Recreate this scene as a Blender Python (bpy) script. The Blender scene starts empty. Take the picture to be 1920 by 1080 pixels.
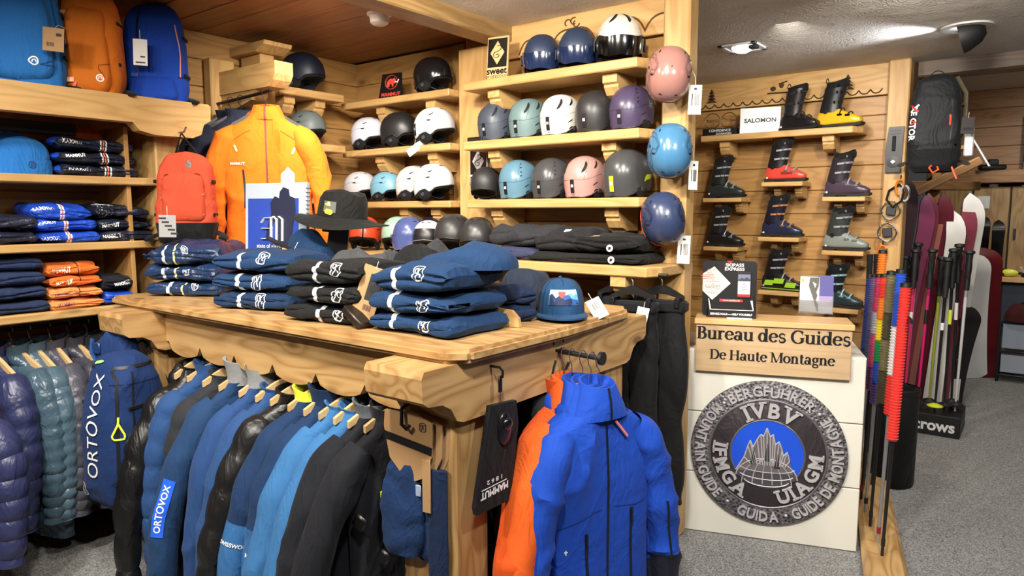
import bpy, bmesh, math, random
import numpy as np
from mathutils import Matrix, Vector

random.seed(7)
rng = np.random.default_rng(7)
PI = math.pi
scene = bpy.context.scene
COL = scene.collection

# ------------------------------------------------------------------ camera
FPX, YAW, PITCH, ROLL, CAMH = 1302.0, math.radians(37.336), math.radians(6.3315), math.radians(-0.136), 1.55
F_ = np.array([-math.sin(YAW)*math.cos(PITCH), math.cos(YAW)*math.cos(PITCH), -math.sin(PITCH)])
R0 = np.array([math.cos(YAW), math.sin(YAW), 0.0])
U0 = np.cross(R0, F_)
R_ = R0*math.cos(ROLL)+U0*math.sin(ROLL)
U_ = -R0*math.sin(ROLL)+U0*math.cos(ROLL)
CAMP = np.array([0, 0, CAMH])
cam_d = bpy.data.cameras.new('camera')
cam = bpy.data.objects.new('camera', cam_d)
COL.objects.link(cam)
cam_d.sensor_width = 36.0
cam_d.lens = FPX/1920*36.0
cam_d.clip_start = 0.05
m = Matrix.Identity(4)
for i in range(3):
    m[i][0], m[i][1], m[i][2], m[i][3] = R_[i], U_[i], -F_[i], CAMP[i]
cam.matrix_world = m
scene.camera = cam


def W(px, py, ax, v):
    """point of a known plane (x=, y=, z= or depth) seen at a photo pixel"""
    d = F_ + R_*(px-960)/FPX - U_*(py-540)/FPX
    t = v if ax == 'd' else (v-CAMP['xyz'.index(ax)])/d['xyz'.index(ax)]
    return CAMP + d*t


# ------------------------------------------------------------------ world, lamps, exposure
scene.view_settings.view_transform = 'Standard'
scene.view_settings.look = 'None'
scene.view_settings.exposure = -0.08
scene.view_settings.gamma = 1.0
scene.view_settings.use_curve_mapping = False
wd = bpy.data.worlds.new('world')
scene.world = wd
wd.use_nodes = True
wd.node_tree.nodes['Background'].inputs[0].default_value = (0.9, 0.95, 1.0, 1)
wd.node_tree.nodes['Background'].inputs[1].default_value = 0.05


def lamp(name, loc, target, power, size=0.16, col=(1, 0.93, 0.83), spread=110):
    d = bpy.data.lights.new(name, 'AREA')
    d.shape = 'DISK'
    d.size = size
    d.energy = power
    d.color = col
    d.spread = math.radians(spread)
    o = bpy.data.objects.new(name, d)
    COL.objects.link(o)
    o.location = loc
    o.rotation_euler = (Vector(target)-Vector(loc)).to_track_quat('-Z', 'Y').to_euler()
    return o


WARM = (1, 0.92, 0.80)
NEUT = (1, 0.97, 0.93)
LAMPS = [
    ((-1.55, 0.55, 2.5), (-2.2, 2.0, 1.0), 42, WARM), ((-0.55, 0.7, 2.5), (-1.3, 2.2, 0.9), 42, NEUT),
    ((-2.35, 0.75, 2.5), (-3.6, 1.4, 1.3), 40, WARM), ((-1.95, 1.75, 2.5), (-2.4, 3.1, 1.6), 30, WARM),
    ((-1.0, 1.6, 2.5), (-1.7, 3.1, 1.7), 30, WARM), ((-2.6, 2.0, 2.5), (-3.5, 2.7, 1.5), 26, WARM),
    ((0.2, 1.3, 2.5), (-0.7, 3.2, 0.5), 42, NEUT), ((-0.35, 3.3, 2.5), (-1.0, 5.4, 1.5), 34, WARM),
    ((-1.15, 3.9, 2.5), (-1.3, 5.4, 1.3), 20, WARM), ((0.6, 3.2, 2.5), (0.4, 4.2, 0), 22, NEUT), ((0.2, 7.0, 2.66), (-0.3, 8.2, 1.2), 14, WARM),  # last lamp here is fill, added to lighten the dark back room
    ((-1.6, -0.5, 2.5), (-2.2, 1.0, 0.6), 40, WARM), ((-2.6, 0.1, 2.5), (-3.3, 1.1, 0.6), 30, NEUT), ((-0.3, 5.9, 2.5), (-0.3, 6.6, 0.5), 10, NEUT),  # middle lamp here is fill, added to brighten the low rail down jackets
]
for L in LAMPS:
    lamp('ceiling_spot_and_fill', L[0], L[1], L[2]*0.5, col=L[3])  # the shop's ceiling spots together with the added fill lamps


for p_, t_, e_ in (((0.5, 1.2, 2.42), (-1.6, 2.6, 2.56), 34), ((0.9, 3.0, 2.42), (-0.6, 4.0, 2.56), 22)):  # unseen uplights, added to wash the plaster ceiling brighter
    d = bpy.data.lights.new('gimbal_and_fill_beam', 'SPOT')
    d.energy, d.spot_size, d.spot_blend, d.shadow_soft_size, d.color = e_, math.radians(110), 0.9, 0.05, (1.0, 0.96, 0.9)
    o = bpy.data.objects.new('gimbal_and_fill_beam', d)
    COL.objects.link(o)
    o.location = p_
    o.rotation_euler = (Vector(t_)-Vector(p_)).to_track_quat('-Z', 'Y').to_euler()


# ------------------------------------------------------------------ materials
def nodes(name):
    mt = bpy.data.materials.new(name)
    mt.use_nodes = True
    nt = mt.node_tree
    b = nt.nodes['Principled BSDF']
    return mt, nt, b


def nd(nt, t, **kw):
    n = nt.nodes.new(t)
    for k, v in kw.items():
        if k.startswith('i_'):
            n.inputs[k[2:]].default_value = v
        else:
            setattr(n, k, v)
    return n


def mth(nt, op, a, b=None, c=None):
    n = nt.nodes.new('ShaderNodeMath')
    n.operation = op
    for i, q in enumerate((a, b, c)):
        if q is None:
            continue
        if isinstance(q, (int, float)):
            n.inputs[i].default_value = q
        else:
            nt.links.new(q, n.inputs[i])
    return n.outputs[0]


def mixc(nt, fac, a, b):
    n = nt.nodes.new('ShaderNodeMix')
    n.data_type = 'RGBA'
    for s, q in ((0, fac), (6, a), (7, b)):
        if isinstance(q, (int, float)):
            n.inputs[s].default_value = q
        elif isinstance(q, tuple):
            n.inputs[s].default_value = (*q, 1) if len(q) == 3 else q
        else:
            nt.links.new(q, n.inputs[s])
    return n.outputs[2]


def lin(c):
    """sRGB 0-255 to linear"""
    return tuple(((x/255+0.055)/1.055)**2.4 if x/255 > 0.04045 else x/255/12.92 for x in c)


def wood(name, light, dark, axis='X', rough=0.45, ring=9.0, knots=0.55, across=7.0):
    mt, nt, b = nodes(name)
    tc = nt.nodes.new('ShaderNodeTexCoord')
    oi = nt.nodes.new('ShaderNodeObjectInfo')
    cmb = nt.nodes.new('ShaderNodeCombineXYZ')
    for i, k in enumerate((13.7, 7.3, 5.1)):
        nt.links.new(mth(nt, 'MULTIPLY', oi.outputs['Random'], k), cmb.inputs[i])
    add = nd(nt, 'ShaderNodeVectorMath', operation='ADD')
    nt.links.new(tc.outputs['Object'], add.inputs[0])
    nt.links.new(cmb.outputs[0], add.inputs[1])

    def mapped(al, ac):
        mp = nt.nodes.new('ShaderNodeMapping')
        sc = [ac, ac, ac]
        sc['XYZ'.index(axis)] = al
        mp.inputs['Scale'].default_value = sc
        nt.links.new(add.outputs[0], mp.inputs[0])
        return mp.outputs[0]
    vo = nt.nodes.new('ShaderNodeTexVoronoi')
    vo.inputs['Scale'].default_value = 1
    nt.links.new(mapped(2.6, 6.5), vo.inputs['Vector'])
    sep = nt.nodes.new('ShaderNodeSeparateColor')
    nt.links.new(vo.outputs['Color'], sep.inputs[0])
    on = mth(nt, 'GREATER_THAN', sep.outputs[0], 1-knots)
    dist = vo.outputs['Distance']
    n1 = nt.nodes.new('ShaderNodeTexNoise')
    n1.inputs['Scale'].default_value = 1
    n1.inputs['Detail'].default_value = 2
    nt.links.new(mapped(0.9, across), n1.inputs['Vector'])
    bend = mth(nt, 'MULTIPLY', mth(nt, 'POWER', mth(nt, 'MAXIMUM', mth(nt, 'SUBTRACT', 1.0, mth(nt, 'MULTIPLY', dist, 2.2)), 0), 2), on)
    v = mth(nt, 'ADD', mth(nt, 'MULTIPLY', n1.outputs[0], ring), mth(nt, 'MULTIPLY', bend, 2.2))
    rg = mth(nt, 'POWER', mth(nt, 'PINGPONG', v, 0.5), 1.6)
    n2 = nt.nodes.new('ShaderNodeTexNoise')
    n2.inputs['Scale'].default_value = 1
    n2.inputs['Detail'].default_value = 3
    nt.links.new(mapped(4, 130), n2.inputs['Vector'])
    fac = mth(nt, 'ADD', mth(nt, 'MULTIPLY', rg, 2.3), mth(nt, 'MULTIPLY', n2.outputs[0], 0.45))
    fac = mth(nt, 'SUBTRACT', fac, 0.15)
    nn = nd(nt, 'ShaderNodeClamp')
    nt.links.new(fac, nn.inputs[0])
    c = mixc(nt, nn.outputs[0], light, dark)
    tint = mth(nt, 'MULTIPLY', oi.outputs['Random'], 0.35)
    c = mixc(nt, tint, c, tuple(x*0.72 for x in dark))
    kn = mth(nt, 'MULTIPLY', mth(nt, 'LESS_THAN', dist, 0.13), on)
    kr = nd(nt, 'ShaderNodeMapRange')
    kr.inputs[1].default_value, kr.inputs[2].default_value = 0.06, 0.17
    kr.inputs[3].default_value, kr.inputs[4].default_value = 1.0, 0.0
    nt.links.new(dist, kr.inputs[0])
    kf = mth(nt, 'MULTIPLY', mth(nt, 'MULTIPLY', kr.outputs[0], on), 0.75)
    c = mixc(nt, kf, c, tuple(x*0.33 for x in dark))
    nt.links.new(c, b.inputs['Base Color'])
    b.inputs['Roughness'].default_value = rough
    bp = nt.nodes.new('ShaderNodeBump')
    bp.inputs['Strength'].default_value = 0.15
    bp.inputs['Distance'].default_value = 0.002
    nt.links.new(fac, bp.inputs['Height'])
    nt.links.new(bp.outputs[0], b.inputs['Normal'])
    return mt


LT, DK = (0.66, 0.43, 0.18), (0.46, 0.255, 0.085)
M = {}
for ax in 'XYZ':
    M['wall'+ax] = wood('pine_wall_'+ax, (0.47, 0.265, 0.088), (0.33, 0.165, 0.048), ax, knots=0.5)
    M['pine'+ax] = wood('pine_board_'+ax, (0.60, 0.38, 0.15), (0.45, 0.25, 0.082), ax, knots=0.3)
    M['larch'+ax] = wood('larch_board_'+ax, (0.57, 0.36, 0.15), (0.30, 0.15, 0.046), ax, ring=13, knots=0.45, across=5)
    M['beam'+ax] = wood('aged_beam_'+ax, (0.42, 0.27, 0.11), (0.22, 0.125, 0.045), ax, knots=0.4)
M['darkbeamX'] = wood('dark_beam', (0.13, 0.075, 0.04), (0.06, 0.033, 0.018), 'X')
M['ceilwood'] = wood('ceiling_wood', (0.30, 0.12, 0.037), (0.19, 0.068, 0.022), 'X', knots=0.35, ring=6)
M['brownX'] = wood('brown_wall', (0.30, 0.16, 0.065), (0.19, 0.09, 0.035), 'X', knots=0.5)
M['oak'] = wood('oak_laminate', (0.60, 0.42, 0.235), (0.50, 0.335, 0.175), 'X', ring=5, knots=0.0, across=16)
M['hanger'] = wood('hanger_wood', (0.72, 0.50, 0.25), (0.60, 0.38, 0.16), 'X', knots=0.0)
_mc = {}


def mat(col, rough=0.6, kind='plain', metal=0.0, key=None, bump=0.3, coat=0.0):
    """kind: plain | fabric | knit | shiny ; colour in sRGB 0-255"""
    k = (tuple(col), rough, kind, metal, coat)
    if k in _mc:
        return _mc[k]
    if kind in ('fabric', 'knit', 'shiny'):
        q = 0.66+0.26*max(col)/255
        col = tuple(x*q for x in col)
    elif kind == 'matte' and max(col) > 50:
        col = tuple(x*0.91 for x in col)
    mt, nt, b = nodes(kind+'_%02x%02x%02x' % tuple(int(x) for x in col))
    c = lin(col)
    b.inputs['Base Color'].default_value = (*c, 1)
    b.inputs['Roughness'].default_value = rough
    b.inputs['Metallic'].default_value = metal
    b.inputs['Coat Weight'].default_value = coat
    b.inputs['Coat Roughness'].default_value = 0.15
    if kind in ('fabric', 'knit', 'shiny', 'matte'):
        tc = nt.nodes.new('ShaderNodeTexCoord')
        n1 = nt.nodes.new('ShaderNodeTexNoise')
        n1.inputs['Scale'].default_value = {'fabric': 420, 'knit': 260, 'shiny': 45, 'matte': 600}[kind]
        n1.inputs['Detail'].default_value = 2
        nt.links.new(tc.outputs['Object'], n1.inputs['Vector'])
        n2 = nt.nodes.new('ShaderNodeTexNoise')
        n2.inputs['Scale'].default_value = 22
        n2.inputs['Detail'].default_value = 4
        nt.links.new(tc.outputs['Object'], n2.inputs['Vector'])
        f = mth(nt, 'MULTIPLY', n1.outputs[0], 0.30 if kind != 'knit' else 0.7)
        cc = mixc(nt, f, c, tuple(x*0.55 for x in c))
        nt.links.new(cc, b.inputs['Base Color'])
        n3 = nt.nodes.new('ShaderNodeTexNoise')
        n3.inputs['Scale'].default_value = 8.5
        n3.inputs['Detail'].default_value = 3
        n3.inputs['Distortion'].default_value = 1.6
        mp3 = nt.nodes.new('ShaderNodeMapping')
        mp3.inputs['Scale'].default_value = (1.0, 1.0, 0.5)
        nt.links.new(tc.outputs['Object'], mp3.inputs[0])
        nt.links.new(mp3.outputs[0], n3.inputs['Vector'])
        cr = mth(nt, 'POWER', mth(nt, 'SUBTRACT', 1.0, mth(nt, 'ABSOLUTE', mth(nt, 'SUBTRACT', mth(nt, 'MULTIPLY', n3.outputs[0], 6.0), 3.0))), 1.0)
        cr = mth(nt, 'POWER', mth(nt, 'MAXIMUM', cr, 0.0), 1.5)
        h = mth(nt, 'ADD', mth(nt, 'MULTIPLY', cr, 0.0 if kind == 'matte' else 0.8), mth(nt, 'MULTIPLY', n1.outputs[0], 0.06 if kind != 'knit' else 0.3))
        h = mth(nt, 'ADD', h, mth(nt, 'MULTIPLY', n2.outputs[0], 0.9 if kind != 'matte' else 0.0))
        bp = nt.nodes.new('ShaderNodeBump')
        bp.inputs['Strength'].default_value = 0.5 if kind != 'matte' else 0.08
        bp.inputs['Distance'].default_value = 0.006
        nt.links.new(h, bp.inputs['Height'])
        nt.links.new(bp.outputs[0], b.inputs['Normal'])
        if kind in ('fabric', 'knit'):
            b.inputs['Sheen Weight'].default_value = 0.04
            b.inputs['Specular IOR Level'].default_value = 0.25
    _mc[k] = mt
    return mt


def fab(col, rough=0.8):
    return mat(col, rough, 'fabric')


def shiny(col):
    return mat(col, 0.38, 'shiny')


def plastic(col, rough=0.35):
    return mat(col, rough, 'matte')


def glossy(col):
    return mat(col, 0.12, 'plain', coat=0.6)


BLACK = mat((18, 18, 20), 0.5)
SOFTBLK = fab((22, 22, 24))
WHITE = mat((238, 238, 235), 0.5)
PAPER = mat((236, 234, 226), 0.8)
KRAFT = mat((190, 148, 100), 0.85, 'matte')
STEEL = mat((190, 190, 192), 0.28, metal=1.0)
DARKSTEEL = mat((50, 50, 54), 0.35, metal=0.8)
IRON = mat((20, 20, 21), 0.45)
VENT = mat((10, 10, 11), 0.8)

# plaster, carpet
mt, nt, b = nodes('plaster')
tc = nt.nodes.new('ShaderNodeTexCoord')
wv = nt.nodes.new('ShaderNodeTexNoise')
wv.inputs['Scale'].default_value = 5
wv.inputs['Detail'].default_value = 5
wv.inputs['Distortion'].default_value = 2.5
nt.links.new(tc.outputs['Object'], wv.inputs['Vector'])
st = mth(nt, 'PINGPONG', mth(nt, 'MULTIPLY', wv.outputs[0], 9), 0.5)
bp = nt.nodes.new('ShaderNodeBump')
bp.inputs['Strength'].default_value = 0.35
bp.inputs['Distance'].default_value = 0.012
nt.links.new(st, bp.inputs['Height'])
nt.links.new(bp.outputs[0], b.inputs['Normal'])
b.inputs['Base Color'].default_value = (0.74, 0.71, 0.67, 1)
b.inputs['Roughness'].default_value = 0.8
M['plaster'] = mt
mt, nt, b = nodes('carpet')
tc = nt.nodes.new('ShaderNodeTexCoord')
n1 = nd(nt, 'ShaderNodeTexNoise')
n1.inputs['Scale'].default_value = 170
n1.inputs['Detail'].default_value = 3
n2 = nd(nt, 'ShaderNodeTexNoise')
n2.inputs['Scale'].default_value = 1.7
n2.inputs['Detail'].default_value = 4
for n in (n1, n2):
    nt.links.new(tc.outputs['Object'], n.inputs['Vector'])
r1 = nd(nt, 'ShaderNodeMapRange')
r1.inputs[1].default_value, r1.inputs[2].default_value = 0.33, 0.68
nt.links.new(n1.outputs[0], r1.inputs[0])
c = mixc(nt, r1.outputs[0], (0.075, 0.074, 0.07), (0.42, 0.415, 0.40))
c = mixc(nt, mth(nt, 'MULTIPLY', n2.outputs[0], 0.35), c, (0.12, 0.12, 0.118))
nt.links.new(c, b.inputs['Base Color'])
b.inputs['Roughness'].default_value = 0.95
bp = nt.nodes.new('ShaderNodeBump')
bp.inputs['Strength'].default_value = 0.6
bp.inputs['Distance'].default_value = 0.004
nt.links.new(n1.outputs[0], bp.inputs['Height'])
nt.links.new(bp.outputs[0], b.inputs['Normal'])
M['carpet'] = mt


def emit(name, col, s):
    mt, nt, b = nodes(name)
    b.inputs['Emission Color'].default_value = (*col, 1)
    b.inputs['Emission Strength'].default_value = s
    return mt


# ------------------------------------------------------------------ mesh building
_bm = bmesh.new()
bmesh.ops.create_cube(_bm, size=2.0)
bmesh.ops.bevel(_bm, geom=_bm.edges[:], offset=0.5, segments=1, affect='EDGES')
_bm.verts.index_update()
_BV = [tuple((1 if c > 0 else -1, abs(c) > 0.75) for c in v.co) for v in _bm.verts]
_BF = [[v.index for v in f.verts] for f in _bm.faces]
_bm.free()


class MB:
    def __init__(s):
        s.v, s.f, s.n = [], [], 0

    def add(s, V, Fc, mx=None):
        V = np.asarray(V, float).reshape(-1, 3)
        if mx is not None:
            V = V @ np.array(mx.to_3x3()).T + np.array(mx.translation)
        s.v.append(V)
        n = s.n
        s.f.extend([[i+n for i in q] for q in Fc])
        s.n += len(V)
        return s

    def box(s, c, d, bev=0.003, mx=None):
        h = np.array(d, float)/2
        b = min(bev, h.min()*0.9)
        V = [[c[i]+v[i][0]*(h[i] if v[i][1] else h[i]-b) for i in range(3)] for v in _BV]
        return s.add(V, _BF, mx)

    def prism(s, poly, a0, a1, axis='Y', mx=None):
        """2-D outline extruded along an axis; outline axes are the two others in order"""
        n = len(poly)
        V = []
        for a in (a0, a1):
            for p in poly:
                q = list(p)
                q.insert('XYZ'.index(axis), a)
                V.append(q)
        Fc = [list(range(n)), list(range(2*n-1, n-1, -1))]
        Fc += [[i, i+n, (i+1) % n+n, (i+1) % n] for i in range(n)]
        return s.add(V, Fc, mx)

    def tube(s, pts, r, n=8, cap=True, mx=None, flat=None):
        P = np.asarray(pts, float)
        k = len(P)
        rr = np.full(k, r) if np.isscalar(r) else np.asarray(r, float)
        T = np.gradient(P, axis=0)
        T /= np.linalg.norm(T, axis=1)[:, None]+1e-12
        ref = np.array([0, 0, 1.0]) if abs(T[0][2]) < 0.9 else np.array([1.0, 0, 0])
        a = np.cross(T[0], ref)
        a /= np.linalg.norm(a)
        V = []
        th = np.linspace(0, 2*PI, n, endpoint=False)
        for i in range(k):
            a = a-T[i]*(a@T[i])
            a /= np.linalg.norm(a)+1e-12
            b = np.cross(T[i], a)
            fb = 1 if flat is None else flat
            V.append(P[i]+rr[i]*(np.cos(th)[:, None]*a+fb*np.sin(th)[:, None]*b))
        V = np.concatenate(V)
        Fc = [[i*n+j, i*n+(j+1) % n, (i+1)*n+(j+1) % n, (i+1)*n+j] for i in range(k-1) for j in range(n)]
        if cap:
            Fc += [list(range(n-1, -1, -1)), list(range((k-1)*n, k*n))]
        return s.add(V, Fc, mx)

    def cyl(s, c, r, h, axis='Z', n=20, r2=None, mx=None):
        e = {'X': (1, 0, 0), 'Y': (0, 1, 0), 'Z': (0, 0, 1)}[axis]
        c, e = np.array(c, float), np.array(e, float)
        r2 = r if r2 is None else r2
        P = np.array([c-e*h/2, c+e*h/2])
        return s.tube(P, [r, r2], n, True, mx)

    def ell(s, c, r, nu=16, nv=10, mx=None):
        U = np.linspace(0, 2*PI, nu, endpoint=False)
        Vv = np.linspace(0.02, PI-0.02, nv)
        P = np.array([[c[0]+r[0]*math.sin(b)*math.cos(a), c[1]+r[1]*math.sin(b)*math.sin(a), c[2]+r[2]*math.cos(b)] for b in Vv for a in U])
        Fc = [[i*nu+j, i*nu+(j+1) % nu, (i+1)*nu+(j+1) % nu, (i+1)*nu+j] for i in range(nv-1) for j in range(nu)]
        Fc += [list(range(nu)), list(range(nv*nu-1, (nv-1)*nu-1, -1))]
        return s.add(P, Fc, mx)

    def lathe(s, prof, n=24, mx=None, c=(0, 0)):
        th = np.linspace(0, 2*PI, n, endpoint=False)
        V = [[c[0]+r*math.cos(t), c[1]+r*math.sin(t), z] for r, z in prof for t in th]
        k = len(prof)
        Fc = [[i*n+j, i*n+(j+1) % n, (i+1)*n+(j+1) % n, (i+1)*n+j] for i in range(k-1) for j in range(n)]
        return s.add(V, Fc, mx)

    def mesh(s, name, smooth=True, ang=38):
        me = bpy.data.meshes.new(name)
        V = np.concatenate(s.v) if s.v else np.zeros((0, 3))
        me.from_pydata(V.tolist(), [], s.f)
        if smooth:
            me.polygons.foreach_set('use_smooth', [True]*len(me.polygons))
            me.set_sharp_from_angle(angle=math.radians(ang))
        return me

    def build(s, name, material, parent=None, loc=None, rot=None, smooth=True, ang=38):
        me = s.mesh(name, smooth, ang)
        me.materials.append(material)
        o = bpy.data.objects.new(name, me)
        COL.objects.link(o)
        if parent is not None:
            o.parent = parent
        if loc is not None:
            o.location = loc
        if rot is not None:
            o.rotation_euler = rot
        return o


def thing(name, label, cat, loc=(0, 0, 0), rz=0.0, group=None, rot=None):
    o = bpy.data.objects.new(name, None)
    o.empty_display_size = 0.05
    COL.objects.link(o)
    o.location = loc
    o.rotation_euler = rot if rot is not None else (0, 0, rz)
    o['label'], o['category'] = label, cat
    if group:
        o['group'] = group
    return o


def tag(o, label, cat, group=None):
    o['label'], o['category'] = label, cat
    if group:
        o['group'] = group
    return o


def struct(o):
    o['kind'] = 'structure'
    return o


def wob(P, freq, seed):
    """smooth pseudo-random field over points, about -1..1"""
    r = np.random.default_rng(seed)
    P = np.asarray(P)
    out = np.zeros(P.shape[:-1])
    w = np.zeros(P.shape[:-1])
    for k in range(3):
        d = r.normal(size=3)
        w += np.sin(P@(d*freq*0.6)+r.uniform(0, 6.3))
    for k in range(6):
        d = r.normal(size=3)
        d = d/np.linalg.norm(d)*freq*r.uniform(0.6, 1.9)
        out += np.sin(P@d+r.uniform(0, 6.3)+w*0.8)/(1+0.25*k)
    return out/2.6


def crease(P, freq, seed):
    """sharp fold-like field, 0..1"""
    a = wob(P, freq, seed)
    return 1-np.minimum(1, np.abs(a)*1.8)


class Surf:
    """grid surface P[u, v]; u, v in 0..1; decals can be laid on it"""

    def __init__(s, P, cu=False, cv=False, flip=False):
        s.P, s.cu, s.cv, s.flip = np.asarray(P, float), cu, cv, flip
        s.normals()

    def normals(s):
        P = s.P
        du = (np.roll(P, -1, 0)-np.roll(P, 1, 0)) if s.cu else np.gradient(P, axis=0)
        dv = (np.roll(P, -1, 1)-np.roll(P, 1, 1)) if s.cv else np.gradient(P, axis=1)
        N = np.cross(du, dv)
        N /= np.linalg.norm(N, axis=2)[..., None]+1e-12
        s.N = -N if s.flip else N

    def disp(s, D):
        s.P = s.P+s.N*D[..., None]
        s.normals()
        return s

    def at(s, u, v, off=0.0):
        n, m_ = s.P.shape[:2]
        if s.cu:
            a = (u % 1.0)*n
            i0 = int(a) % n
            i1 = (i0+1) % n
        else:
            a = min(max(u, 0), 1)*(n-1)
            i0 = min(int(a), n-2)
            i1 = i0+1
        if s.cv:
            b = (v % 1.0)*m_
            j0 = int(b) % m_
            j1 = (j0+1) % m_
        else:
            b = min(max(v, 0), 1)*(m_-1)
            j0 = min(int(b), m_-2)
            j1 = j0+1
        fa, fb = a-int(a) if s.cu else a-i0, b-int(b) if s.cv else b-j0
        q = lambda A: (A[i0, j0]*(1-fa)*(1-fb)+A[i1, j0]*fa*(1-fb)+A[i0, j1]*(1-fa)*fb+A[i1, j1]*fa*fb)
        return q(s.P)+q(s.N)*off

    def metric(s, u, v):
        h = 0.02
        du = np.linalg.norm(s.at(u+h, v)-s.at(u-h, v))/(2*h)
        dv = np.linalg.norm(s.at(u, min(v+h, 1))-s.at(u, max(v-h, 0)))/(min(v+h, 1)-max(v-h, 0) if not s.cv else 2*h)
        return max(du, 1e-4), max(dv, 1e-4)

    def mb(s, caps=False, j0=None, j1=None):
        P = s.P if j0 is None else s.P[:, j0:j1]
        n, m_ = P.shape[:2]
        F = []
        for i in range(n if s.cu else n-1):
            for j in range(m_ if s.cv else m_-1):
                F.append([i*m_+j, ((i+1) % n)*m_+j, ((i+1) % n)*m_+(j+1) % m_, i*m_+(j+1) % m_])
        if caps and s.cu:
            F.append([i*m_ for i in range(n)])
            F.append([i*m_+m_-1 for i in range(n)])
        if caps and s.cv:
            F.append(list(range(m_)))
            F.append(list(range((n-1)*m_, n*m_)))
        return MB().add(P.reshape(-1, 3), F)

    def grid(s, mb, u0, v0, X, Y, off, ang=0.0, sc=None):
        """lay a grid of local metre coords X,Y (2-D arrays) around (u0,v0)"""
        mu, mv = s.metric(u0, v0) if sc is None else sc
        c, sn = math.cos(ang), math.sin(ang)
        n, k = X.shape
        V = [s.at(u0+(x*c-y*sn)/mu, v0+(x*sn+y*c)/mv, off) for x, y in zip(X.ravel(), Y.ravel())]
        Fc = [[i*k+j, (i+1)*k+j, (i+1)*k+j+1, i*k+j+1] for i in range(n-1) for j in range(k-1)]
        mb.add(V, Fc)
        return mb

    def slot(s, mb, u0, v0, L, Wd, ang=0.0, off=0.0012, bend=0.0, n=9):
        t = np.linspace(-1, 1, n)
        hw = Wd/2*np.sqrt(np.maximum(0.02, 1-np.abs(t)**4))
        X = np.stack([t*L/2]*3, 1)
        Y = np.stack([-hw, 0*hw, hw], 1)+(bend*t**2)[:, None]
        return s.grid(mb, u0, v0, X, Y, off, ang)

    def line(s, mb, uv, wd, off=0.0012, n=14, dense=True):
        """ribbon through uv points"""
        uv = np.asarray(uv, float)
        if dense:
            d = np.r_[0, np.cumsum(np.linalg.norm(np.diff(uv, axis=0), axis=1))]
            t = np.linspace(0, d[-1], n)
            uv = np.stack([np.interp(t, d, uv[:, 0]), np.interp(t, d, uv[:, 1])], 1)
        P = np.array([s.at(a, b, off) for a, b in uv])
        T = np.gradient(P, axis=0)
        N = np.array([s.at(a, b, off+0.01) for a, b in uv])-P
        B = np.cross(T, N)
        B /= np.linalg.norm(B, axis=1)[:, None]+1e-12
        k = len(P)
        V = np.concatenate([P-B*wd/2, P+B*wd/2])
        mb.add(V, [[i, i+1, k+i+1, k+i] for i in range(k-1)])
        return mb

    def strokes(s, mb, u0, v0, lines, wd, ang=0.0, off=0.0015):
        """polylines in local metres"""
        mu, mv = s.metric(u0, v0)
        c, sn = math.cos(ang), math.sin(ang)
        for L in lines:
            uv = [(u0+(x*c-y*sn)/mu, v0+(x*sn+y*c)/mv) for x, y in L]
            s.line(mb, uv, wd, off, n=max(4, 3*len(L)))
        return mb

    def text(s, mb, u0, v0, txt, size, ang=0.0, off=0.0018, bold=0.0):
        V, Fc = text2d(txt, size, bold)
        mu, mv = s.metric(u0, v0)
        c, sn = math.cos(ang), math.sin(ang)
        mb.add([s.at(u0+(x*c-y*sn)/mu, v0+(x*sn+y*c)/mv, off) for x, y in V], Fc)
        return mb


_tc = {}


def text2d(txt, size, bold=0.0, space=1.0):
    """flat letters centred on the origin"""
    k = (txt, bold, space)
    if k not in _tc:
        cu = bpy.data.curves.new('t', 'FONT')
        cu.body = txt
        cu.size = 1.0
        cu.resolution_u = 3
        cu.offset = bold
        cu.space_character = space
        o = bpy.data.objects.new('t', cu)
        COL.objects.link(o)
        dg = bpy.context.evaluated_depsgraph_get()
        me = bpy.data.meshes.new_from_object(o.evaluated_get(dg))
        V = np.array([v.co[:2] for v in me.vertices]) if len(me.vertices) else np.zeros((0, 2))
        Fc = [list(p.vertices) for p in me.polygons]
        bpy.data.objects.remove(o)
        bpy.data.curves.remove(cu)
        bpy.data.meshes.remove(me)
        if len(V):
            V = V-(V.max(0)+V.min(0))/2
        _tc[k] = (V, Fc)
    V, Fc = _tc[k]
    return V*size, Fc


def flat_text(mb, txt, size, c, mx=None, bold=0.0, thick=0.0, space=1.0, sx=1.0, rot=0.0):
    """text standing in the XZ plane facing -Y at c (local)"""
    V, Fc = text2d(txt, size, bold, space)
    cr, sr = math.cos(rot), math.sin(rot)
    P = [[c[0]+x*sx*cr-y*sr, c[1], c[2]+x*sx*sr+y*cr] for x, y in V]
    mb.add(P, Fc, mx)
    return mb


def text_w(txt, size, bold=0.0):
    V, _ = text2d(txt, size, bold)
    return V[:, 0].max()-V[:, 0].min()


def ease(t):
    return t*t*(3-2*t)


def spline(keys, x):
    """smooth-ish interpolation of key table"""
    k = np.array(keys, float)
    return np.interp(x, k[:, 0], k[:, 1])
# ------------------------------------------------------------------ setting
YR, YM, YB, XL, ZC = 3.13, 3.25, 5.42, -3.82, 2.54
SQ = 1  # placeholder scale


def box_obj(name, lo, hi, material, parent=None, bev=0.004, kind=None):
    """axis-aligned box with its origin at its centre; lo/hi are in the parent's frame"""
    lo, hi = np.array(lo, float), np.array(hi, float)
    o = MB().box((0, 0, 0), hi-lo, bev).build(name, material, parent, loc=tuple((lo+hi)/2), smooth=False)
    if kind:
        o['kind'] = kind
    return o


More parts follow.
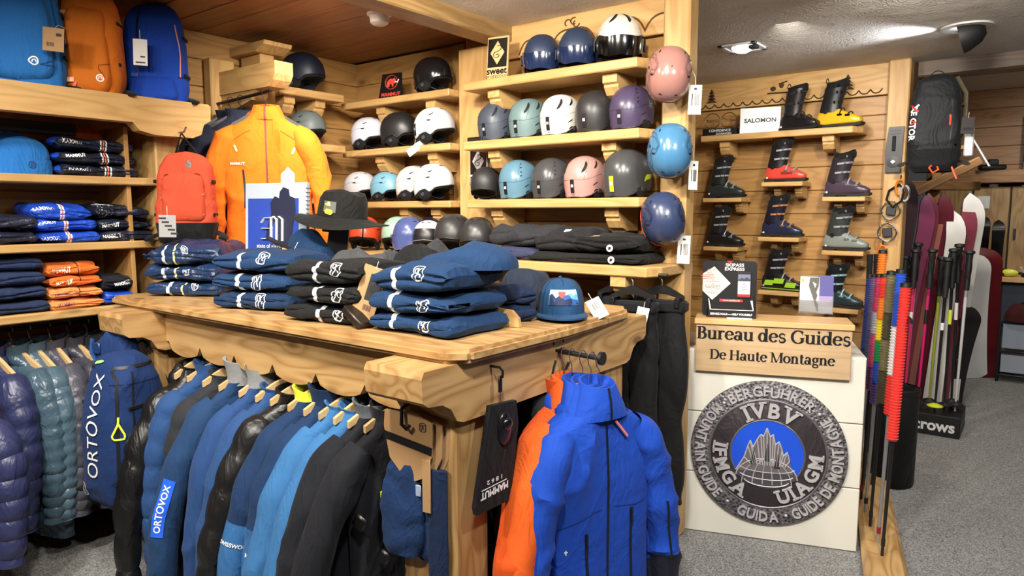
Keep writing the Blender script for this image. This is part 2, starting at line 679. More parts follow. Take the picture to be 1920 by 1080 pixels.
box_obj('floor', (-4.2, -2.2, -0.1), (3.2, 9.2, 0), M['carpet'], kind='structure')
box_obj('ceiling', (-2.45, -2.2, ZC), (3.2, 5.6, ZC+0.1), M['plaster'], kind='structure')
box_obj('ceiling', (-2.2, 5.6, 2.70), (3.2, 9.2, 2.8), M['plaster'], kind='structure')
box_obj('wall_front', (-4.2, -2.3, 0), (3.2, -2.2, 2.9), M['plaster'], kind='structure')
box_obj('wall_right', (3.2, -2.3, 0), (3.3, 9.3, 2.9), M['brownX'], kind='structure')
box_obj('ceiling', (-4.2, -2.2, 2.562), (-2.35, 3.5, 2.66), M['ceilwood'], kind='structure')


def plank_wall(name, p0, p1, z0, z1, n, nrm, material, back, jit=0.0015):
    """horizontal boards along p0->p1 on a backing slab; nrm = towards the room"""
    p0, p1, nr = Vector((*p0, 0)), Vector((*p1, 0)), Vector((*nrm, 0))
    L = (p1-p0).length
    ang = math.atan2(p1.y-p0.y, p1.x-p0.x)
    h = (z1-z0)/n
    mid = (p0+p1)/2
    root = MB().box((0, 0, 0), (L, 0.06, z1-z0), 0.002).build(name, back, None, loc=(mid.x-nr.x*0.045, mid.y-nr.y*0.045, (z0+z1)/2), rot=(0, 0, ang), smooth=False)
    root['kind'] = 'structure'
    me = MB().box((0, 0, 0), (L, 0.022, h-0.004), 0.004).mesh('plank', False)
    me.materials.append(material)
    sgn = 1 if (Vector((math.cos(ang+PI/2), math.sin(ang+PI/2), 0)).dot(nr) > 0) else -1
    for i in range(n):
        o = bpy.data.objects.new('plank', me)
        COL.objects.link(o)
        o.parent = root
        o.location = (0, sgn*(0.034+random.uniform(-jit, jit)), -(z1-z0)/2+h*(i+0.5))
    return root


plank_wall('wall_left', (XL, -2.2), (XL, 3.4), 0.0, 2.55, 17, (1, 0), M['wallX'], M['wallX'])
plank_wall('wall_back', (XL, YM), (-2.5, YM), 0.0, 2.55, 17, (0, -1), M['wallX'], M['wallX'])
plank_wall('wall_middle', (-2.72, YR), (-1.45, YR), 0.0, 2.54, 17, (0, -1), M['wallX'], M['wallX'])
plank_wall('wall_far', (-2.9, YB), (-0.76, YB), 0.0, 2.54, 15, (0, -1), M['wallX'], M['wallX'])
plank_wall('wall_side', (-1.25, 5.5), (-1.25, 8.3), 0.0, 2.7, 14, (1, 0), M['brownX'], M['brownX'])
box_obj('wall_back', (-2.9, YR+0.08, 0), (-2.8, YB, 2.54), M['wallZ'], kind='structure')
box_obj('wall_end', (-1.63, YR+0.08, 0), (-1.53, YR+0.18, 2.54), M['wallZ'], kind='structure')
# ceiling boards over the wooden bay
cp = bpy.data.objects['ceiling.002'] if 'ceiling.002' in bpy.data.objects else None
me = MB().box((0, 0, 0), (1.84, 0.178, 0.014), 0.003).mesh('plank', False)
me.materials.append(M['ceilwood'])
for i in range(20):
    o = bpy.data.objects.new('plank', me)
    COL.objects.link(o)
    o.parent = cp
    o.location = (-0.005, 3.15-0.182*i-0.68, -0.056)
# beam between the two ceilings, posts
t1 = box_obj('trim_1', (-2.50, -1.5, 2.455), (-2.37, 3.13, 2.60), M['beamX'], kind='structure')
t1.data = MB().box((0, 0, 0), (4.63, 0.15, 0.145), 0.008).mesh('trim_1', False)
t1.data.materials.append(M['beamX'])
t1.location = (-2.425, 0.8, 2.53)
t1.rotation_euler = (0, 0, PI/2)
box_obj('trim_2', (-2.715, 3.06, 0), (-2.445, 3.115, 2.46), M['pineZ'], kind='structure')      # wide post board
box_obj('trim_3', (-1.413, 2.97, 0), (-1.285, 3.07, 2.54), M['pineZ'], kind='structure', bev=0.01)  # end pillar
box_obj('trim_4', (-0.885, 5.30, 0), (-0.755, 5.44, 2.54), M['pineZ'], kind='structure', bev=0.008)
o = MB().box((0, 0, 0), (4.0, 0.18, 0.115), 0.012).build('trim_5', M['darkbeamX'], None, loc=(1.25, 5.58, 2.495), smooth=False)
struct(o)
# frieze boards with carved scallops
fz = box_obj('trim_6', (-2.445, 3.085, 2.37), (-1.413, 3.10, 2.54), M['pineX'], kind='structure')
cv = MB()
for x0, w_, zt in ((-2.30, 0.20, 2.452), (-2.09, 0.26, 2.468), (-1.82, 0.26, 2.472), (-1.56, 0.26, 2.462)):
    t = np.linspace(0, 1, 16)
    cv.tube(np.stack([x0+w_*t-(-1.929), np.full(16, -0.0085), zt-2.455-0.07*(2*t-1)**4+0*t], 1), 0.0045, 5)
for k, (x, z) in enumerate(((-1.99, 2.50), (-1.955, 2.505), (-1.94, 2.49))):
    t = np.linspace(0, 4.2, 12)
    cv.tube(np.stack([x+1.929+0.018*np.cos(t+k), np.full(12, -0.0085), z-2.455+0.016*np.sin(t+k)], 1), 0.004, 5)
cv.build('carving', mat((96, 56, 26), 0.8), fz)
fz = box_obj('trim_7', (-2.3, 5.375, 2.33), (-0.89, 5.387, 2.54), M['pineX'], kind='structure')
cv = MB()
xs = np.linspace(-2.25, -0.93, 19)
for i in range(18):
    t = np.linspace(0, 1, 9)
    cv.tube(np.stack([xs[i]+(xs[1]-xs[0])*t+1.595, np.full(9, -0.007), 2.345-2.435+0.028*np.abs(2*t-1)**2.5+0*t], 1), 0.0045, 5)
for x in (-2.13, -1.15):
    for k in range(4):
        h = 0.045-k*0.008
        cv.prism([(x+1.595-h, 0.0+k*0.024-0.05), (x+1.595+h, 0.0+k*0.024-0.05), (x+1.595, 0.035+k*0.024-0.05)], -0.009, -0.004, 'Y')
cv.ell((-1.66+1.595, -0.006, 0.01), (0.022, 0.006, 0.018), 10, 6)
cv.ell((-1.60+1.595, -0.006, 0.03), (0.018, 0.006, 0.022), 10, 6)
cv.tube([(-1.70+1.595, -0.007, -0.02), (-1.45+1.595, -0.007, -0.03)], 0.006, 5)
cv.tube([(-1.62+1.595, -0.007, 0.04), (-1.56+1.595, -0.007, 0.055)], 0.005, 5)
cv.build('carving', mat((70, 42, 22), 0.8), fz)

# ------------------------------------------------------------------ shelves with corbels
CORB = [(0, 0), (0.19, 0), (0.19, -0.042), (0.175, -0.05), (0.175, -0.062), (0.15, -0.095), (0.11, -0.11), (0.06, -0.112), (0, -0.112)]


def corbel(parent, x, ytip, scale=1.0, w=0.075, depth=None):
    """bracket under a shelf: local, back at y=0 side of the wall, tip towards -y"""
    sc = scale
    pf = [(-p[0]*sc*(depth or 1.0), p[1]*sc) for p in CORB]
    return MB().prism(pf, x-w/2, x+w/2, 'X').build('bracket', M['pineY'], parent, loc=(0, ytip, 0), smooth=False)


def shelf(label, loc, rz, L, D, th, brk, cut=None, name='wooden_shelf', bsc=1.0, bw=0.075, group=None, cutl=None):
    """board from local x 0..L, y 0 (front) .. D (wall), top at z=0; brk: x positions of brackets"""
    r = thing(name, label, 'shelf', loc, rz, group)
    pl = [(0, 0), (L, 0), (L, D), (0, D)]
    if cut:
        pl = [(0, 0), (L-cut[0], 0), (L, cut[1]), (L, D), (0, D)]
    if cutl:
        pl = [(cutl[0], 0)]+pl[1:]+[(0, cutl[1])]
    c = (L/2, D/2)
    bm = bmesh.new()
    vs = [bm.verts.new((p[0]-c[0], p[1]-c[1], 0)) for p in pl]
    f = bm.faces.new(vs)
    ex = bmesh.ops.extrude_face_region(bm, geom=[f])
    bmesh.ops.translate(bm, verts=[v for v in ex['geom'] if isinstance(v, bmesh.types.BMVert)], vec=(0, 0, -th))
    bmesh.ops.recalc_face_normals(bm, faces=bm.faces)
    bmesh.ops.bevel(bm, geom=bm.edges[:], offset=0.005, segments=1, affect='EDGES')
    me = bpy.data.meshes.new('board')
    bm.to_mesh(me)
    bm.free()
    me.materials.append(M['pineX'])
    o = bpy.data.objects.new('board', me)
    COL.objects.link(o)
    o.parent = r
    o.location = (c[0], c[1], 0)
    for x in brk:
        b = MB().prism([(-p[0]*bsc*(D-0.05)/0.19, p[1]*bsc) for p in CORB], -bw/2, bw/2, 'X').build('bracket', M['pineY'], r, loc=(x, D-0.002, -th), smooth=False)
    return r


SH = [2.228, 1.918, 1.610, 1.310]
# helmet wall
yf = 2.85
shelf('long pine shelf carrying two navy helmets and a white one with visor', (-2.50, yf, SH[0]), 0, 1.08, 0.245, 0.045, (0.17, 0.86), cut=(0.06, 0.14))
shelf('pine shelf carrying the row of five big helmets, slate to purple', (-2.50, yf, SH[1]), 0, 1.085, 0.245, 0.045, (0.17, 0.86), cut=(0.05, 0.14))
shelf('pine shelf carrying pale blue, graphite, rose and neon trimmed helmets', (-2.48, yf, SH[2]), 0, 1.06, 0.245, 0.045, (0.17, 0.86), cut=(0.04, 0.1))
shelf('deep pine shelf under the folded black trousers', (-2.42, 2.68, SH[3]), 0, 1.13, 0.41, 0.045, (0.15, 0.95), cut=(0.04, 0.08), bsc=1.1)
# middle bay
ym = 2.98
shelf('corner shelf carrying a black goggle helmet and a small red logo sign', (-3.66, ym, SH[0]+0.012), 0, 0.94, 0.235, 0.04, (0.32, 0.75), cutl=None)
shelf('corner shelf carrying two white helmets around a black one', (-3.66, ym, SH[1]+0.02), 0, 0.94, 0.235, 0.04, (0.30, 0.76))
shelf('corner shelf carrying white, pale blue and pink helmets', (-3.60, ym, SH[2]), 0, 0.88, 0.235, 0.04, (0.45, 0.72))
shelf('deep corner shelf behind the table carrying red, mint and black helmets', (-3.60, 2.68, SH[3]), 0, 1.16, 0.55, 0.04, (0.3, 0.8))
# left corner (on the left wall)
shelf('short pine shelf carrying one dark navy helmet', (-3.55, 2.45, 2.275), PI/2, 0.47, 0.24, 0.045, (0.10, 0.32))
shelf('short pine shelf carrying one grey helmet with white strap', (-3.55, 2.45, 1.962), PI/2, 0.47, 0.24, 0.045, (0.10, 0.32))
shelf('short pine shelf half hidden behind orange jacket', (-3.55, 2.45, 1.64), PI/2, 0.47, 0.24, 0.045, (0.10, 0.32))
# boots wall
shelf('high pine shelf carrying two ski boots and a white card', (-2.12, 5.15, 2.112), 0, 1.11, 0.23, 0.045, (0.17, 0.90), cut=(0.05, 0.1))
BOOTS = [(1317, 1392, 372, 1.644, 'dark green ski boot'), (1427, 1507, 342, 1.752, 'red ski boot'), (1541, 1625, 370, 1.641, 'plum ski boot'),
         (1318, 1385, 462, 1.275, 'black ski boot'), (1420, 1500, 446, 1.356, 'shiny navy ski boot'), (1540, 1622, 471, 1.271, 'grey ski boot'),
         (1420, 1500, 546, 0.965, 'black and lime ski boot'), (1530, 1612, 580, 0.872, 'dark teal ski boot')]
for a, b, py, z, nm in BOOTS:
    x0, x1 = W(a, py, 'y', 5.15)[0], W(b, py, 'y', 5.15)[0]
    shelf('small pine ledge under the %s' % nm, (x0, 5.15, z), 0, x1-x0-0.01, 0.24, 0.032, ((x1-x0)*0.3, (x1-x0)*0.8), bsc=0.75, bw=0.05, name='boot_ledge')

# left wall unit: three shelves, posts, backpack shelf with fascia beam
xf = -3.45
U = thing('wall_unit', 'open pine wall unit with three clothes shelves and a thick fascia beam', 'shelving', (xf, 1.0, 0), PI/2)
for z, y1 in ((1.712, 1.70), (1.412, 1.70), (1.112, 1.70)):
    MB().box((0, 0, 0), (2.6, 0.33, 0.036), 0.005).build('shelf_board', M['pineX'], U, loc=((y1-2.6+1.3)-1.0, 0.165, z-0.018), smooth=False)
MB().box((0, 0, 0), (0.12, 0.34, 1.96), 0.006).build('post', M['pineZ'], U, loc=(0.735, 0.175, 0.98), smooth=False)
MB().box((0, 0, 0), (0.02, 0.31, 1.9), 0.002).build('side_panel', M['wallZ'], U, loc=(0.55, 0.18, 1.0), smooth=False)
MB().box((0, 0, 0), (2.9, 0.34, 0.03), 0.004).build('top_board', M['pineX'], U, loc=(-0.57, 0.16, 2.03), smooth=False)
fas = [(-2.0, 0.0), (0.52, 0.0), (0.55, -0.035), (0.62, -0.05), (0.80, -0.05), (0.845, -0.03), (0.86, 0.02), (0.895, 0.04), (0.90, 0.11), (0.885, 0.12), (-2.0, 0.12)]
MB().prism(fas, -0.035, 0.035, 'Y').build('fascia_beam', M['pineX'], U, loc=(0, -0.085, 1.957), smooth=False)
MB().box((0, 0, 0), (1.5, 0.03, 0.055), 0.003).build('dark_slat', mat((20, 18, 16), 0.6), U, loc=(-0.35, 0.2, 1.93), smooth=False)

# wardrobe arm on the left wall with hooks
A = thing('wardrobe_arm', 'pine wardrobe arm with corbel and metal rail holding jackets', 'clothes rail', (XL, 2.24, 0))
MB().prism([(0.0, 0.0), (0.56, 0.0), (0.60, 0.03), (0.62, 0.06), (0.62, 0.125), (0.0, 0.125)], -0.055, 0.055, 'Y').build('arm', M['pineX'], A, loc=(0.0, 0, 2.2), smooth=False)
MB().prism([(0.0, 0.0), (0.40, 0.0), (0.36, -0.05), (0.24, -0.08), (0.06, -0.10), (0.0, -0.10)], -0.045, 0.045, 'Y').build('corbel', M['pineX'], A, loc=(0.02, 0, 2.2), smooth=False)
MB().box((0, 0, 0), (0.07, 0.15, 2.4), 0.006).build('post', M['pineZ'], A, loc=(0.055, -0.03, 1.2), smooth=False)
MB().tube([(0.05, -0.07, 2.15), (0.60, -0.07, 2.17)], 0.009, 8).build('rail', DARKSTEEL, A)
P = thing('capped_post', 'square pine post with a cap board by corner helmets', 'post', (-3.68, 2.40, 0))
MB().box((0, 0, 0), (0.2, 0.09, 2.44), 0.006).build('shaft', M['pineZ'], P, loc=(0, 0, 1.22), smooth=False)
MB().prism([(-0.14, 0.05), (-0.14, 0.0), (0.12, 0.0), (0.2, 0.03), (0.21, 0.05)], -0.09, 0.09, 'Y').build('cap', M['pineX'], P, loc=(0, 0, 2.44), smooth=False)

# ------------------------------------------------------------------ display table
TB = thing('display_table', 'big larch display table with scalloped apron and carved corbels', 'table', (-2.27, 1.95, 0))
tz = 1.165
ol = [(-1.14, -0.54), (0.96, -0.55), (1.02, -0.50), (1.03, 0.0), (1.0, 0.46), (0.94, 0.56), (-1.14, 0.56)]
bm = bmesh.new()
vs = [bm.verts.new((p[0], p[1], 0)) for p in ol]
f = bm.faces.new(vs)
ex = bmesh.ops.extrude_face_region(bm, geom=[f])
bmesh.ops.translate(bm, verts=[v for v in ex['geom'] if isinstance(v, bmesh.types.BMVert)], vec=(0, 0, -0.042))
bmesh.ops.recalc_face_normals(bm, faces=bm.faces)
bmesh.ops.bevel(bm, geom=bm.edges[:], offset=0.012, segments=2, affect='EDGES')
me = bpy.data.meshes.new('table_top')
bm.to_mesh(me)
bm.free()
me.materials.append(M['larchX'])
o = bpy.data.objects.new('table_top', me)
COL.objects.link(o)
o.parent = TB
o.location = (0, 0, tz)
# scalloped front apron
ap = []
xa, xb = -0.74, 0.80
n = 6
for i in range(n):
    for t in np.linspace(0, 1, 12)[:-1]:
        x = xa+(xb-xa)*(i+t)/n
        ap.append((x, -0.155-0.035*math.sin(PI*t)**0.6+(0.02 if t == 0 else 0)))
ap.append((xb, -0.14))
ap += [(0.80, 0), (-0.80, 0), (-0.80, -0.14)]
MB().prism([(p[0], p[1]) for p in ap], -0.02, 0.02, 'Y').build('apron', wood('knotty_larch', (0.57, 0.36, 0.15), (0.33, 0.17, 0.055), 'X', ring=13, knots=0.9, across=5), TB, loc=(0, -0.46, tz-0.042), smooth=False)
MB().box((0, 0, 0), (0.04, 0.80, 0.15), 0.004).build('end_apron', M['larchY'], TB, loc=(0.95, 0.0, tz-0.118), smooth=False)
MB().box((0, 0, 0), (0.04, 0.80, 0.15), 0.004).build('end_apron', M['larchY'], TB, loc=(-0.95, 0.0, tz-0.118), smooth=False)
for sx, w0, w1 in ((1, 0.735, 0.96), (-1, -1.06, -0.81)):
    for sy in (-1, 1):
        MB().box((0, 0, 0), (w1-w0, 0.16, 0.99), 0.012).build('leg', M['larchZ'], TB, loc=((w0+w1)/2, sy*0.43, 0.495), smooth=False)
    cx = (w0+w1)/2+(0.02 if sx > 0 else 0.06)
    prof = [(-0.65, 0.0), (-0.66, -0.02), (-0.655, -0.085), (-0.635, -0.10), (-0.58, -0.105), (-0.545, -0.125), (-0.52, -0.165), (-0.49, -0.175)]
    prof = prof+[(-p[0], p[1]) for p in reversed(prof)]
    bmx = MB().prism(prof, -0.115, 0.115, 'X')
    bmx.build('corbel_beam', M['larchY'], TB, loc=(cx, 0, tz-0.043), smooth=False)
MB().tube([(-0.75, -0.43, 0.988), (0.74, -0.43, 0.988)], 0.010, 10).build('rail', DARKSTEEL, TB)
MB().box((0, 0, 0), (1.75, 0.02, 0.62), 0.003).build('back_panel', mat((62, 24, 20), 0.7), TB, loc=(0, 0.0, 0.62), smooth=False)
MB().box((0, 0, 0), (1.7, 0.36, 0.03), 0.003).build('plinth', M['larchX'], TB, loc=(0, 0.22, 0.05), smooth=False)
MB().box((0, 0, 0), (0.012, 0.52, 0.03), 0.003).build('red_trim', mat((92, 24, 20), 0.6), TB, loc=(0.955, -0.02, 0.955), smooth=False)
# iron face-out arm with scrolled plate
FA = thing('iron_arm', 'black wrought iron arm with scrolled plate screwed to the table end', 'clothes rail', (-1.30, 1.95, 1.075))
mb = MB().tube([(0, 0, 0), (0.19, -0.02, 0.0)], 0.0085, 10).cyl((0.192, -0.02, 0), 0.022, 0.012, 'X', 14)
mb.build('bar', IRON, FA)
mb = MB()
mb.prism([(0.055*math.cos(a)*(1+0.12*math.cos(5*a)), 0.03+0.05*math.sin(a)*(1+0.12*math.cos(5*a))) for a in np.linspace(0, 2*PI, 40, endpoint=False)], 0.002, 0.008, 'X')
t = np.linspace(0, 1, 20)
mb.tube(np.stack([0.012+0*t, 0.045*np.cos(PI*0.9*t+0.4)+0.02, -0.05-0.09*t], 1), 0.007, 6)
mb.tube(np.stack([0.012+0*t, -0.02-0.02*np.sin(PI*t), -0.03-0.11*t], 1), 0.006, 6)
for k in range(6):
    a = k*PI/3
    mb.ell((0.01, 0.03*math.cos(a), 0.03+0.03*math.sin(a)), (0.005, 0.008, 0.008), 8, 5)
mb.build('scroll_plate', IRON, FA)

# ------------------------------------------------------------------ ceiling fittings
D = thing('smoke_detector', 'white smoke detector dome on the wooden ceiling', 'smoke detector', (-2.75, 2.5, 2.55))
MB().lathe([(0.0, 0.0), (0.062, 0.0), (0.062, -0.012), (0.05, -0.018), (0.046, -0.05), (0.032, -0.06), (0, -0.062)], 24).build('dome', mat((205, 196, 186), 0.5), D)
MB().box((0.075, 0.0, -0.006), (0.06, 0.03, 0.012), 0.003).build('bracket', mat((205, 196, 186), 0.5), D)
Q = thing('ceiling_light', 'square recessed ceiling light with bright reflector above the boots bay', 'ceiling light', (-1.53, 4.33, ZC))
mb = MB()
for a, b_ in (((-0.1, 0, -0.004), (0.03, 0.23, 0.012)), ((0.1, 0, -0.004), (0.03, 0.23, 0.012)), ((0, -0.1, -0.004), (0.23, 0.03, 0.012)), ((0, 0.1, -0.004), (0.23, 0.03, 0.012))):
    mb.box(a, b_, 0.002)
mb.build('frame', mat((200, 200, 198), 0.3), Q)
MB().box((0, 0, -0.002), (0.17, 0.17, 0.004), 0.001).build('reflector', STEEL, Q)
MB().lathe([(0.0, -0.035), (0.03, -0.033), (0.055, -0.02), (0.065, -0.004)], 20).build('lamp', emit('lamp_white', (0.92, 0.96, 1.0), 9), Q)
MB().box((0.085, -0.05, -0.02), (0.05, 0.05, 0.02), 0.004).build('clip', BLACK, Q)
G = thing('gimbal_spot', 'black swivelling ceiling spot lighting the plaster ceiling', 'ceiling light', (-0.40, 4.6, ZC))
MB().lathe([(0.085, -0.001), (0.125, -0.001), (0.125, -0.01), (0.085, -0.012)], 28).build('ring', mat((196, 194, 190), 0.4), G)
gm = Matrix.Translation((0.0, 0, -0.045)) @ Matrix.Rotation(math.radians(-105), 4, 'Y')
MB().lathe([(0.0, -0.09), (0.03, -0.088), (0.062, -0.06), (0.088, 0.0), (0.092, 0.03), (0.086, 0.03), (0.07, 0.0), (0.0, -0.05)], 24, gm).build('shade', mat((14, 14, 15), 0.6), G)
MB().lathe([(0.0, -0.0), (0.06, 0.0), (0.055, -0.01), (0, -0.01)], 16, gm).build('lamp', emit('lamp_gimbal', (0.9, 0.95, 1.0), 12), G)
sd = bpy.data.lights.new('gimbal_and_fill_beam', 'SPOT')
sd.energy, sd.spot_size, sd.spot_blend, sd.shadow_soft_size, sd.color = 26, math.radians(95), 0.8, 0.04, (0.93, 0.96, 1.0)
so = bpy.data.objects.new('gimbal_and_fill_beam', sd)
COL.objects.link(so)
so.location = (-0.52, 4.6, 2.475)
so.rotation_euler = (Vector((-1.7, 4.2, 2.47))-Vector(so.location)).to_track_quat('-Z', 'Y').to_euler()
# ------------------------------------------------------------------ helmets
def helmet_surf(a=0.138, b=0.110, top=0.235, ext=0.0, sc=1.0, ear=True, nu=44, nv=18, front=0.098, back=0.028, side=0.07, low=0.0):
    az = np.linspace(0, 2*PI, nu, endpoint=False)
    A = np.abs((az+PI) % (2*PI)-PI)               # 0 front .. pi back
    ze = np.interp(A, [0, 0.5, 0.95, 1.25, 1.6, 2.0, 2.3, 2.7, PI], [front, front-0.008, side+0.012, side-0.02, side+0.002, side-0.012, back+0.008, back-0.004, back]) - low
    zc, c = 0.105, top-0.105
    t = np.linspace(0, 1, nv)
    P = np.zeros((nu, nv, 3))
    for i in range(nu):
        ph = np.arccos(np.clip((ze[i]-zc)/(c*1.15), -1, 1))
        f = np.maximum(t*ph, 0.012)
        S = np.sin(np.minimum(f, PI/2))**0.86*np.where(f > PI/2, 1-0.17*(f-PI/2)**1.5, 1)
        z = np.where(f > PI/2, zc+c*1.15*np.cos(f), zc+c*np.cos(f)**1.05 if False else zc+c*np.sign(np.cos(f))*np.abs(np.cos(f))**1.0)
        ca, sa = math.cos(az[i]), math.sin(az[i])
        e = 2.35
        rr = (abs(ca/a)**e+abs(sa/b)**e)**(-1/e)*sc
        P[i, :, 0] = rr*ca*S
        P[i, :, 1] = rr*sa*S
        P[i, :, 2] = z
    return Surf(P, cu=True, flip=True)


VST = {
    'flow': ([(0.05, 0.42, 0.085, 0.016, 1.35, 0.01), (0.95, 0.42, 0.085, 0.016, -1.35, -0.01), (0.41, 0.46, 0.075, 0.016, 1.25, 0.008), (0.59, 0.46, 0.075, 0.016, -1.25, -0.008), (0.30, 0.46, 0.06, 0.015, 0.9, 0.006), (0.70, 0.46, 0.06, 0.015, -0.9, -0.006)],
             [(0.33, 0.84, 0.04, 0.007, 0.0, 0), (0.67, 0.84, 0.04, 0.007, 0.0, 0)]),
    'dash': ([(u, v, 0.013, 0.007, 0, 0) for u in (0.16, 0.84) for v in (0.30, 0.38, 0.46, 0.54, 0.62)] + [(u, v, 0.012, 0.007, 0, 0) for u in (0.38, 0.62) for v in (0.32, 0.42, 0.52, 0.60)], [(0.33, 0.84, 0.035, 0.006, 0, 0), (0.67, 0.84, 0.035, 0.006, 0, 0)]),
    'side': ([(u, 0.5, 0.036, 0.008, s*0.35, 0) for u, s in ((0.20, 1), (0.80, -1))] + [(u, 0.68, 0.036, 0.008, s*0.35, 0) for u, s in ((0.22, 1), (0.78, -1))]
             + [(u, 0.3, 0.03, 0.010, 0.2, 0) for u in (0.05, 0.95, 0.4, 0.6)], []),
    'plain': ([(u, 0.42, 0.03, 0.006, 0.1, 0) for u in (0.1, 0.9)], [(0.30, 0.80, 0.03, 0.006, 0, 0)]),
    'wave': ([(0.20, 0.48, 0.028, 0.013, 1.1, 0), (0.80, 0.48, 0.028, 0.013, -1.1, 0), (0.27, 0.66, 0.022, 0.013, 0.6, 0), (0.73, 0.66, 0.022, 0.013, -0.6, 0), (0.40, 0.40, 0.018, 0.010, 0.6, 0), (0.60, 0.40, 0.018, 0.010, -0.6, 0), (0.05, 0.66, 0.016, 0.008, 0, 0), (0.95, 0.66, 0.016, 0.008, 0, 0)], []),
    'claw': ([(u, v, 0.045, 0.008, 1.2*s, 0) for u, s in ((0.1, 1), (0.17, 1), (0.24, 1), (0.90, -1), (0.83, -1), (0.76, -1)) for v in (0.40,)], []),
}


def helmet(label, loc, fwd, col, style='flow', rough=0.35, group=None, clip='rear', scale=1.0, trim=None, band=None, strap=(18, 18, 20), rot=None, ridge=False, gloss=False, name='ski_helmet', two=None, visor=None, goggle=False, low=0.0):
    """fwd: heading of the forehead in degrees (0 = +x)"""
    r = thing(name, label, 'helmet', loc, math.radians(fwd), group, rot)
    r.scale = (scale*0.86,)*3
    s = helmet_surf(low=low)
    m_ = glossy(col) if gloss else plastic(col, rough)
    n = s.P.shape[1]
    if two:
        k = two[1]
        s.mb(j0=0, j1=k+1).build('shell', m_, r)
        s.mb(j0=k, j1=n).build('lower_shell', plastic(two[0], rough), r)
    else:
        s.mb().build('shell', m_, r)
    li = helmet_surf(sc=0.955, top=0.229, low=0.014+low*0.6)
    P = li.P
    cap = np.array([0.0, 0, 0.07])
    ring2 = P[:, -1:, :]*0.86+cap*0.14
    li2 = Surf(np.concatenate([P[:, 9:], ring2, np.repeat(cap[None, None], P.shape[0], 0)+0*ring2], 1), cu=True)
    li2.mb().build('liner', SOFTBLK, r)
    # ear pads
    for sgn in (-1, 1):
        MB().ell((-0.015, sgn*0.088, 0.042), (0.052, 0.017, 0.046), 14, 8).build('ear_pad', SOFTBLK, r)
        if style in ('side', 'flow', 'plain'):
            MB().cyl((-0.02, sgn*0.106, 0.035), 0.013, 0.006, 'Y', 12).build('adjuster', mat((60, 60, 64), 0.3), r)
    # edge rim
    e = s.P[:, -1]
    MB().tube(np.concatenate([e, e[:2]]), 0.0032, 6, False).build('rim', plastic(trim or tuple(x*0.6 for x in col), rough), r)
    big, small = VST[style]
    for L in (big+small):
        mbv = MB()
        s.slot(mbv, L[0], L[1], L[2], L[3], L[4], 0.0014, L[5])
        mbv.build('vent', VENT, r)
    # seam across the shell
    if style in ('flow', 'side', 'dash'):
        mbv = MB()
        s.line(mbv, [(u, 0.70) for u in np.linspace(0.12, 0.88, 30)], 0.0018, 0.001, n=40)
        s.line(mbv, [(0.5+u, v) for u, v in ((-0.12, 0.25), (-0.10, 0.5), (-0.08, 0.7))], 0.0018, 0.001, n=10)
        s.line(mbv, [(0.5+u, v) for u, v in ((0.12, 0.25), (0.10, 0.5), (0.08, 0.7))], 0.0018, 0.001, n=10)
        mbv.build('seam', plastic(tuple(x*0.45 for x in col), 0.6), r)
    if ridge:
        mbv = MB()
        for sg in (1, -1):
            for k, o_ in enumerate((0.0, 0.030)):
                pts = [(0.5+sg*(0.40-o_), 0.95), (0.5+sg*(0.36-o_), 0.68), (0.5+sg*(0.28-o_), 0.52), (0.5+sg*(0.31-o_), 0.40), (0.5+sg*(0.24-o_), 0.30), (0.5+sg*(0.16-o_), 0.45), (0.5+sg*(0.15-o_), 0.85)]
                P = np.array([s.at(a, b_, 0.0005) for a, b_ in pts])
                t = np.linspace(0, len(pts)-1, 30)
                Q = np.stack([np.interp(t, range(len(pts)), P[:, i]) for i in range(3)], 1)
                s.line(mbv, np.stack([np.interp(t, range(len(pts)), [p[0] for p in pts]), np.interp(t, range(len(pts)), [p[1] for p in pts])], 1), 0.0055, 0.0026, n=36)
        mbv.build('ridge', plastic(tuple(x*0.80 for x in col), rough), r)
    if clip:
        u = 0.5 if clip == 'rear' else float(clip)
        mbv = MB()
        X = np.stack([np.linspace(-0.012, 0.012, 4)]*8, 1)
        Y = np.stack([np.linspace(-0.035, 0.042, 8)]*4, 0)
        s.grid(mbv, u, 0.80, X, Y, 0.004)
        gc = mbv.build('goggle_clip', plastic(band or (16, 16, 18), 0.5), r)
        mbv = MB()
        s.slot(mbv, u, 0.80, 0.02, 0.009, 0.8, 0.0052)
        s.slot(mbv, u, 0.80, 0.02, 0.009, -0.8, 0.0055)
        mbv.build('clip_mark', mat((215, 215, 215) if sum(col) < 600 else (150, 150, 150), 0.4), gc)
    # chin strap
    t = np.linspace(0, 1, 18)
    pts = np.stack([-0.005+0.05*np.sin(PI*t), 0.092*np.cos(PI*t), 0.045-0.036*np.sin(PI*t)], 1)
    MB().tube(pts, 0.008, 6, flat=0.25).build('chin_strap', fab(strap), r)
    # rear dial
    MB().cyl((-0.118, 0, 0.026), 0.018, 0.014, 'X', 14).build('dial', mat((40, 40, 44), 0.4), r)
    if band and style != 'x':
        for sg in (1, -1):
            mbv = MB()
            s.slot(mbv, 0.5-sg*0.27, 0.80, 0.085, 0.022, sg*0.5, 0.003, bend=0.01)
            mbv.build('accent', plastic(band, 0.4), r)
    if visor:
        v = helmet_surf(a=0.150, b=0.120, front=0.022, side=0.03, back=0.03)
        P = v.P
        idx = [i % 44 for i in range(-15, 16)]
        Surf(P[idx][:, 12:], flip=True).mb().build('visor', glossy(visor), r)
        for sg in (1, -1):
            MB().box((0.02, sg*0.123, 0.085), (0.035, 0.008, 0.06), 0.003).build('visor_pivot', plastic((14, 14, 15), 0.3), r)
    return r


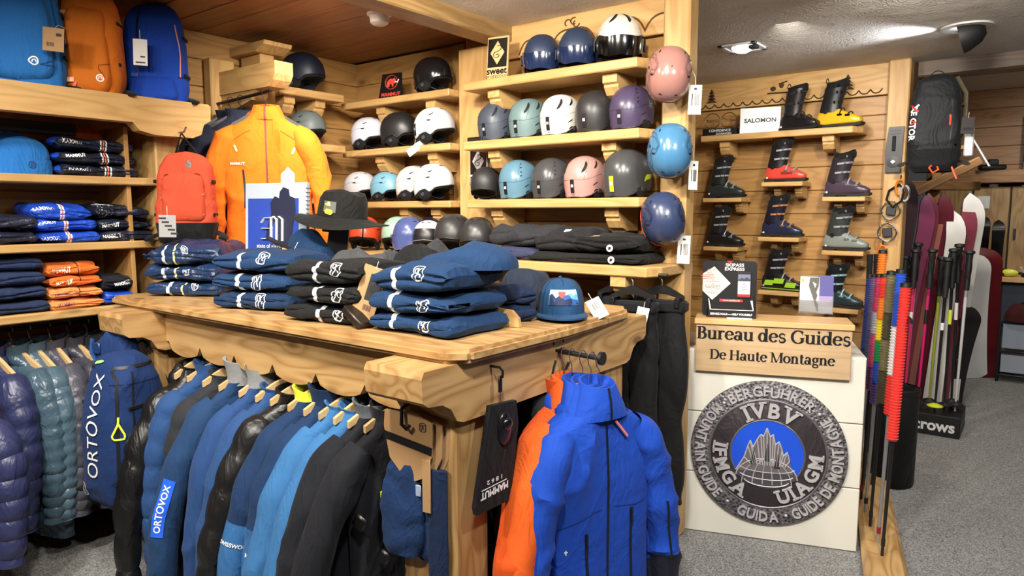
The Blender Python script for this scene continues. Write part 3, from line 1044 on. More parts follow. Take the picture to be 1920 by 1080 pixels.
def hrow(y, z, items, group, py):
    for it in items:
        px = it[0]
        x = W(px, py, 'y', y)[0]
        kw = it[5] if len(it) > 5 else {}
        helmet(it[1], (x, y+kw.pop('dy', 0), z+0.007), it[2], it[3], it[4], group=group, **kw)


g = 'helmets on the pine helmet wall'
hrow(2.995, SH[0], [
    (1017, 'matt navy visor helmet first on the top shelf after the black logo sign', -60, (40, 54, 82), 'plain', dict(rough=0.45, clip=None, visor=(26, 38, 68))),
    (1083, 'matt navy visor helmet between its twin and the white visor helmet', -60, (42, 56, 84), 'plain', dict(rough=0.45, clip=None, visor=(26, 38, 68))),
    (1160, 'off-white racing helmet with glossy black visor on the top shelf', -55, (236, 230, 216), 'flow', dict(clip=None, visor=(8, 8, 9), scale=1.12)),
], g, 110)
hrow(2.985, SH[1], [
    (934, 'slate blue helmet with long top vents, first in the row of five', 88, (74, 82, 96), 'flow', dict(low=0.026, rough=0.45, trim=(50, 56, 66))),
    (993, 'sage green helmet with black rear clip', 88, (108, 134, 136), 'flow', dict(low=0.026, rough=0.45)),
    (1053, 'white helmet with black rear clip between sage and black ones', 88, (240, 236, 226), 'flow', dict(low=0.026, rough=0.3)),
    (1120, 'matt black helmet with small white clip mark on the middle shelf', 88, (44, 43, 43), 'plain', dict(low=0.026, rough=0.4)),
    (1187, 'deep purple metallic helmet with rows of small vents', 88, (78, 66, 96), 'dash', dict(low=0.026, rough=0.3, band=None, dy=-0.01)),
], g, 210)
hrow(2.985, SH[2], [
    (912, 'small black skate style helmet at the start of the lowest helmet shelf', -70, (38, 38, 39), 'plain', dict(low=0.026, rough=0.5, clip=None, scale=0.86)),
    (974, 'pale steel blue helmet with rows of small vents', 88, (100, 140, 162), 'dash', dict(low=0.026, rough=0.28)),
    (1036, 'graphite helmet with rows of small vents', 88, (74, 74, 76), 'dash', dict(low=0.026, rough=0.3)),
    (1098, 'pale rose helmet with black rear clip', 88, (198, 150, 142), 'flow', dict(low=0.026, rough=0.25)),
    (1178, 'dark grey helmet with neon yellow clip and trim', 84, (72, 73, 74), 'plain', dict(low=0.026, rough=0.28, band=(206, 232, 40), scale=1.1, dy=-0.01)),
], g, 340)
g = 'helmets in the corner bay'
hrow(3.06, SH[0]+0.012, [(812, 'gloss black helmet with rolled grey goggle strap on the top corner shelf', 12, (22, 22, 24), 'plain', dict(gloss=True, clip=None, strap=(150, 150, 150), visor=None))], g, 140)
hrow(3.05, SH[1]+0.02, [
    (692, 'white helmet beside a small black box on the corner shelf', 12, (226, 226, 240), 'side', dict(clip=None)),
    (750, 'matt black helmet between two white ones on the corner shelf', 20, (30, 30, 31), 'plain', dict(rough=0.4, clip=None, scale=1.04)),
    (815, 'white helmet with a long white paper tag hanging over the shelf edge', 12, (238, 238, 240), 'side', dict(clip='0.62', scale=1.05)),
], g, 250)
hrow(3.06, SH[2], [
    (676, 'white vented helmet first on the lower corner shelf', 12, (222, 220, 226), 'side', dict(clip=None, scale=0.95)),
    (725, 'light sky blue helmet on the lower corner shelf', 12, (126, 180, 206), 'side', dict(clip=None, scale=0.9)),
    (772, 'pale pink and white helmet on the lower corner shelf', 12, (236, 214, 210), 'side', dict(clip=None, two=((240, 226, 222), 9), scale=1.05, dy=0.03)),
    (820, 'white vented helmet at the post end of the lower corner shelf', 12, (238, 238, 236), 'side', dict(clip=None, scale=1.05, dy=-0.03)),
], g, 350)
hrow(2.86, SH[3], [
    (684, 'orange red helmet with black strap behind the brimmed hat', -60, (224, 74, 40), 'side', dict(clip=None, band=None)),
    (735, 'mint green helmet half hidden by the hat brim', -60, (156, 188, 168), 'plain', dict(clip=None, dy=0.05)),
    (769, 'blue violet metallic helmet with small brim on the lowest corner shelf', -62, (76, 88, 142), 'plain', dict(clip=None, gloss=False, rough=0.25, visor=(70, 82, 132))),
    (803, 'white helmet with black patterned front among dark helmets', -60, (222, 222, 220), 'side', dict(clip=None, scale=0.9, two=((30, 30, 32), 10))),
    (852, 'matt black helmet with claw shaped vents behind the blue hoodies', -70, (44, 44, 45), 'claw', dict(rough=0.4, clip=None, scale=1.08)),
    (900, 'matt black helmet beside the folded trousers', -60, (46, 46, 47), 'side', dict(rough=0.35, clip=None, dy=-0.02)),
], g, 440)
hrow(3.08, SH[3], [(812, 'very dark navy helmet standing behind the blue violet one', -60, (24, 28, 46), 'plain', dict(clip=None))], g, 420)
g = 'helmets on the short corner ledges'
for z, y, lab, fw, col, st, kw in (
        (2.275, 2.70, 'dark navy helmet alone on the short upper ledge', 25, (26, 32, 52), 'plain', dict(rough=0.5, clip=None, scale=1.15)),
        (1.962, 2.72, 'grey helmet with pale pink chin strap on the short ledge', 10, (112, 122, 124), 'side', dict(rough=0.5, clip=None, strap=(232, 196, 190))),
        (1.64, 2.66, 'white helmet peeking out behind the orange jacket sleeve', 20, (226, 228, 234), 'plain', dict(clip=None))):
    helmet(lab, (-3.67, y, z+0.007), fw, col, st, group=g, **kw)


# helmets hung on the pillar: crown towards the aisle
def hang_helmet(label, px, py, col, style, tilt, **kw):
    p = W(px, py, 'y', 2.86)
    up = Vector((0.50, -0.82, 0.12)).normalized()
    fw = Vector((0.10, -0.1, -1.0))
    fw = (fw-up*fw.dot(up)).normalized()
    fw.rotate(Matrix.Rotation(tilt, 3, up))
    sd = up.cross(fw)
    R3 = Matrix((fw, sd, up)).transposed()
    base = Vector(p)-up*0.09
    r = helmet(label, base, 0, col, style, rot=R3.to_euler(), ridge=True, name='hanging_helmet', group='helmets hung on the pillar', **kw)
    pk = MB().tube([(0.0, 0, 0.02), (0.0, 0, 0.10)], 0.009, 8)
    return r


PK = [('rose gold helmet hung topmost on the pine pillar', 1254, 140, (182, 130, 120), -0.12, dict(rough=0.22)),
      ('metallic sky blue helmet hung midway down the pine pillar', 1256, 283, (78, 134, 176), -0.05, dict(rough=0.22)),
      ('dark navy helmet with orange strap hung lowest on the pine pillar', 1243, 410, (54, 66, 100), 0.1, dict(rough=0.28, strap=(236, 84, 40), trim=(236, 84, 40)))]
for lab, px, py, col, tl, kw in PK:
    hang_helmet(lab, px, py, col, 'wave', tl, clip=None, scale=1.0, **kw)
    p = W(px, py, 'y', 2.98)
    h = MB().tube([(0, 0.02, 0.0), (0, -0.10, 0.0), (0, -0.12, 0.02)], 0.008, 8).build('wooden_peg', M['pineY'], None, loc=(p[0], 2.975, p[2]-0.01))
    tag(h, 'small peg on the pillar behind the %s helmet' % lab.split(' helmet')[0], 'peg')


def card(name, label, cat, c, w, h, normal, material, rolla=0.0, thick=0.0016, text=None, string=None, lean=0.0, group=None):
    """thin hanging card facing heading `normal` (degrees of its outward direction)"""
    rz = math.radians(normal+90)
    r = thing(name, label, cat, c, group=group, rot=(lean, 0, rz))
    mx = Matrix.Rotation(rolla, 4, 'Y')
    MB().box((0, 0, 0), (w, thick, h), 0.0006, mx).build('card', material, r, smooth=False)
    mb = MB()
    for q in (text or []):
        if q[0] == 'bar':
            k = 9
            for i in range(k):
                mb.box((q[1]+(i-k/2)*q[3]/k, -thick/2-0.0006, q[2]), (q[3]/k*(0.3+0.35*((i*7) % 3)/2), 0.0006, q[4]), 0.0001, mx)
        elif q[0] == 'line':
            mb.box((q[1], -thick/2-0.0006, q[2]), (q[3], 0.0006, q[4]), 0.0001, mx)
        else:
            flat_text(mb, q[0], q[3], (q[1], -thick/2-0.001, q[2]), mx, bold=0.02)
    if mb.n:
        mb.build('print', mat((30, 30, 32), 0.7), r, smooth=False)
    if string:
        pts = [(0, 0, h/2-0.006)] + [tuple(p) for p in string]
        MB().tube(pts, 0.0012, 5, mx=mx).build('string', mat((225, 222, 215), 0.8), r)
    return r


for px, py, nm, nz in ((1303, 187, 'rose gold', -60), (1300, 329, 'sky blue', -20), (1282, 468, 'dark navy', -60)):
    p = W(px, py, 'y', 2.92)
    card('price_tag', 'white price tag hanging from the %s helmet on the pillar' % nm, 'tag', p, 0.055, 0.125, nz, PAPER, 0.03,
         text=[('bar', 0.008, 0.0, 0.02, 0.05), ('line', -0.012, 0.0, 0.004, 0.05), ('line', 0.0, 0.045, 0.012, 0.008)], string=[(-0.005, 0.0, 0.1), (-0.03, 0.0, 0.14)])
p = W(780, 277, 'y', 2.975)
card('price_tag', 'long blank white tag lying over the corner shelf edge', 'tag', p, 0.13, 0.045, -75, PAPER, -0.55, string=[(0.03, 0.0, 0.05)])


# ------------------------------------------------------------------ ski boots
def boot(label, loc, rz, shell, cuff, accent=None, liner=(24, 24, 26), buckle=(150, 150, 155), scale=1.0, sole=(22, 22, 24), soft=False, lettering=None):
    r = thing('ski_boot', label, 'ski boot', loc, rz, 'ski boots on the far wall')
    r.scale = (scale,)*3
    # foot: sections along x
    xs = np.array([-0.125, -0.122, -0.10, -0.05, 0.0, 0.05, 0.10, 0.14, 0.165, 0.172])
    hw = np.array([0.012, 0.030, 0.038, 0.041, 0.040, 0.045, 0.050, 0.046, 0.032, 0.012])
    ht = np.array([0.07, 0.105, 0.135, 0.150, 0.138, 0.112, 0.088, 0.072, 0.056, 0.036])
    th = np.linspace(0, 2*PI, 28, endpoint=False)
    P = np.zeros((len(xs), 28, 3))
    for i in range(len(xs)):
        y = hw[i]*np.sign(np.cos(th))*np.abs(np.cos(th))**0.7
        zz = np.sin(th)
        z = np.where(zz > 0, 0.045+(ht[i]-0.045)*np.abs(zz)**0.8, 0.045-(0.027 if 1 < i < 9 else 0.012)*np.abs(zz)**0.5)
        P[i] = np.stack([np.full(28, xs[i]), y, z], 1)
    s = Surf(P, cv=True)
    s.mb(caps=True).build('lower_shell', plastic(shell, 0.3), r)
    # sole
    mb = MB()
    mb.prism([(-0.128, 0.0), (-0.05, 0.0), (-0.045, 0.008), (0.03, 0.008), (0.04, 0.0), (0.165, 0.004), (0.178, 0.012), (0.178, 0.026), (-0.130, 0.026)], -0.034, 0.034, 'Y')
    mb.build('sole', plastic(sole, 0.6), r, smooth=False)
    # cuff
    n = 24
    th = np.linspace(0, 2*PI, n, endpoint=False)
    ks = [(0.105, -0.048, 0.072, 0.046), (0.14, -0.043, 0.072, 0.047), (0.19, -0.032, 0.072, 0.049), (0.25, -0.016, 0.075, 0.054), (0.280, -0.010, 0.078, 0.057)]
    if soft:
        ks = ks+[(0.30, -0.004, 0.071, 0.058)]
    C = np.zeros((n, len(ks), 3))
    for j, (z, cx, rx, ry) in enumerate(ks):
        C[:, j] = np.stack([cx+rx*np.cos(th), ry*np.sin(th), z+0.012*np.cos(th)*(j/4)-0.015*(np.cos(th) > 0.8)*(j == 0)], 1)
    cs = Surf(C, cu=True)
    cs.mb().build('cuff', plastic(cuff, 0.33), r)
    L = np.zeros((n, 5, 3))
    for j, (z, cx, rx, ry) in enumerate([(0.24, -0.018, 0.068, 0.05), (0.29, -0.008, 0.070, 0.051), (0.312, -0.004, 0.072, 0.054), (0.312, -0.004, 0.058, 0.040), (0.26, -0.01, 0.052, 0.036)]):
        L[:, j] = np.stack([cx+rx*np.cos(th), ry*np.sin(th), z+0.008*np.cos(th)+0.008*(np.cos(2*th))], 1)
    Surf(L, cu=True).mb().build('liner', fab(liner), r)
    MB().box((0.060, 0, 0.296), (0.014, 0.055, 0.045), 0.006, Matrix.Rotation(0.0, 4, 'Y')).build('tongue', fab(liner), r)
    # straps and buckles
    for z, u, on in ((0.275, 0.0, 'strap'), (0.225, 0, 'b'), (0.175, 0, 'b')):
        mb = MB()
        cs.line(mb, [(q, (z-0.105)/0.18) for q in np.linspace(-0.28, 0.28, 12)], 0.026 if on == 'strap' else 0.013, 0.003, n=20)
        mb.build('power_strap' if on == 'strap' else 'buckle_strap', fab((26, 26, 28)) if on == 'strap' else mat(buckle, 0.3), r)
        for sg in ((-0.17,) if on == 'strap' else (-0.17, -0.10)):
            p = cs.at(sg, (z-0.105)/0.18, 0.007)
            MB().box(p, (0.012, 0.012, 0.018), 0.003).build('buckle', mat(buckle, 0.25, metal=0.6), r)
    for x, hgt in ((0.03, 0.128), (0.085, 0.098)):
        mb = MB()
        a = np.linspace(-1.25, 1.25, 12)
        wv_ = 0.050 if x > 0.05 else 0.046
        mb.tube(np.stack([np.full(12, x)+0.012*np.cos(a), wv_*np.sin(a)*1.0, 0.055+(hgt-0.052)*np.cos(a)], 1), 0.0045, 6)
        mb.build('buckle_strap', mat(buckle, 0.3), r)
        MB().box((x+0.006, -wv_*0.98, 0.082 if x < 0.05 else 0.074), (0.034, 0.008, 0.014), 0.003, None).build('buckle', mat(buckle, 0.25, metal=0.6), r)
    for sg in (-1, 1):
        MB().cyl((-0.06, sg*0.046, 0.11), 0.014, 0.008, 'Y', 14).build('pivot', mat((16, 16, 18), 0.4), r)
        MB().cyl((-0.105, sg*0.037, 0.032), 0.007, 0.004, 'Y', 10).build('heel_stud', mat((230, 230, 230), 0.4), r)
    if accent:
        mb = MB()
        for a0, a1, zz in ((-0.10, -0.02, 0.06), (-0.03, 0.06, 0.075), (0.06, 0.15, 0.05)):
            mb.prism([(a0, zz-0.022), (a1-0.012, zz-0.022), (a1, zz+0.016), (a0+0.012, zz+0.016)], -0.0515, -0.047, 'Y')
        mb.build('accent_panel', plastic(accent, 0.4), r, smooth=False)
        MB().box((0.02, 0, 0.012), (0.29, 0.074, 0.006), 0.002).build('welt', plastic(accent, 0.4), r)
    if lettering:
        mb = MB()
        mx = Matrix.Translation((0.045, -0.0505, 0.062))
        flat_text(mb, lettering[0], lettering[1], (0, 0, 0), mx, bold=0.03)
        mb.build('lettering', mat(lettering[2], 0.5), r, smooth=False)
    # pull loop
    t = np.linspace(0, PI, 10)
    MB().tube(np.stack([-0.075+0.0*t, 0.02*np.cos(t), 0.305+0.035*np.sin(t)], 1), 0.003, 5).build('pull_loop', SOFTBLK, r)
    return r


BZ = {b[4]: ((W(b[0], b[2], 'y', 5.15)[0]+W(b[1], b[2], 'y', 5.15)[0])/2, b[3]) for b in BOOTS}
for key, lab, sh, cu, kw in (
        ('dark green ski boot', 'dark green touring boot on the topmost ledge of its column', (44, 54, 54), (30, 36, 38), {}),
        ('red ski boot', 'bright red ski boot with black cuff on the middle ledge', (232, 78, 66), (26, 26, 30), dict(lettering=('TECNICA', 0.02, (30, 20, 20)))),
        ('plum ski boot', 'plum purple ski boot with two silver buckles', (74, 60, 78), (48, 44, 52), {}),
        ('black ski boot', 'plain black ski boot behind the black leaflet stand', (26, 27, 30), (30, 30, 33), {}),
        ('shiny navy ski boot', 'shiny navy ski boot with small orange details', (38, 46, 74), (26, 28, 44), dict(buckle=(170, 120, 90))),
        ('grey ski boot', 'pale grey green ski boot with black cuff', (138, 146, 140), (58, 62, 62), {}),
        ('black and lime ski boot', 'black ski boot with lime green lettering and welt', (26, 28, 30), (22, 23, 26), dict(accent=(170, 222, 50))),
        ('dark teal ski boot', 'dark teal ski boot partly hidden by the brochure holder', (40, 58, 66), (22, 26, 30), dict(buckle=(150, 190, 200)))):
    boot(lab, (BZ[key][0]-0.02, 5.235, BZ[key][1]+0.002), -0.12, sh, cu, scale=0.97, **kw)
x = W(1497, 236, 'y', 5.2)[0]
boot('all black soft ski boot on the high shelf beside the white card', (x-0.02, 5.235, 2.114), -0.35, (26, 26, 28), (32, 31, 33), scale=0.98, buckle=(46, 46, 48), soft=True)
x = W(1572, 232, 'y', 5.2)[0]
boot('yellow and black touring boot on the high shelf', (x-0.02, 5.235, 2.114), -0.2, (232, 190, 40), (30, 30, 34), scale=1.0, buckle=(30, 30, 30), liner=(26, 26, 28))
# ------------------------------------------------------------------ folded clothes
def qz_at(vq, cw, qz):
    return np.interp(vq, cw, qz)


def folded_surf(Wd, D, T, seed, wr=0.004, layers=2, nu=36, nv=72, puff=0.0, bulge=0.0):
    u = np.linspace(0, 1, nu)
    td = np.linspace(-PI, PI, 2001)
    qy = -np.sign(np.cos(td))*np.abs(np.cos(td))**0.55*D/2
    qz = np.sign(np.sin(td))*np.abs(np.sin(td))**0.62*T/2
    sl = np.r_[0, np.cumsum(np.hypot(np.diff(qy), np.diff(qz)))]
    mid = np.interp(0, td, sl)
    dens = np.where(np.abs(sl-mid) < 0.12, 4.0, 1.0)
    cw = np.r_[0, np.cumsum(dens[1:]*np.diff(sl))]
    cw -= np.interp(0, td, cw)
    tot = cw[-1]-cw[0]
    vq = np.linspace(0, 1, nv, endpoint=False)*tot
    vq = np.where(vq > cw[-1], vq-tot, vq)
    th = np.interp(vq, cw, td)                          # 0 front, pi/2 top
    x = (u-0.5)*2
    e = (1-np.abs(x)**7)**(1/3.0)
    e = np.maximum(e, 0.06)
    P = np.zeros((nu, nv, 3))
    cy = -np.sign(np.cos(th))*np.abs(np.cos(th))**0.55
    cz = np.sign(np.sin(th))*np.abs(np.sin(th))**0.62
    for i in range(nu):
        P[i, :, 0] = x[i]*Wd/2
        P[i, :, 1] = cy*D/2*(0.9+0.1*e[i])
        P[i, :, 2] = T/2+cz*T/2*e[i]*(1+bulge*(1-x[i]**2))
    s = Surf(P, cv=True)
    # fold lines along the front edge
    A = vq/0.012*0.15*0.5
    A = np.clip(qz_at(vq, cw, qz)/(T/2), -1, 1)*0.62+np.where(np.abs(th) > PI/2, 9, 0)
    d = np.zeros((nu, nv))
    for k in range(layers):
        c0 = (-0.55+1.1*(k+0.5)/layers)
        c = c0+0.22*np.sin(u*PI*1.3+seed+k)
        d -= 0.011*np.exp(-((A[None, :]-c[:, None])/0.10)**2)
    top = np.clip(np.sin(th), 0, 1)[None, :]**0.5
    s.disp(-d*-1 if not s.flip else d)
    w = wob(s.P+seed, 14, seed)*wr+crease(s.P*1.0+seed, 20, seed+5)*wr*1.2
    if puff:
        w = w+puff*np.abs(np.sin(u*Wd*PI/0.05))[:, None]**0.6
    s.P[:, :, 2] += (w*top)*1.2
    s.P = s.P+s.N*(w*(1-top)*0.8)[..., None]
    s.P[:, :, 2] = np.maximum(s.P[:, :, 2], 0.0)
    s.normals()
    c = s.P.mean((0, 1))
    if (s.N*(s.P-c)).sum() < 0:
        s.flip = not s.flip
        s.normals()
    return s


FRAME_LOGO = [[(math.copysign(abs(math.cos(a))**0.5, math.cos(a))*1.0, math.copysign(abs(math.sin(a))**0.5, math.sin(a))*1.0) for a in np.linspace(0, 2*PI, 29)],
              [(0.02, 0.06), (-0.52, 0.06), (-0.60, 0.30), (-0.52, 0.55), (0.0, 0.55), (0.02, 0.06)], [(0.02, 0.06), (0.62, 0.62)], [(0.05, 0.05), (-0.30, -0.30), (-0.42, -0.92)], [(0.10, 0.0), (0.52, -0.62)]]


def logo(s, parent, u, v, size, ang=0.0, col=None, wd=None, off=0.0025, name='logo'):
    mb = MB()
    s.strokes(mb, u, v, [[(a*size*0.8, b*size) for a, b in L] for L in FRAME_LOGO], wd or size*0.17, ang, off)
    return mb.build(name, col or WHITE, parent)


def mammoth(s, parent, u, v, size, col):
    mb = MB()
    s.strokes(mb, u, v, [[(math.cos(a)*size, math.sin(a)*size) for a in np.linspace(0, 2*PI, 19)]], size*0.22, 0, 0.002)
    s.slot(mb, u, v, size*1.3, size*0.9, 0.3, 0.0022)
    return mb.build('logo', col, parent)


def folded(name, label, cat, loc, rz, Wd, D, T, material, seed, group=None, stripes=(), lg=None, word=None, tilt=0.0, lat=0.0, layers=2, wr=0.004, puff=0.0, extra=None, bulge=0.0, zips=(), collar=None):
    r = thing(name, label, cat, loc, group=group, rot=(tilt, lat, rz))
    s = folded_surf(Wd, D, T*0.97, seed, wr*1.5, layers, puff=puff, bulge=bulge)
    s.mb(caps=True).build('body', material, r)
    for st in stripes:           # (u, width, material, v0, v1)
        mb = MB()
        s.line(mb, [(st[0]+0.012*math.sin(3*v+seed), v) for v in np.linspace(st[3], st[4], 14)], st[1], 0.0016, n=22)
        mb.build('stripe', st[2], r)
    if lg:
        logo(s, r, lg[0], lg[1], lg[2], lg[3], lg[4] if len(lg) > 4 else None)
    if word:
        mb = MB()
        s.text(mb, word[1], word[2], word[0], word[3], word[4], bold=0.03)
        mb.build('lettering', word[5], r)
    for z in zips:
        mb = MB()
        s.line(mb, [(z, v) for v in np.linspace(-0.12, 0.2, 10)], 0.004, 0.002, n=14)
        mb.build('zip', BLACK, r)
    if collar:                   # inner lining showing at one end: (u side, material)
        mb = MB()
        sx = -1 if collar[0] < 0.5 else 1
        mb.ell((sx*Wd*0.40, -D*0.22, T*0.55), (Wd*0.14, D*0.24, T*0.42), 14, 8)
        mb.build('collar', collar[1], r)
    r['top'] = T
    return r


def rumple(name, label, cat, loc, rz, dims, material, seed, group=None, amp=0.35, fr=9, parts=None, parent=None, rot=None):
    """loosely heaped cloth"""
    nu, nv = 40, 20
    U = np.linspace(0, 2*PI, nu, endpoint=False)
    V = np.linspace(0.03, PI*0.62, nv)
    P = np.zeros((nu, nv, 3))
    for i in range(nu):
        c, s_ = math.cos(U[i]), math.sin(U[i])
        rr = (abs(c)**2.8+abs(s_)**2.8)**(-1/2.8)
        P[i, :, 0] = rr*c*dims[0]/2*np.sin(np.minimum(V, PI/2))**0.75
        P[i, :, 1] = rr*s_*dims[1]/2*np.sin(np.minimum(V, PI/2))**0.75
        P[i, :, 2] = dims[2]*np.maximum(0, np.cos(V))**0.6
    D = wob(P+seed, fr, seed)*dims[2]*amp*0.5+crease(P+seed, fr*1.6, seed+2)*dims[2]*amp*0.7
    fall = np.clip(P[:, :, 2]/dims[2], 0, 1)
    P[:, :, 2] += D*fall
    P[:, :, :2] *= (1+0.10*wob(P+seed*2, fr*0.8, seed+9))[..., None]
    s = Surf(P, cu=True)
    if parent is not None:
        return s.mb(caps=True).build(name, material, parent, loc=loc, rot=rot)
    r = thing(name, label, cat, loc, rz, group)
    s.mb(caps=True).build('body', material, r)
    r2 = (r, s)
    return r2


NAVY = fab((34, 58, 92))
NAVYD = fab((28, 36, 58))
OB = fab((30, 70, 118))        # petrol blue hoodie
OBD = fab((27, 60, 104))
BLK = fab((30, 31, 33))
GRY = fab((92, 94, 97))
ROYAL = shiny((32, 84, 214))
ORANGE = fab((244, 122, 44))
LORANGE = fab((250, 160, 90))
NAVYS = shiny((34, 44, 66))
PEA = fab((42, 44, 62))
WSTR = mat((232, 236, 238), 0.6)
ORSTR = mat((232, 120, 80), 0.6)

# left wall unit shelves: helper places by photo pixel along the shelf front
XS = -3.47


def unit_stack(pxa, pxb, py, z, items, D=0.26, off=0.0):
    ya, yb = W(pxa, py, 'x', XS)[1], W(pxb, py, 'x', XS)[1]
    zz = z
    for k, it in enumerate(items):
        f = folded(it[0], it[1], it[2], (XS-D/2-off-0.004*k, (ya+yb)/2+it[6].pop('dx', 0), zz), PI/2, yb-ya, D, it[4], it[3], it[5], **it[6])
        zz += it[4]*1.0+0.006


zA, zB, zC = 1.712, 1.412, 1.112
gA = 'navy jackets folded on the upper clothes shelf'
sw = [(0.55, 0.006, WSTR, -0.12, 0.22), (0.585, 0.006, ORSTR, -0.12, 0.22), (0.62, 0.006, WSTR, -0.12, 0.22)]
unit_stack(118, 262, 320, zA, [
    ('folded_jacket', 'bottom navy jacket of the stack with blue lining on upper clothes shelf', 'jacket', NAVYS, 0.052, 11, dict(group=gA, stripes=sw, word=('MAMMUT', 0.20, 0.02, 0.019, 0, WHITE), collar=(0, ROYAL), zips=(0.42,))),
    ('folded_jacket', 'middle navy jacket of the stack with blue lining on upper clothes shelf', 'jacket', NAVYS, 0.050, 12, dict(group=gA, stripes=sw, word=('MAMMUT', 0.20, 0.02, 0.019, 0.1, WHITE), dx=-0.008, collar=(0, ROYAL), zips=(0.42,))),
    ('folded_jacket', 'top navy jacket of the stack with blue lining on upper clothes shelf', 'jacket', NAVYS, 0.058, 13, dict(group=gA, stripes=sw, word=('MAMMUT', 0.20, 0.02, 0.020, -0.05, WHITE), dx=-0.016, collar=(0, ROYAL), lat=0.03)),
])
p = W(160, 262, 'x', -3.66)
rumple('folded_jacket', 'orange jacket heaped behind the navy stack on the upper shelf', 'jacket', (-3.68, p[1], zA), PI/2, (0.22, 0.12, 0.225), fab((214, 98, 36)), 31)
# beanies
for k, (px, colr, lab, z, dy) in enumerate(((45, (44, 132, 220), 'light blue ribbed beanie with round badge at the front of the shelf', zA, 0.0), (40, (34, 92, 180), 'darker blue beanie standing behind the light blue one', zA+0.028, 0.10))):
    y = W(px, 300, 'x', -3.52)[1]
    r = thing('beanie', lab, 'hat', (-3.54-dy, y, z), PI/2, 'beanies on the upper clothes shelf')
    nu, nv = 60, 16
    U = np.linspace(0, 2*PI, nu, endpoint=False)
    V = np.linspace(0, 1, nv)
    P = np.zeros((nu, nv, 3))
    for i in range(nu):
        c, s_ = math.cos(U[i]), math.sin(U[i])
        prof = np.where(V < 0.45, 1.0+0.02*np.sin(V*8), np.sqrt(np.maximum(0, 1-((V-0.45)/0.55)**2.4)))
        prof = np.maximum(prof, 0.03)
        rib = 1+0.012*np.sin(U[i]*38)*(V < 0.32)
        P[i] = np.stack([0.105*c*prof*rib, 0.045*s_*prof*rib, 0.165*V], 1)
    s = Surf(P, cu=True)
    s.mb().build('crown', mat(colr, 0.85, 'knit'), r)
    P2 = P[:, :7].copy()
    P2[:, :, :2] *= 1.05
    P2[:, :, 2] *= 1.0
    s2 = Surf(P2, cu=True)
    s2.mb().build('cuff', mat(colr, 0.85, 'knit'), r)
    if k == 0:
        mb = MB()
        s2.strokes(mb, 0.78, 0.62, [[(0.014*math.cos(a), 0.014*math.sin(a)) for a in np.linspace(0, 2*PI, 17)], [(-0.008, 0.0), (0.0, 0.006), (0.008, 0.0)], [(-0.006, -0.006), (0.006, -0.004)]], 0.0035)
        mb.build('badge', mat((20, 40, 96), 0.7), r)
gB = 'clothes folded on the second shelf'
bs = [(0.45, 0.006, WSTR, -0.14, 0.22), (0.475, 0.006, ORSTR, -0.14, 0.22), (0.50, 0.006, WSTR, -0.14, 0.22)]
unit_stack(-30, 76, 455, zB, [
    ('folded_jacket', 'lower slate navy jacket at the shelf end beside the blue stack', 'jacket', shiny((44, 48, 72)), 0.055, 21, dict(group=gB, zips=(0.5,))),
    ('folded_jacket', 'upper slate navy jacket at the shelf end beside the blue stack', 'jacket', shiny((48, 52, 78)), 0.062, 22, dict(group=gB, zips=(0.5,), lat=-0.05)),
])
unit_stack(78, 190, 452, zB, [
    ('folded_jacket', 'royal blue jacket at the bottom of the second shelf stack', 'jacket', ROYAL, 0.050, 23, dict(group=gB, stripes=bs, word=('MAMMUT', 0.15, 0.0, 0.019, 0.05, WHITE))),
    ('folded_jacket', 'royal blue jacket in the middle of the second shelf stack', 'jacket', ROYAL, 0.050, 24, dict(group=gB, stripes=bs, word=('MAMMUT', 0.14, 0.02, 0.019, 0.1, WHITE), dx=-0.01)),
    ('folded_jacket', 'royal blue jacket on top of the second shelf stack', 'jacket', ROYAL, 0.062, 25, dict(group=gB, stripes=bs, word=('MAMMUT', 0.17, 0.04, 0.022, 0.12, WHITE), dx=-0.025, lat=0.05, tilt=0.08)),
])
unit_stack(190, 290, 448, zB, [
    ('folded_jacket', 'dark navy jacket at the bottom of the stack beside the post', 'jacket', NAVYS, 0.046, 26, dict(group=gB, word=('MAMMUT', 0.2, 0.0, 0.018, 0.0, WHITE), zips=(0.7,))),
    ('folded_jacket', 'dark navy jacket in the middle of the stack beside the post', 'jacket', NAVYS, 0.048, 27, dict(group=gB, word=('MAMMUT', 0.2, 0.0, 0.018, 0.08, WHITE), zips=(0.7,))),
    ('folded_jacket', 'dark navy hooded jacket on top of the stack beside the post', 'jacket', NAVYS, 0.066, 28, dict(group=gB, word=('MAMMUT', 0.2, -0.02, 0.018, 0.2, WHITE), lat=0.06, dx=-0.012)),
])
gC = 'jumpers folded on the lowest shelf'
it = []
for k, nm in enumerate(('lowest', 'second lowest', 'second highest', 'topmost')):
    it.append(('folded_jumper', '%s blue jumper of the stack beside the orange jackets' % nm, 'jumper', fab((44, 62, 104)), 0.056, 40+k, dict(group=gC, wr=0.003, layers=1, dx=-0.004*k)))
unit_stack(-40, 97, 585, zC, it)
it = []
for k, (nm, mm, wd) in enumerate((('lowest light', LORANGE, (120, 60, 110)), ('second lowest light', LORANGE, (120, 60, 110)), ('second highest deep', ORANGE, (240, 240, 236)), ('topmost deep', ORANGE, (240, 240, 236)))):
    it.append(('folded_jacket', '%s orange jacket of the stack on the lowest clothes shelf' % nm, 'jacket', mm, 0.044 if k < 3 else 0.055, 50+k, dict(group=gC, word=('MAMMUT', 0.25, 0.0, 0.017, 0.05, mat(wd, 0.6)), zips=(0.55,) if k > 0 else (), dx=0.003*((-1)**k), wr=0.006)))
unit_stack(99, 198, 578, zC, it)
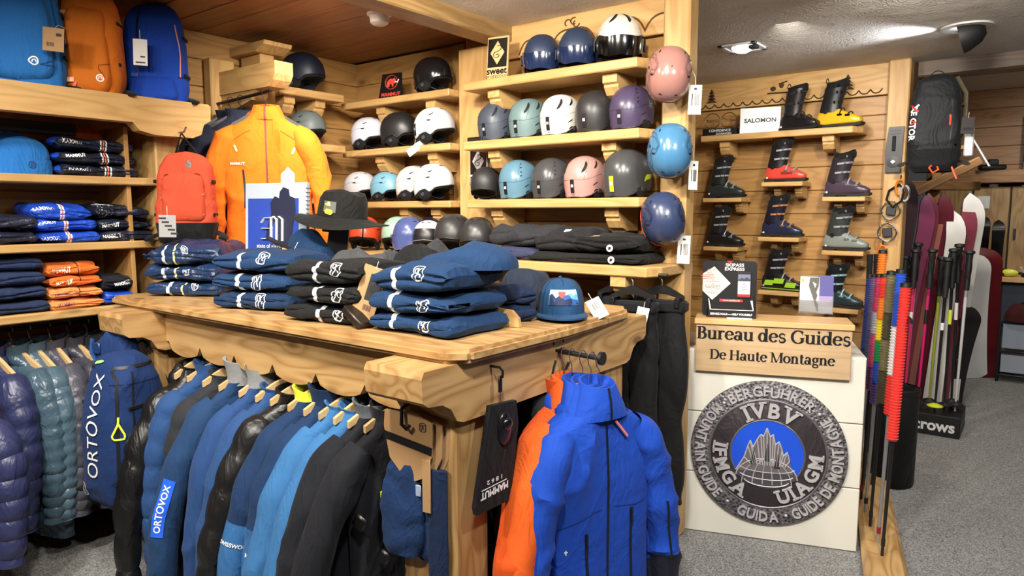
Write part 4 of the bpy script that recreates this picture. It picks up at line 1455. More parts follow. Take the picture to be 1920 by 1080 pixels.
unit_stack(198, 262, 572, zC, [
    ('folded_jacket', 'bright blue jacket under the dark one beside the display table', 'jacket', ROYAL, 0.06, 58, dict(group=gC, word=('MAMMUT', 0.5, 0.0, 0.016, 0.0, WHITE))),
    ('folded_jacket', 'dark indigo jacket lying on the bright blue one', 'jacket', fab((30, 30, 46)), 0.07, 59, dict(group=gC, word=('MAMMUT', 0.55, 0.0, 0.016, 0.1, WHITE))),
])
rumple('folded_jacket', 'black jacket lying at the back on the blue jumper stack', 'jacket', (-3.68, 1.05, zC+0.205), PI/2, (0.3, 0.2, 0.05), BLK, 36)

# ---- stacks on the display table
tzz = 1.1655


def tstack(x0, x1, yfr, items, D=0.32, rz=0.0):
    z = tzz
    for k, it in enumerate(items):
        kw = it[6]
        folded(it[0], it[1], it[2], ((x0+x1)/2+kw.pop('dx', 0), yfr+D/2+kw.pop('dy', 0), z), rz, x1-x0+kw.pop('dw', 0), D, it[4], it[3], it[5], **kw)
        z += it[4]*1.0+0.006
    return z


def wband(u, w=0.015, m_=None):
    return (u, w, m_ or WSTR, -0.17, 0.16)


g1 = 'padded blue jackets folded on the table'
YEL = mat((226, 220, 150), 0.6)
pad = shiny((36, 66, 112))
z1 = tstack(-3.36, -3.00, 1.56, [
    ('folded_jacket', 'lowest of three padded blue jackets at the wall end of the table', 'jacket', pad, 0.062, 61, dict(group=g1, stripes=[wband(0.33), wband(0.52, 0.009, YEL)], lg=(0.68, 0.04, 0.017, 0.4), wr=0.006)),
    ('folded_jacket', 'middle of three padded blue jackets at the wall end of the table', 'jacket', pad, 0.072, 62, dict(group=g1, stripes=[wband(0.30), wband(0.46, 0.009, YEL)], lg=(0.60, 0.03, 0.018, 0.2), wr=0.007, dx=-0.02)),
    ('folded_jacket', 'topmost padded blue jacket with hood at the wall end of the table', 'jacket', pad, 0.085, 63, dict(group=g1, stripes=[wband(0.30), wband(0.45, 0.009, YEL)], lg=(0.58, 0.06, 0.018, 0.15), wr=0.010, dx=-0.015, lat=-0.02)),
], D=0.32, rz=0.55)
g2 = 'petrol blue hoodies folded mid table'
z2 = tstack(-2.68, -2.30, 1.51, [
    ('folded_hoodie', 'bottom petrol blue hoodie of the stack beside the black hoodies', 'hoodie', OBD, 0.066, 64, dict(group=g2, stripes=[wband(0.34, 0.018)], lg=(0.64, 0.02, 0.025, 0.1))),
    ('folded_hoodie', 'middle petrol blue hoodie of the stack beside the black hoodies', 'hoodie', OB, 0.070, 65, dict(group=g2, stripes=[wband(0.36, 0.018)], lg=(0.62, 0.02, 0.025, 0.05), dx=-0.012)),
    ('folded_hoodie', 'top petrol blue hoodie of the stack beside the black hoodies', 'hoodie', OB, 0.078, 66, dict(group=g2, stripes=[wband(0.38, 0.018)], lg=(0.66, 0.08, 0.025, -0.1), dx=0.0, bulge=0.15)),
], D=0.30, rz=0.30)
r, s = rumple('hoodie', 'blue hoodie standing on edge behind the petrol blue stack, white lettering low', 'hoodie', (-2.62, 1.93, tzz), 0, (0.28, 0.16, 0.275), OB, 71, amp=0.2)
g3 = 'black hoodies folded on the table'
z3 = tstack(-2.14, -1.80, 1.475, [
    ('folded_hoodie', 'bottom black hoodie of the stack with white bands', 'hoodie', BLK, 0.062, 67, dict(group=g3, stripes=[wband(0.52, 0.018)], lg=(0.78, 0.02, 0.025, -0.1), dx=-0.02)),
    ('folded_hoodie', 'middle black hoodie of the stack with white bands', 'hoodie', BLK, 0.064, 68, dict(group=g3, stripes=[wband(0.46, 0.018)], lg=(0.74, 0.03, 0.025, -0.1), dx=-0.01)),
    ('folded_hoodie', 'top black hoodie of the stack with white bands', 'hoodie', BLK, 0.076, 69, dict(group=g3, stripes=[wband(0.42, 0.018)], lg=(0.70, 0.05, 0.026, -0.05), bulge=0.1)),
], D=0.29, rz=0.14)
g4 = 'blue fleece hoodies at the table corner'
z4 = tstack(-1.735, -1.39, 1.50, [
    ('folded_hoodie', 'bottom blue hoodie of the front corner stack', 'hoodie', OB, 0.060, 73, dict(group=g4, stripes=[wband(0.34, 0.018)], lg=(0.72, 0.02, 0.025, 0.0), dw=0.02)),
    ('folded_hoodie', 'middle blue hoodie of the front corner stack', 'hoodie', OB, 0.062, 74, dict(group=g4, stripes=[wband(0.34, 0.018)], lg=(0.70, 0.02, 0.025, 0.0))),
    ('folded_hoodie', 'third blue hoodie up in the front corner stack, hood spread over it', 'hoodie', OB, 0.086, 75, dict(group=g4, stripes=[wband(0.36, 0.018)], lg=(0.66, 0.06, 0.027, 0.05), bulge=0.12, dw=-0.01, lat=-0.05)),
], D=0.30)
r, s = rumple('hoodie', 'blue hoodie with its wide hood spread on top of the front corner stack', 'hoodie', (-1.50, 1.73, tzz+0.200), 0.35, (0.33, 0.25, 0.055), OB, 77, amp=1.0, fr=7)
for k, z in enumerate((0.0, 0.062)):
    folded('folded_hoodie', '%s navy hoodie with grey chest zip lying behind the corner stack' % ('lower', 'upper')[k], 'hoodie', (-1.52, 1.90, tzz+z+0.001), 1.0, 0.25, 0.17, 0.060, fab((28, 50, 88)), 78+k, g4, stripes=[(0.30, 0.05, mat((70, 72, 74), 0.8), -0.14, 0.1), (0.32, 0.012, WSTR, -0.1, 0.1)])
# loose clothes further back on the table
rumple('shirt', 'light blue jacket lying behind the padded stack', 'jacket', (-2.86, 2.00, tzz), 0.3, (0.30, 0.18, 0.27), shiny((70, 140, 214)), 81, amp=0.3)
rumple('hoodie', 'black hoodie heaped behind the black stack', 'hoodie', (-1.86, 1.86, tzz), 0.2, (0.26, 0.16, 0.235), BLK, 82, amp=0.25)
rumple('shirt', 'grey shirt heaped before the brimmed hat', 'shirt', (-2.20, 1.90, tzz), 0.1, (0.44, 0.22, 0.225), GRY, 83, amp=0.3)
rumple('shirt', 'small dark grey shirt heaped beside the hat stand', 'shirt', (-1.90, 2.02, tzz), 0.6, (0.26, 0.18, 0.215), fab((70, 72, 75)), 84, amp=0.45)
rumple('jacket', 'dark navy jacket lying beside the trucker cap', 'jacket', (-1.62, 2.22, tzz), 0.2, (0.20, 0.18, 0.150), fab((38, 50, 72)), 85, amp=0.35)

# trousers on the counter of the helmet wall
gT = 'black trousers folded on the helmet wall counter'
zc = SH[3]


def troll(label, px0, px1, py, y, T, z, mcol, seed, **kw):
    x0, x1 = W(px0, py, 'y', y)[0], W(px1, py, 'y', y)[0]
    return folded('folded_trousers', label, 'trousers', ((x0+x1)/2, y+0.15, z), kw.pop('rz', 0.0), x1-x0, 0.28, T, mcol, seed, gT, **kw)


troll('slate blue trousers under the grey pair on the counter', 915, 1000, 470, 2.72, 0.062, zc, fab((66, 74, 110)), 91)
troll('charcoal trousers folded on the slate blue pair', 918, 1022, 440, 2.74, 0.085, zc+0.068, fab((58, 60, 66)), 92, wr=0.008)
troll('wide black trousers at the bottom of the counter pile', 985, 1155, 486, 2.71, 0.042, zc, fab((34, 34, 36)), 93, wr=0.003)
troll('black trousers with a white label lying askew on the pile', 1000, 1100, 455, 2.74, 0.095, zc+0.050, fab((40, 41, 44)), 94, wr=0.010, rz=0.10, stripes=[(0.5, 0.035, PAPER, 0.18, 0.24)])
p1 = troll('lower black tights with a round white emblem', 1075, 1195, 490, 2.70, 0.044, zc+0.001, fab((24, 24, 25)), 95, wr=0.003)
p2 = troll('upper rolled black tights with a yellow label', 1070, 1195, 470, 2.71, 0.080, zc+0.052, fab((26, 26, 27)), 96, wr=0.005, stripes=[(0.28, 0.05, mat((226, 208, 140), 0.7), 0.17, 0.25)])
for r in (p1, p2):
    b = [c for c in r.children if c.name.startswith('body')][0]
    MB().cyl((0.03, -0.143, 0.022), 0.016, 0.004, 'Y', 18).build('emblem', WHITE, r)
    MB().prism([(-0.006, -0.008), (0.006, -0.004), (0.008, 0.006), (-0.004, 0.008)], -0.147, -0.1455, 'Y', Matrix.Translation((0.03, 0, 0.022))).build('emblem_mark', BLACK, r)


# ------------------------------------------------------------------ hanging clothes
def hanger(label, loc, rz, material, hookm, half=0.20, dark=False, drop=0.10):
    r = thing('coat_hanger', label, 'hanger', loc, rz, 'coat hangers')
    t = np.linspace(0, 1, 12)
    pts = [(0.016*math.cos(a)+0.0, 0, 0.0+0.016*math.sin(a)-0.0) for a in np.linspace(-0.3, PI, 9)]
    pts = [(p[0], p[1], p[2]+0.0) for p in pts]+[(-0.011, 0, -0.024), (0, 0, -0.038), (0, 0, -drop)]
    MB().tube(pts, 0.0022, 6).build('hook', hookm, r)
    r['label'] = ' '.join(r['label'].split()[:16])
    top = [(x, -drop+0.032-0.60*(math.sqrt(x*x+0.0009)-0.03)) for x in np.linspace(-half, half, 21)]
    bot = [(x, z-0.030-0.008*math.cos(x/half*PI)) for x, z in reversed(top)]
    MB().prism(top+bot, -0.008, 0.008, 'Y').build('bar', material, r, smooth=False)
    return r


def jacket(label, loc, rz, material, seed, length=0.72, chest=0.235, thick=0.055, quilt=None, hood=False, collar=None, yoke=None, sleeve=None, sl_len=0.62,
           cat='jacket', name='hanging_jacket', zipc=None, cuff=None, spread=0.05, fwd=0.03, wr=0.010, group=None, tilt=(0, 0), stand=0.055, open_=False, chev=False, sub=1.0, details=None, lsl=True, neck=-0.105, funnel=False, near=False):
    """hung from loc (hook on the rail); local x = shoulder line, -y = front"""
    r = thing(name, label, cat, loc, group=group, rot=(tilt[0], tilt[1], rz))
    nu, nv = 56, int(64*sub)
    zt, zh = neck, neck-length
    v = np.linspace(0, 1, nv)
    # denser towards the shoulders
    z = zh+(zt-zh)*v
    wk = [(zh, chest*1.0), (zh+0.1*length, chest*1.0), (zh+0.45*length, chest*0.93), (zt-0.26, chest*0.97), (zt-0.16, chest*0.99), (zt-0.095, chest*0.95), (zt-0.068, chest*0.80), (zt-0.030, chest*0.50), (zt, 0.070)]
    tk = [(zh, thick*1.05), (zh+0.4*length, thick*1.0), (zt-0.24, thick*1.1), (zt-0.12, thick*0.95), (zt-0.05, thick*0.85), (zt, 0.052)]
    w = spline(wk, z)
    t = spline(tk, z)
    th = np.linspace(0, 2*PI, nu, endpoint=False)      # 0 = front (-y)
    P = np.zeros((nu, nv, 3))
    e = 0.72
    for i in range(nu):
        c, s_ = math.cos(th[i]), math.sin(th[i])
        P[i, :, 0] = w*math.copysign(abs(s_)**e, s_)
        P[i, :, 1] = -t*math.copysign(abs(c)**e, c)
        P[i, :, 2] = z
    s = Surf(P, cu=True)
    if (s.N*np.stack([P[..., 0], P[..., 1]*3, 0*P[..., 2]], -1)).sum() < 0:
        s.flip = True
        s.normals()
    Q = P*np.array([1, 1, 0.35])
    D = wob(Q+seed, 9, seed)*wr*0.9+(crease(Q+seed*1.3, 13, seed+3)**3)*wr*1.5
    D *= np.clip((zt-z)/0.1, 0.1, 1)[None, :]
    if quilt:
        ph = z/quilt
        if chev:
            ph = (z[None, :]+np.abs(P[:, :, 0])*chev)/quilt
        D = D*0.55+min(quilt*0.22, 0.012)*(np.abs(np.sin(PI*ph))**0.42-0.55)
    s.disp(np.broadcast_to(D, (nu, nv)))
    if yoke:
        k = int(nv*yoke[0])
        s.mb(j0=0, j1=k+1).build('body', material, r)
        s.mb(j0=k, j1=nv).build('yoke', yoke[1], r)
    else:
        s.mb().build('body', material, r)
    # sleeves
    for sg in ((-1, 1) if lsl else (1,)):
        k = 56
        q = np.linspace(0, 1, k)
        S = sl_len
        key = np.array([[0.0, 0.66*chest, 0.0, zt-0.085], [0.10, 0.90*chest, -0.004, zt-0.125], [0.28, chest*1.0+0.022+spread*0.3, -fwd*0.3, zt-0.125-S*0.22], [0.55, chest*1.0+0.028+spread*0.7, -fwd*0.6, zt-0.125-S*0.52], [0.8, chest+0.020+spread*0.9, -fwd*1.0, zt-0.125-S*0.78], [1.0, chest+0.012+spread, -fwd*1.3, zt-0.125-S]])
        C = np.stack([np.interp(q, key[:, 0], key[:, j]) for j in (1, 2, 3)], 1)
        for _ in range(3):
            C[1:-1] = (C[:-2]+2*C[1:-1]+C[2:])/4
        C[:, 0] *= sg
        R = np.interp(q, [0, 0.12, 0.3, 0.6, 0.92, 1.0], [0.055, 0.080, 0.074, 0.066, 0.054, 0.050])
        T = np.gradient(C, axis=0)
        T /= np.linalg.norm(T, axis=1)[:, None]
        n = 34
        a = np.linspace(0, 2*PI, n, endpoint=False)
        G = np.zeros((n, k, 3))
        Yv = np.array([0, 1.0, 0])
        for i in range(k):
            B = np.cross(T[i], Yv)
            B /= np.linalg.norm(B)
            G[:, i] = C[i]+R[i]*(np.cos(a)[:, None]*Yv*0.80+np.sin(a)[:, None]*B*0.78)
        ss = Surf(G, cu=True)
        if (ss.N*(G-C[None])).sum() < 0:
            ss.flip = True
            ss.normals()
        Dd = wob(G*np.array([1, 1, 0.7])+seed*2, 15, seed+sg)*wr*0.55+(crease(G*np.array([1, 1, 1.2])+seed, 12, seed+4+sg)**2)*wr*0.85
        if quilt:
            L_ = np.r_[0, np.cumsum(np.linalg.norm(np.diff(C, axis=0), axis=1))]
            Dd = Dd*0.5+(min(quilt*0.22, 0.012)*(np.abs(np.sin(PI*L_/quilt))**0.42-0.55))[None, :]
        ss.disp(np.broadcast_to(Dd, (n, k)))
        if yoke and yoke[0] < 0.8:
            kk = int(k*0.42)
            ss.mb(j0=0, j1=kk+1).build('sleeve_top', yoke[1], r)
            so = ss.mb(j0=kk, j1=k).build('sleeve', material, r)
        elif sleeve:
            kk = int(k*sleeve[0])
            so = ss.mb(j0=0, j1=kk+1).build('sleeve', material, r)
            ss.mb(j0=kk, j1=k).build('sleeve_panel', sleeve[1], r)
        else:
            so = ss.mb().build('sleeve', material, r)
        P2 = G[:, -4:]*1.0
        cf = Surf(np.concatenate([P2, (C[-1]+(P2[:, -1]-C[-1])*0.7)[:, None]], 1), cu=True)
        cf.P = cf.P+cf.N*0.0
        MB().tube(np.concatenate([P2[:, -1], P2[:2, -1]]), 0.004, 6, False).build('cuff', cuff or material, so)
        r['s%d' % (sg+1)] = 0
        if sg == 1:
            r_s = ss
        else:
            near_s = ss
    # collar or hood
    n = 30
    a = np.linspace(0, 2*PI, n, endpoint=False)
    hs = [0.0, 0.3, 0.6, 1.0, 1.0, 0.5]
    rr = [(0.076, 0.056), (0.072, 0.058), (0.074, 0.06), (0.080, 0.066), (0.072, 0.058), (0.064, 0.048)]
    if funnel:
        hs = [-0.40, 0.0, 0.45, 1.0, 1.0, 0.5]
        rr = [(0.108, 0.056), (0.094, 0.062), (0.078, 0.062), (0.064, 0.056), (0.056, 0.048), (0.050, 0.040)]
    G = np.zeros((n, len(hs), 3))
    for j in range(len(hs)):
        G[:, j] = np.stack([rr[j][0]*np.sin(a), -rr[j][1]*np.cos(a)+0.01*hs[j], zt-0.012+stand*hs[j]+0.012*hs[j]*(-np.cos(a))], 1)
    cs = Surf(G, cu=True)
    cs.disp(wob(G+seed, 24, seed+8)*0.004)
    cs.mb().build('collar', collar or material, r)
    if funnel and zipc is not None:
        mb = MB()
        cs.line(mb, [(0.0, q) for q in np.linspace(0.0, 0.6, 8)], 0.009, 0.003, n=14)
        mb.build('collar_zip', zipc, r)
    if hood:
        nu2, nv2 = 26, 14
        U = np.linspace(0, 2*PI, nu2, endpoint=False)
        V = np.linspace(0.05, PI*0.72, nv2)
        H = np.zeros((nu2, nv2, 3))
        for i in range(nu2):
            H[i] = np.stack([0.115*np.sin(V)*math.cos(U[i]), 0.045+0.075*np.sin(V)*math.sin(U[i]), zt-0.05+0.085*np.cos(V)+0.03*math.sin(U[i])*np.sin(V)], 1)
        hsf = Surf(H, cu=True)
        hsf.disp(wob(H+seed, 14, seed+6)*0.014+crease(H+seed, 18, seed+7)*0.012)
        hsf.mb(caps=True).build('hood', hood if hood is not True else material, r)
    if zipc is not None:
        mb = MB()
        s.line(mb, [(0.0, q) for q in np.linspace(0.02, 0.985, 20)], 0.009, 0.002, n=40)
        mb.build('zip', zipc, r)
    r_ = (r, s, near_s if near else r_s)
    if details:
        details(*r_)
    return r_
# ---- jackets on the rail under the table front
RZ, RY = 0.975, 1.52
BLUE1 = fab((46, 88, 148))
BLUE2 = shiny((64, 124, 188))
SKY = fab((64, 128, 190))
DARKJ = fab((33, 36, 46))
BLKQ = shiny((27, 27, 28))
NEON = mat((216, 232, 60), 0.6)
SHERPA = mat((168, 170, 170), 0.95, 'knit')


def sleeve_text(txt, u, v, size, ang, bg=None, w=0.05, L=0.22):
    def f(r, s, ss):
        if bg:
            mb = MB()
            X = np.stack([np.linspace(-L/2, L/2, 12)]*5, 1)
            Y = np.stack([np.linspace(-w/2, w/2, 5)]*12, 0)
            ss.grid(mb, u, v, X, Y, 0.003, ang)
            mb.build('logo_band', bg, r)
        mb = MB()
        ss.text(mb, u, v, txt, size, ang, 0.0048, bold=0.02)
        mb.build('lettering', WHITE, r)
    return f


def body_text(txt, u, v, size, ang=0.0, extra=None):
    def f(r, s, ss):
        mb = MB()
        s.text(mb, u, v, txt, size, ang, 0.004, bold=0.03)
        mb.build('lettering', WHITE, r)
        if extra:
            extra(r, s, ss)
    return f


def front_zip(r, s, ss):
    for u in (0.10, 0.90):
        mb = MB()
        s.line(mb, [(u, q) for q in np.linspace(0.25, 0.45, 8)], 0.006, 0.003, n=10)
        mb.build('pocket_zip', NEON, r)


JK = [
    # px, label, material, options
    (368, 'black quilted coat, first under the wall end of the table', BLKQ, dict(quilt=0.145, hood=True, length=0.85, chest=0.18, thick=0.062, wr=0.012)),
    (402, 'padded mid blue jacket with an orange loop behind the black coat', BLUE1, dict(spread=0.07, quilt=0.10, stand=0.06)),
    (430, 'charcoal padded vest between two blue jackets', fab((56, 58, 64)), dict(spread=0.03, quilt=0.12)),
    (462, 'navy softshell jacket with grey fleece collar and bright blue logo band', fab((34, 74, 124)), dict(collar=SHERPA, stand=0.10, near=True, details=sleeve_text('ORTOVOX', 0.62, 0.50, 0.036, -PI/2, bg=mat((30, 96, 224), 0.5)))),
    (500, 'blue jacket with grey fleece collar second in line', fab((44, 84, 146)), dict(spread=0.10, collar=SHERPA, stand=0.09)),
    (530, 'steel blue jacket before the black puffy one', BLUE1, dict(spread=0.12)),
    (560, 'black puffy jacket between steel blue and two tone ones', shiny((34, 33, 34)), dict(quilt=0.13, wr=0.014)),
    (592, 'two tone blue jacket with navy yoke and neon collar line', BLUE2, dict(yoke=(0.72, fab((26, 62, 110))), collar=NEON, stand=0.055, near=True, details=sleeve_text('SWISSWOOL', 0.60, 0.50, 0.018, PI))),
    (622, 'second two tone blue jacket with navy yoke', BLUE2, dict(yoke=(0.72, fab((26, 62, 110))), collar=fab((24, 54, 96)), stand=0.075, spread=0.13, near=True, details=sleeve_text('MERINO', 0.60, 0.52, 0.018, PI))),
    (652, 'light blue jacket with dark zip next to the two tone pair', SKY, dict(zipc=mat((24, 50, 90), 0.6))),
    (678, 'light blue jacket with folded collar beside the dark softshells', SKY, dict()),
    (706, 'dark anthracite softshell behind the last one', DARKJ, dict(collar=fab((110, 116, 124)), stand=0.06)),
    (738, 'dark anthracite softshell hanging last beside the table leg', fab((37, 39, 47)), dict(stand=0.06)),
]
for k, (px, lab, mt_, kw) in enumerate(JK):
    x = W(px, 720, 'y', RY)[0]
    kw.setdefault('length', 0.84)
    kw.setdefault('spread', 0.165)
    kw.setdefault('stand', 0.03)
    kw.setdefault('chest', 0.175)
    kw.setdefault('thick', 0.044)
    rz = PI/2-math.radians(14+4*math.sin(k*2.3) if k else 1)
    x += 0.03*(k == 0)
    hanger('wooden hanger carrying the %s' % lab.split(',')[0].split(' with ')[0].split(' between ')[0].split(' before ')[0].split(' next ')[0].split(' beside ')[0].split(' behind ')[0] + ['', '', '', '', ' in second place', '', '', '', '', '', ' with folded collar', ', inner one', ', last one'][k],
           (x, RY, RZ+0.012), rz, M['hanger'], STEEL, half=0.105)
    jacket(lab, (x, RY, RZ+0.012), rz, mt_, 100+k*7, group='jackets on the table rail', sl_len=0.68, fwd=0.035, **kw)
    if k == 7:
        pass

# neon loop details on the two tone jackets
# ---- gloves and headband cards on the table leg
GC = thing('glove_pack', 'kraft card hook pack with blue knitted gloves hanging on the table leg', 'gloves', (-1.455, 1.425, 0.93), math.radians(8))
pf = [(-0.085, 0.03), (-0.09, -0.02), (-0.07, -0.115), (0.0, -0.185), (0.05, -0.16), (0.085, -0.09), (0.09, 0.01), (0.03, 0.035)]
MB().prism(pf, -0.032, -0.026, 'Y').build('card', KRAFT, GC, smooth=False)
MB().prism([(p[0]+0.025, p[1]-0.004) for p in pf], -0.018, -0.012, 'Y').build('card', KRAFT, GC, smooth=False)
MB().prism([(p[0]+0.04, p[1]-0.008) for p in pf], -0.004, 0.002, 'Y').build('card', KRAFT, GC, smooth=False)
MB().prism([(-0.088, -0.058), (-0.088, -0.034), (0.088, -0.062), (0.085, -0.086)], -0.0335, -0.032, 'Y').build('printed_band', BLACK, GC, smooth=False)
mb = MB()
for L in FRAME_LOGO:
    mb.tube([(0.055+a*0.011, -0.033, -0.005+b*0.013) for a, b in L], 0.0012, 4)
mb.build('logo', BLACK, GC)
MB().tube([(-0.01, -0.01, 0.055), (-0.01, -0.045, 0.045), (-0.008, -0.05, 0.0), (0.01, -0.05, -0.012), (0.02, -0.048, 0.0)], 0.006, 6).build('hook', plastic((20, 20, 21)), GC)
KN = mat((28, 66, 122), 0.8, 'knit')


def cloth_bag(parent, name, c, dims, material, seed, amp=0.012):
    nu, nv = 30, 24
    U = np.linspace(0, 2*PI, nu, endpoint=False)
    V = np.linspace(0, 1, nv)
    P = np.zeros((nu, nv, 3))
    for i in range(nu):
        w = spline([(0, 0.55), (0.12, 0.8), (0.5, 1.0), (0.85, 0.95), (0.97, 0.75), (1, 0.4)], V)
        P[i] = np.stack([c[0]+dims[0]/2*np.cos(U[i])*w, c[1]+dims[1]/2*np.sign(math.sin(U[i]))*abs(math.sin(U[i]))**0.8*w, c[2]-V*dims[2]], 1)
    s = Surf(P, cu=True)
    s.disp(wob(P*np.array([1.6, 1, .5])+seed, 26, seed)*amp+crease(P+seed, 22, seed+1)*amp*0.8)
    s.mb(caps=True).build(name, material, parent)
    return s


cloth_bag(GC, 'glove', (-0.035, -0.02, -0.13), (0.16, 0.055, 0.30), KN, 5, 0.010)
cloth_bag(GC, 'glove', (0.035, -0.0, -0.11), (0.12, 0.045, 0.33), mat((34, 74, 132), 0.8, 'knit'), 6, 0.010)
MB().box((0.035, -0.032, -0.20), (0.02, 0.004, 0.035), 0.002).build('label_patch', mat((150, 165, 185), 0.5), GC)
MB().box((-0.112, -0.02, -0.25), (0.014, 0.006, 0.028), 0.002).build('neon_label', NEON, GC)
MB().box((0.005, -0.05, -0.385), (0.05, 0.014, 0.05), 0.006, Matrix.Rotation(0.5, 4, 'Y')).build('security_tag', plastic((18, 18, 19)), GC)
HB = thing('headband', 'ribbed navy headband hanging flat behind the gloves on the table leg', 'headband', (-1.36, 1.43, 0.80), math.radians(8))
P = np.zeros((36, 12, 3))
for i, a in enumerate(np.linspace(0, 2*PI, 36, endpoint=False)):
    for j, q in enumerate(np.linspace(0, 1, 12)):
        P[i, j] = (0.036*math.cos(a)*(1+0.02*math.sin(a*30)), 0.012*math.sin(a)*(1+0.1*math.sin(a*30))-0.01, -0.36*q)
Surf(P, cu=True).mb(caps=True).build('band', mat((26, 52, 96), 0.85, 'knit'), HB)
MB().box((-0.028, -0.026, -0.05), (0.03, 0.003, 0.16), 0.001).build('paper_label', KRAFT, HB)
MB().box((-0.02, -0.03, -0.36), (0.04, 0.016, 0.045), 0.006, Matrix.Rotation(0.5, 4, 'Y')).build('security_tag', plastic((18, 18, 19)), HB)
MB().tube([(0, 0.0, 0.06), (0, -0.005, 0.0)], 0.004, 6).build('hook', plastic((20, 20, 21)), HB)
# black sock on a hook on the table end
SK = thing('neck_warmer', 'flat black neck warmer with upside down white lettering on the table end', 'neck warmer', (-1.262, 1.58, 1.07), PI/2)
MB().prism([(-0.05, -0.085), (0.075, -0.095), (0.085, -0.17), (0.045, -0.40), (-0.115, -0.395), (-0.12, -0.37)], -0.016, 0.0, 'Y').build('body', SOFTBLK, SK, smooth=False)
MB().tube([(0.0, 0.03, 0.02), (0, -0.01, 0.02), (0, -0.022, 0.01), (0.0, -0.02, -0.01)], 0.004, 6).build('hook', plastic((16, 16, 17)), SK)
MB().box((0.0, -0.012, -0.03), (0.016, 0.006, 0.05), 0.002).build('clip', plastic((16, 16, 17)), SK)
MB().tube([(0, -0.012, -0.055), (0.0, -0.012, -0.09)], 0.0012, 4).build('string', BLACK, SK)
MB().ell((0.01, -0.020, -0.165), (0.032, 0.012, 0.052), 16, 8).build('security_tag', plastic((22, 22, 24), 0.25), SK)
MB().ell((0.012, -0.030, -0.15), (0.02, 0.012, 0.02), 14, 8).build('tag_dome', glossy((16, 16, 18)), SK)
mb = MB()
flat_text(mb, 'MAMMUT', 0.03, (-0.035, -0.0172, -0.345), None, bold=0.04, rot=PI)
flat_text(mb, '1 8 6 2', 0.018, (-0.035, -0.0172, -0.312), None, bold=0.02, rot=PI, sx=1.5)
mb.box((-0.035, -0.017, -0.328), (0.12, 0.001, 0.0025), 0.0003)
mb.build('lettering', WHITE, SK, smooth=False)

# ---- jackets on the iron arm at the table end
BJ = fab((26, 80, 200))
BJD = fab((38, 40, 62))
ORJ = fab((250, 104, 32))


def blue_details(r, s, ss):
    ZB = mat((16, 18, 26), 0.5)
    for pts in ([(0.06, q) for q in np.linspace(0.22, 0.58, 10)], [(0.945, q) for q in np.linspace(0.16, 0.52, 10)]):
        mb = MB()
        s.line(mb, pts, 0.011, 0.003, n=16)
        mb.build('pocket_zip', ZB, r)
        MB().tube([s.at(pts[-1][0], pts[-1][1]-0.02*k, 0.008) for k in (0, 1, 2, 3)], 0.0035, 5).build('zip_puller', ZB, r)
    mb = MB()
    for sg in (1, -1):
        s.line(mb, [(sg*0.012 % 1, 0.60), (sg*0.08 % 1 if sg > 0 else 0.92, 0.585), (0.2 if sg > 0 else 0.80, 0.60)] if sg > 0 else [(0.988, 0.60), (0.92, 0.575), (0.80, 0.55)], 0.003, 0.0015, n=16)
    mb.build('seam', fab((18, 62, 160)), r)
    MB().tube([s.at(0.02, 0.94, 0.01), s.at(0.03, 0.91, 0.012), s.at(0.045, 0.87, 0.012)], 0.004, 5).build('zip_puller', mat((250, 130, 110), 0.6), r)
    mb = MB()
    ss.line(mb, [(0.55, q) for q in np.linspace(0.35, 0.75, 10)], 0.008, 0.003, n=16)
    mb.build('arm_zip', ZB, r)
    mb = MB()
    s.strokes(mb, 0.86, 0.46, [[(-0.006, 0), (0.006, 0)], [(0, -0.01), (0, 0.006)]], 0.004)
    mb.build('emblem', WHITE, r)


def arm_jacket(lab, d, head, mt_, seed, **kw):
    kw['neck'] = -0.15
    hx, hy = -1.30+d, 1.95-0.105*d
    rz = math.radians(head+90)
    hanger('black plastic hanger with steel hook carrying the %s' % lab.split(' hanging')[0], (hx, hy, 1.0745), rz, plastic((18, 18, 19)), STEEL, half=0.08, drop=0.140)
    jacket(lab, (hx, hy, 1.0745), rz, mt_, seed, group='shell jackets on the iron arm', **kw)


arm_jacket('orange shell jacket with black lining hanging innermost', 0.035, 4, fab((240, 92, 24)), 301, length=0.72, chest=0.20, thick=0.05, sl_len=0.62, hood=fab((40, 42, 46)), stand=0.08, spread=0.17, wr=0.014)
arm_jacket('bright orange shell jacket hanging second on the arm', 0.07, -2, ORJ, 305, length=0.72, chest=0.20, thick=0.05, sl_len=0.62, stand=0.08, funnel=True, spread=0.16, fwd=0.06, wr=0.014)
arm_jacket('royal blue shell jacket hanging third on the arm', 0.115, -12, BJ, 309, wr=0.013, length=0.82, chest=0.195, thick=0.05, sl_len=0.74, stand=0.08, funnel=True, hood=True, spread=0.09, sleeve=(0.66, BJD))
arm_jacket('royal blue shell jacket second from the end of the arm', 0.15, -16, BJ, 313, wr=0.013, length=0.82, chest=0.19, thick=0.05, sl_len=0.74, stand=0.08, funnel=True, hood=True, spread=0.07, sleeve=(0.66, BJD))
arm_jacket('royal blue shell jacket with black chest zips hanging at the end of the arm', 0.183, -20, BJ, 317, wr=0.016, length=0.84, chest=0.205, thick=0.05, sl_len=0.76, stand=0.085, funnel=True, hood=True, spread=0.07, zipc=mat((16, 18, 26), 0.5), sleeve=(0.60, BJD), details=blue_details)
p = W(1251, 1062, 'x', -1.06)
card('swing_tag', 'kraft swing tag dangling from the blue jacket at the arm end', 'tag', (-0.985, 2.22, 0.28), 0.045, 0.12, -40, KRAFT, 0.05, text=[('bar', 0.004, -0.02, 0.025, 0.05)], string=[(0, 0, 0.12)])

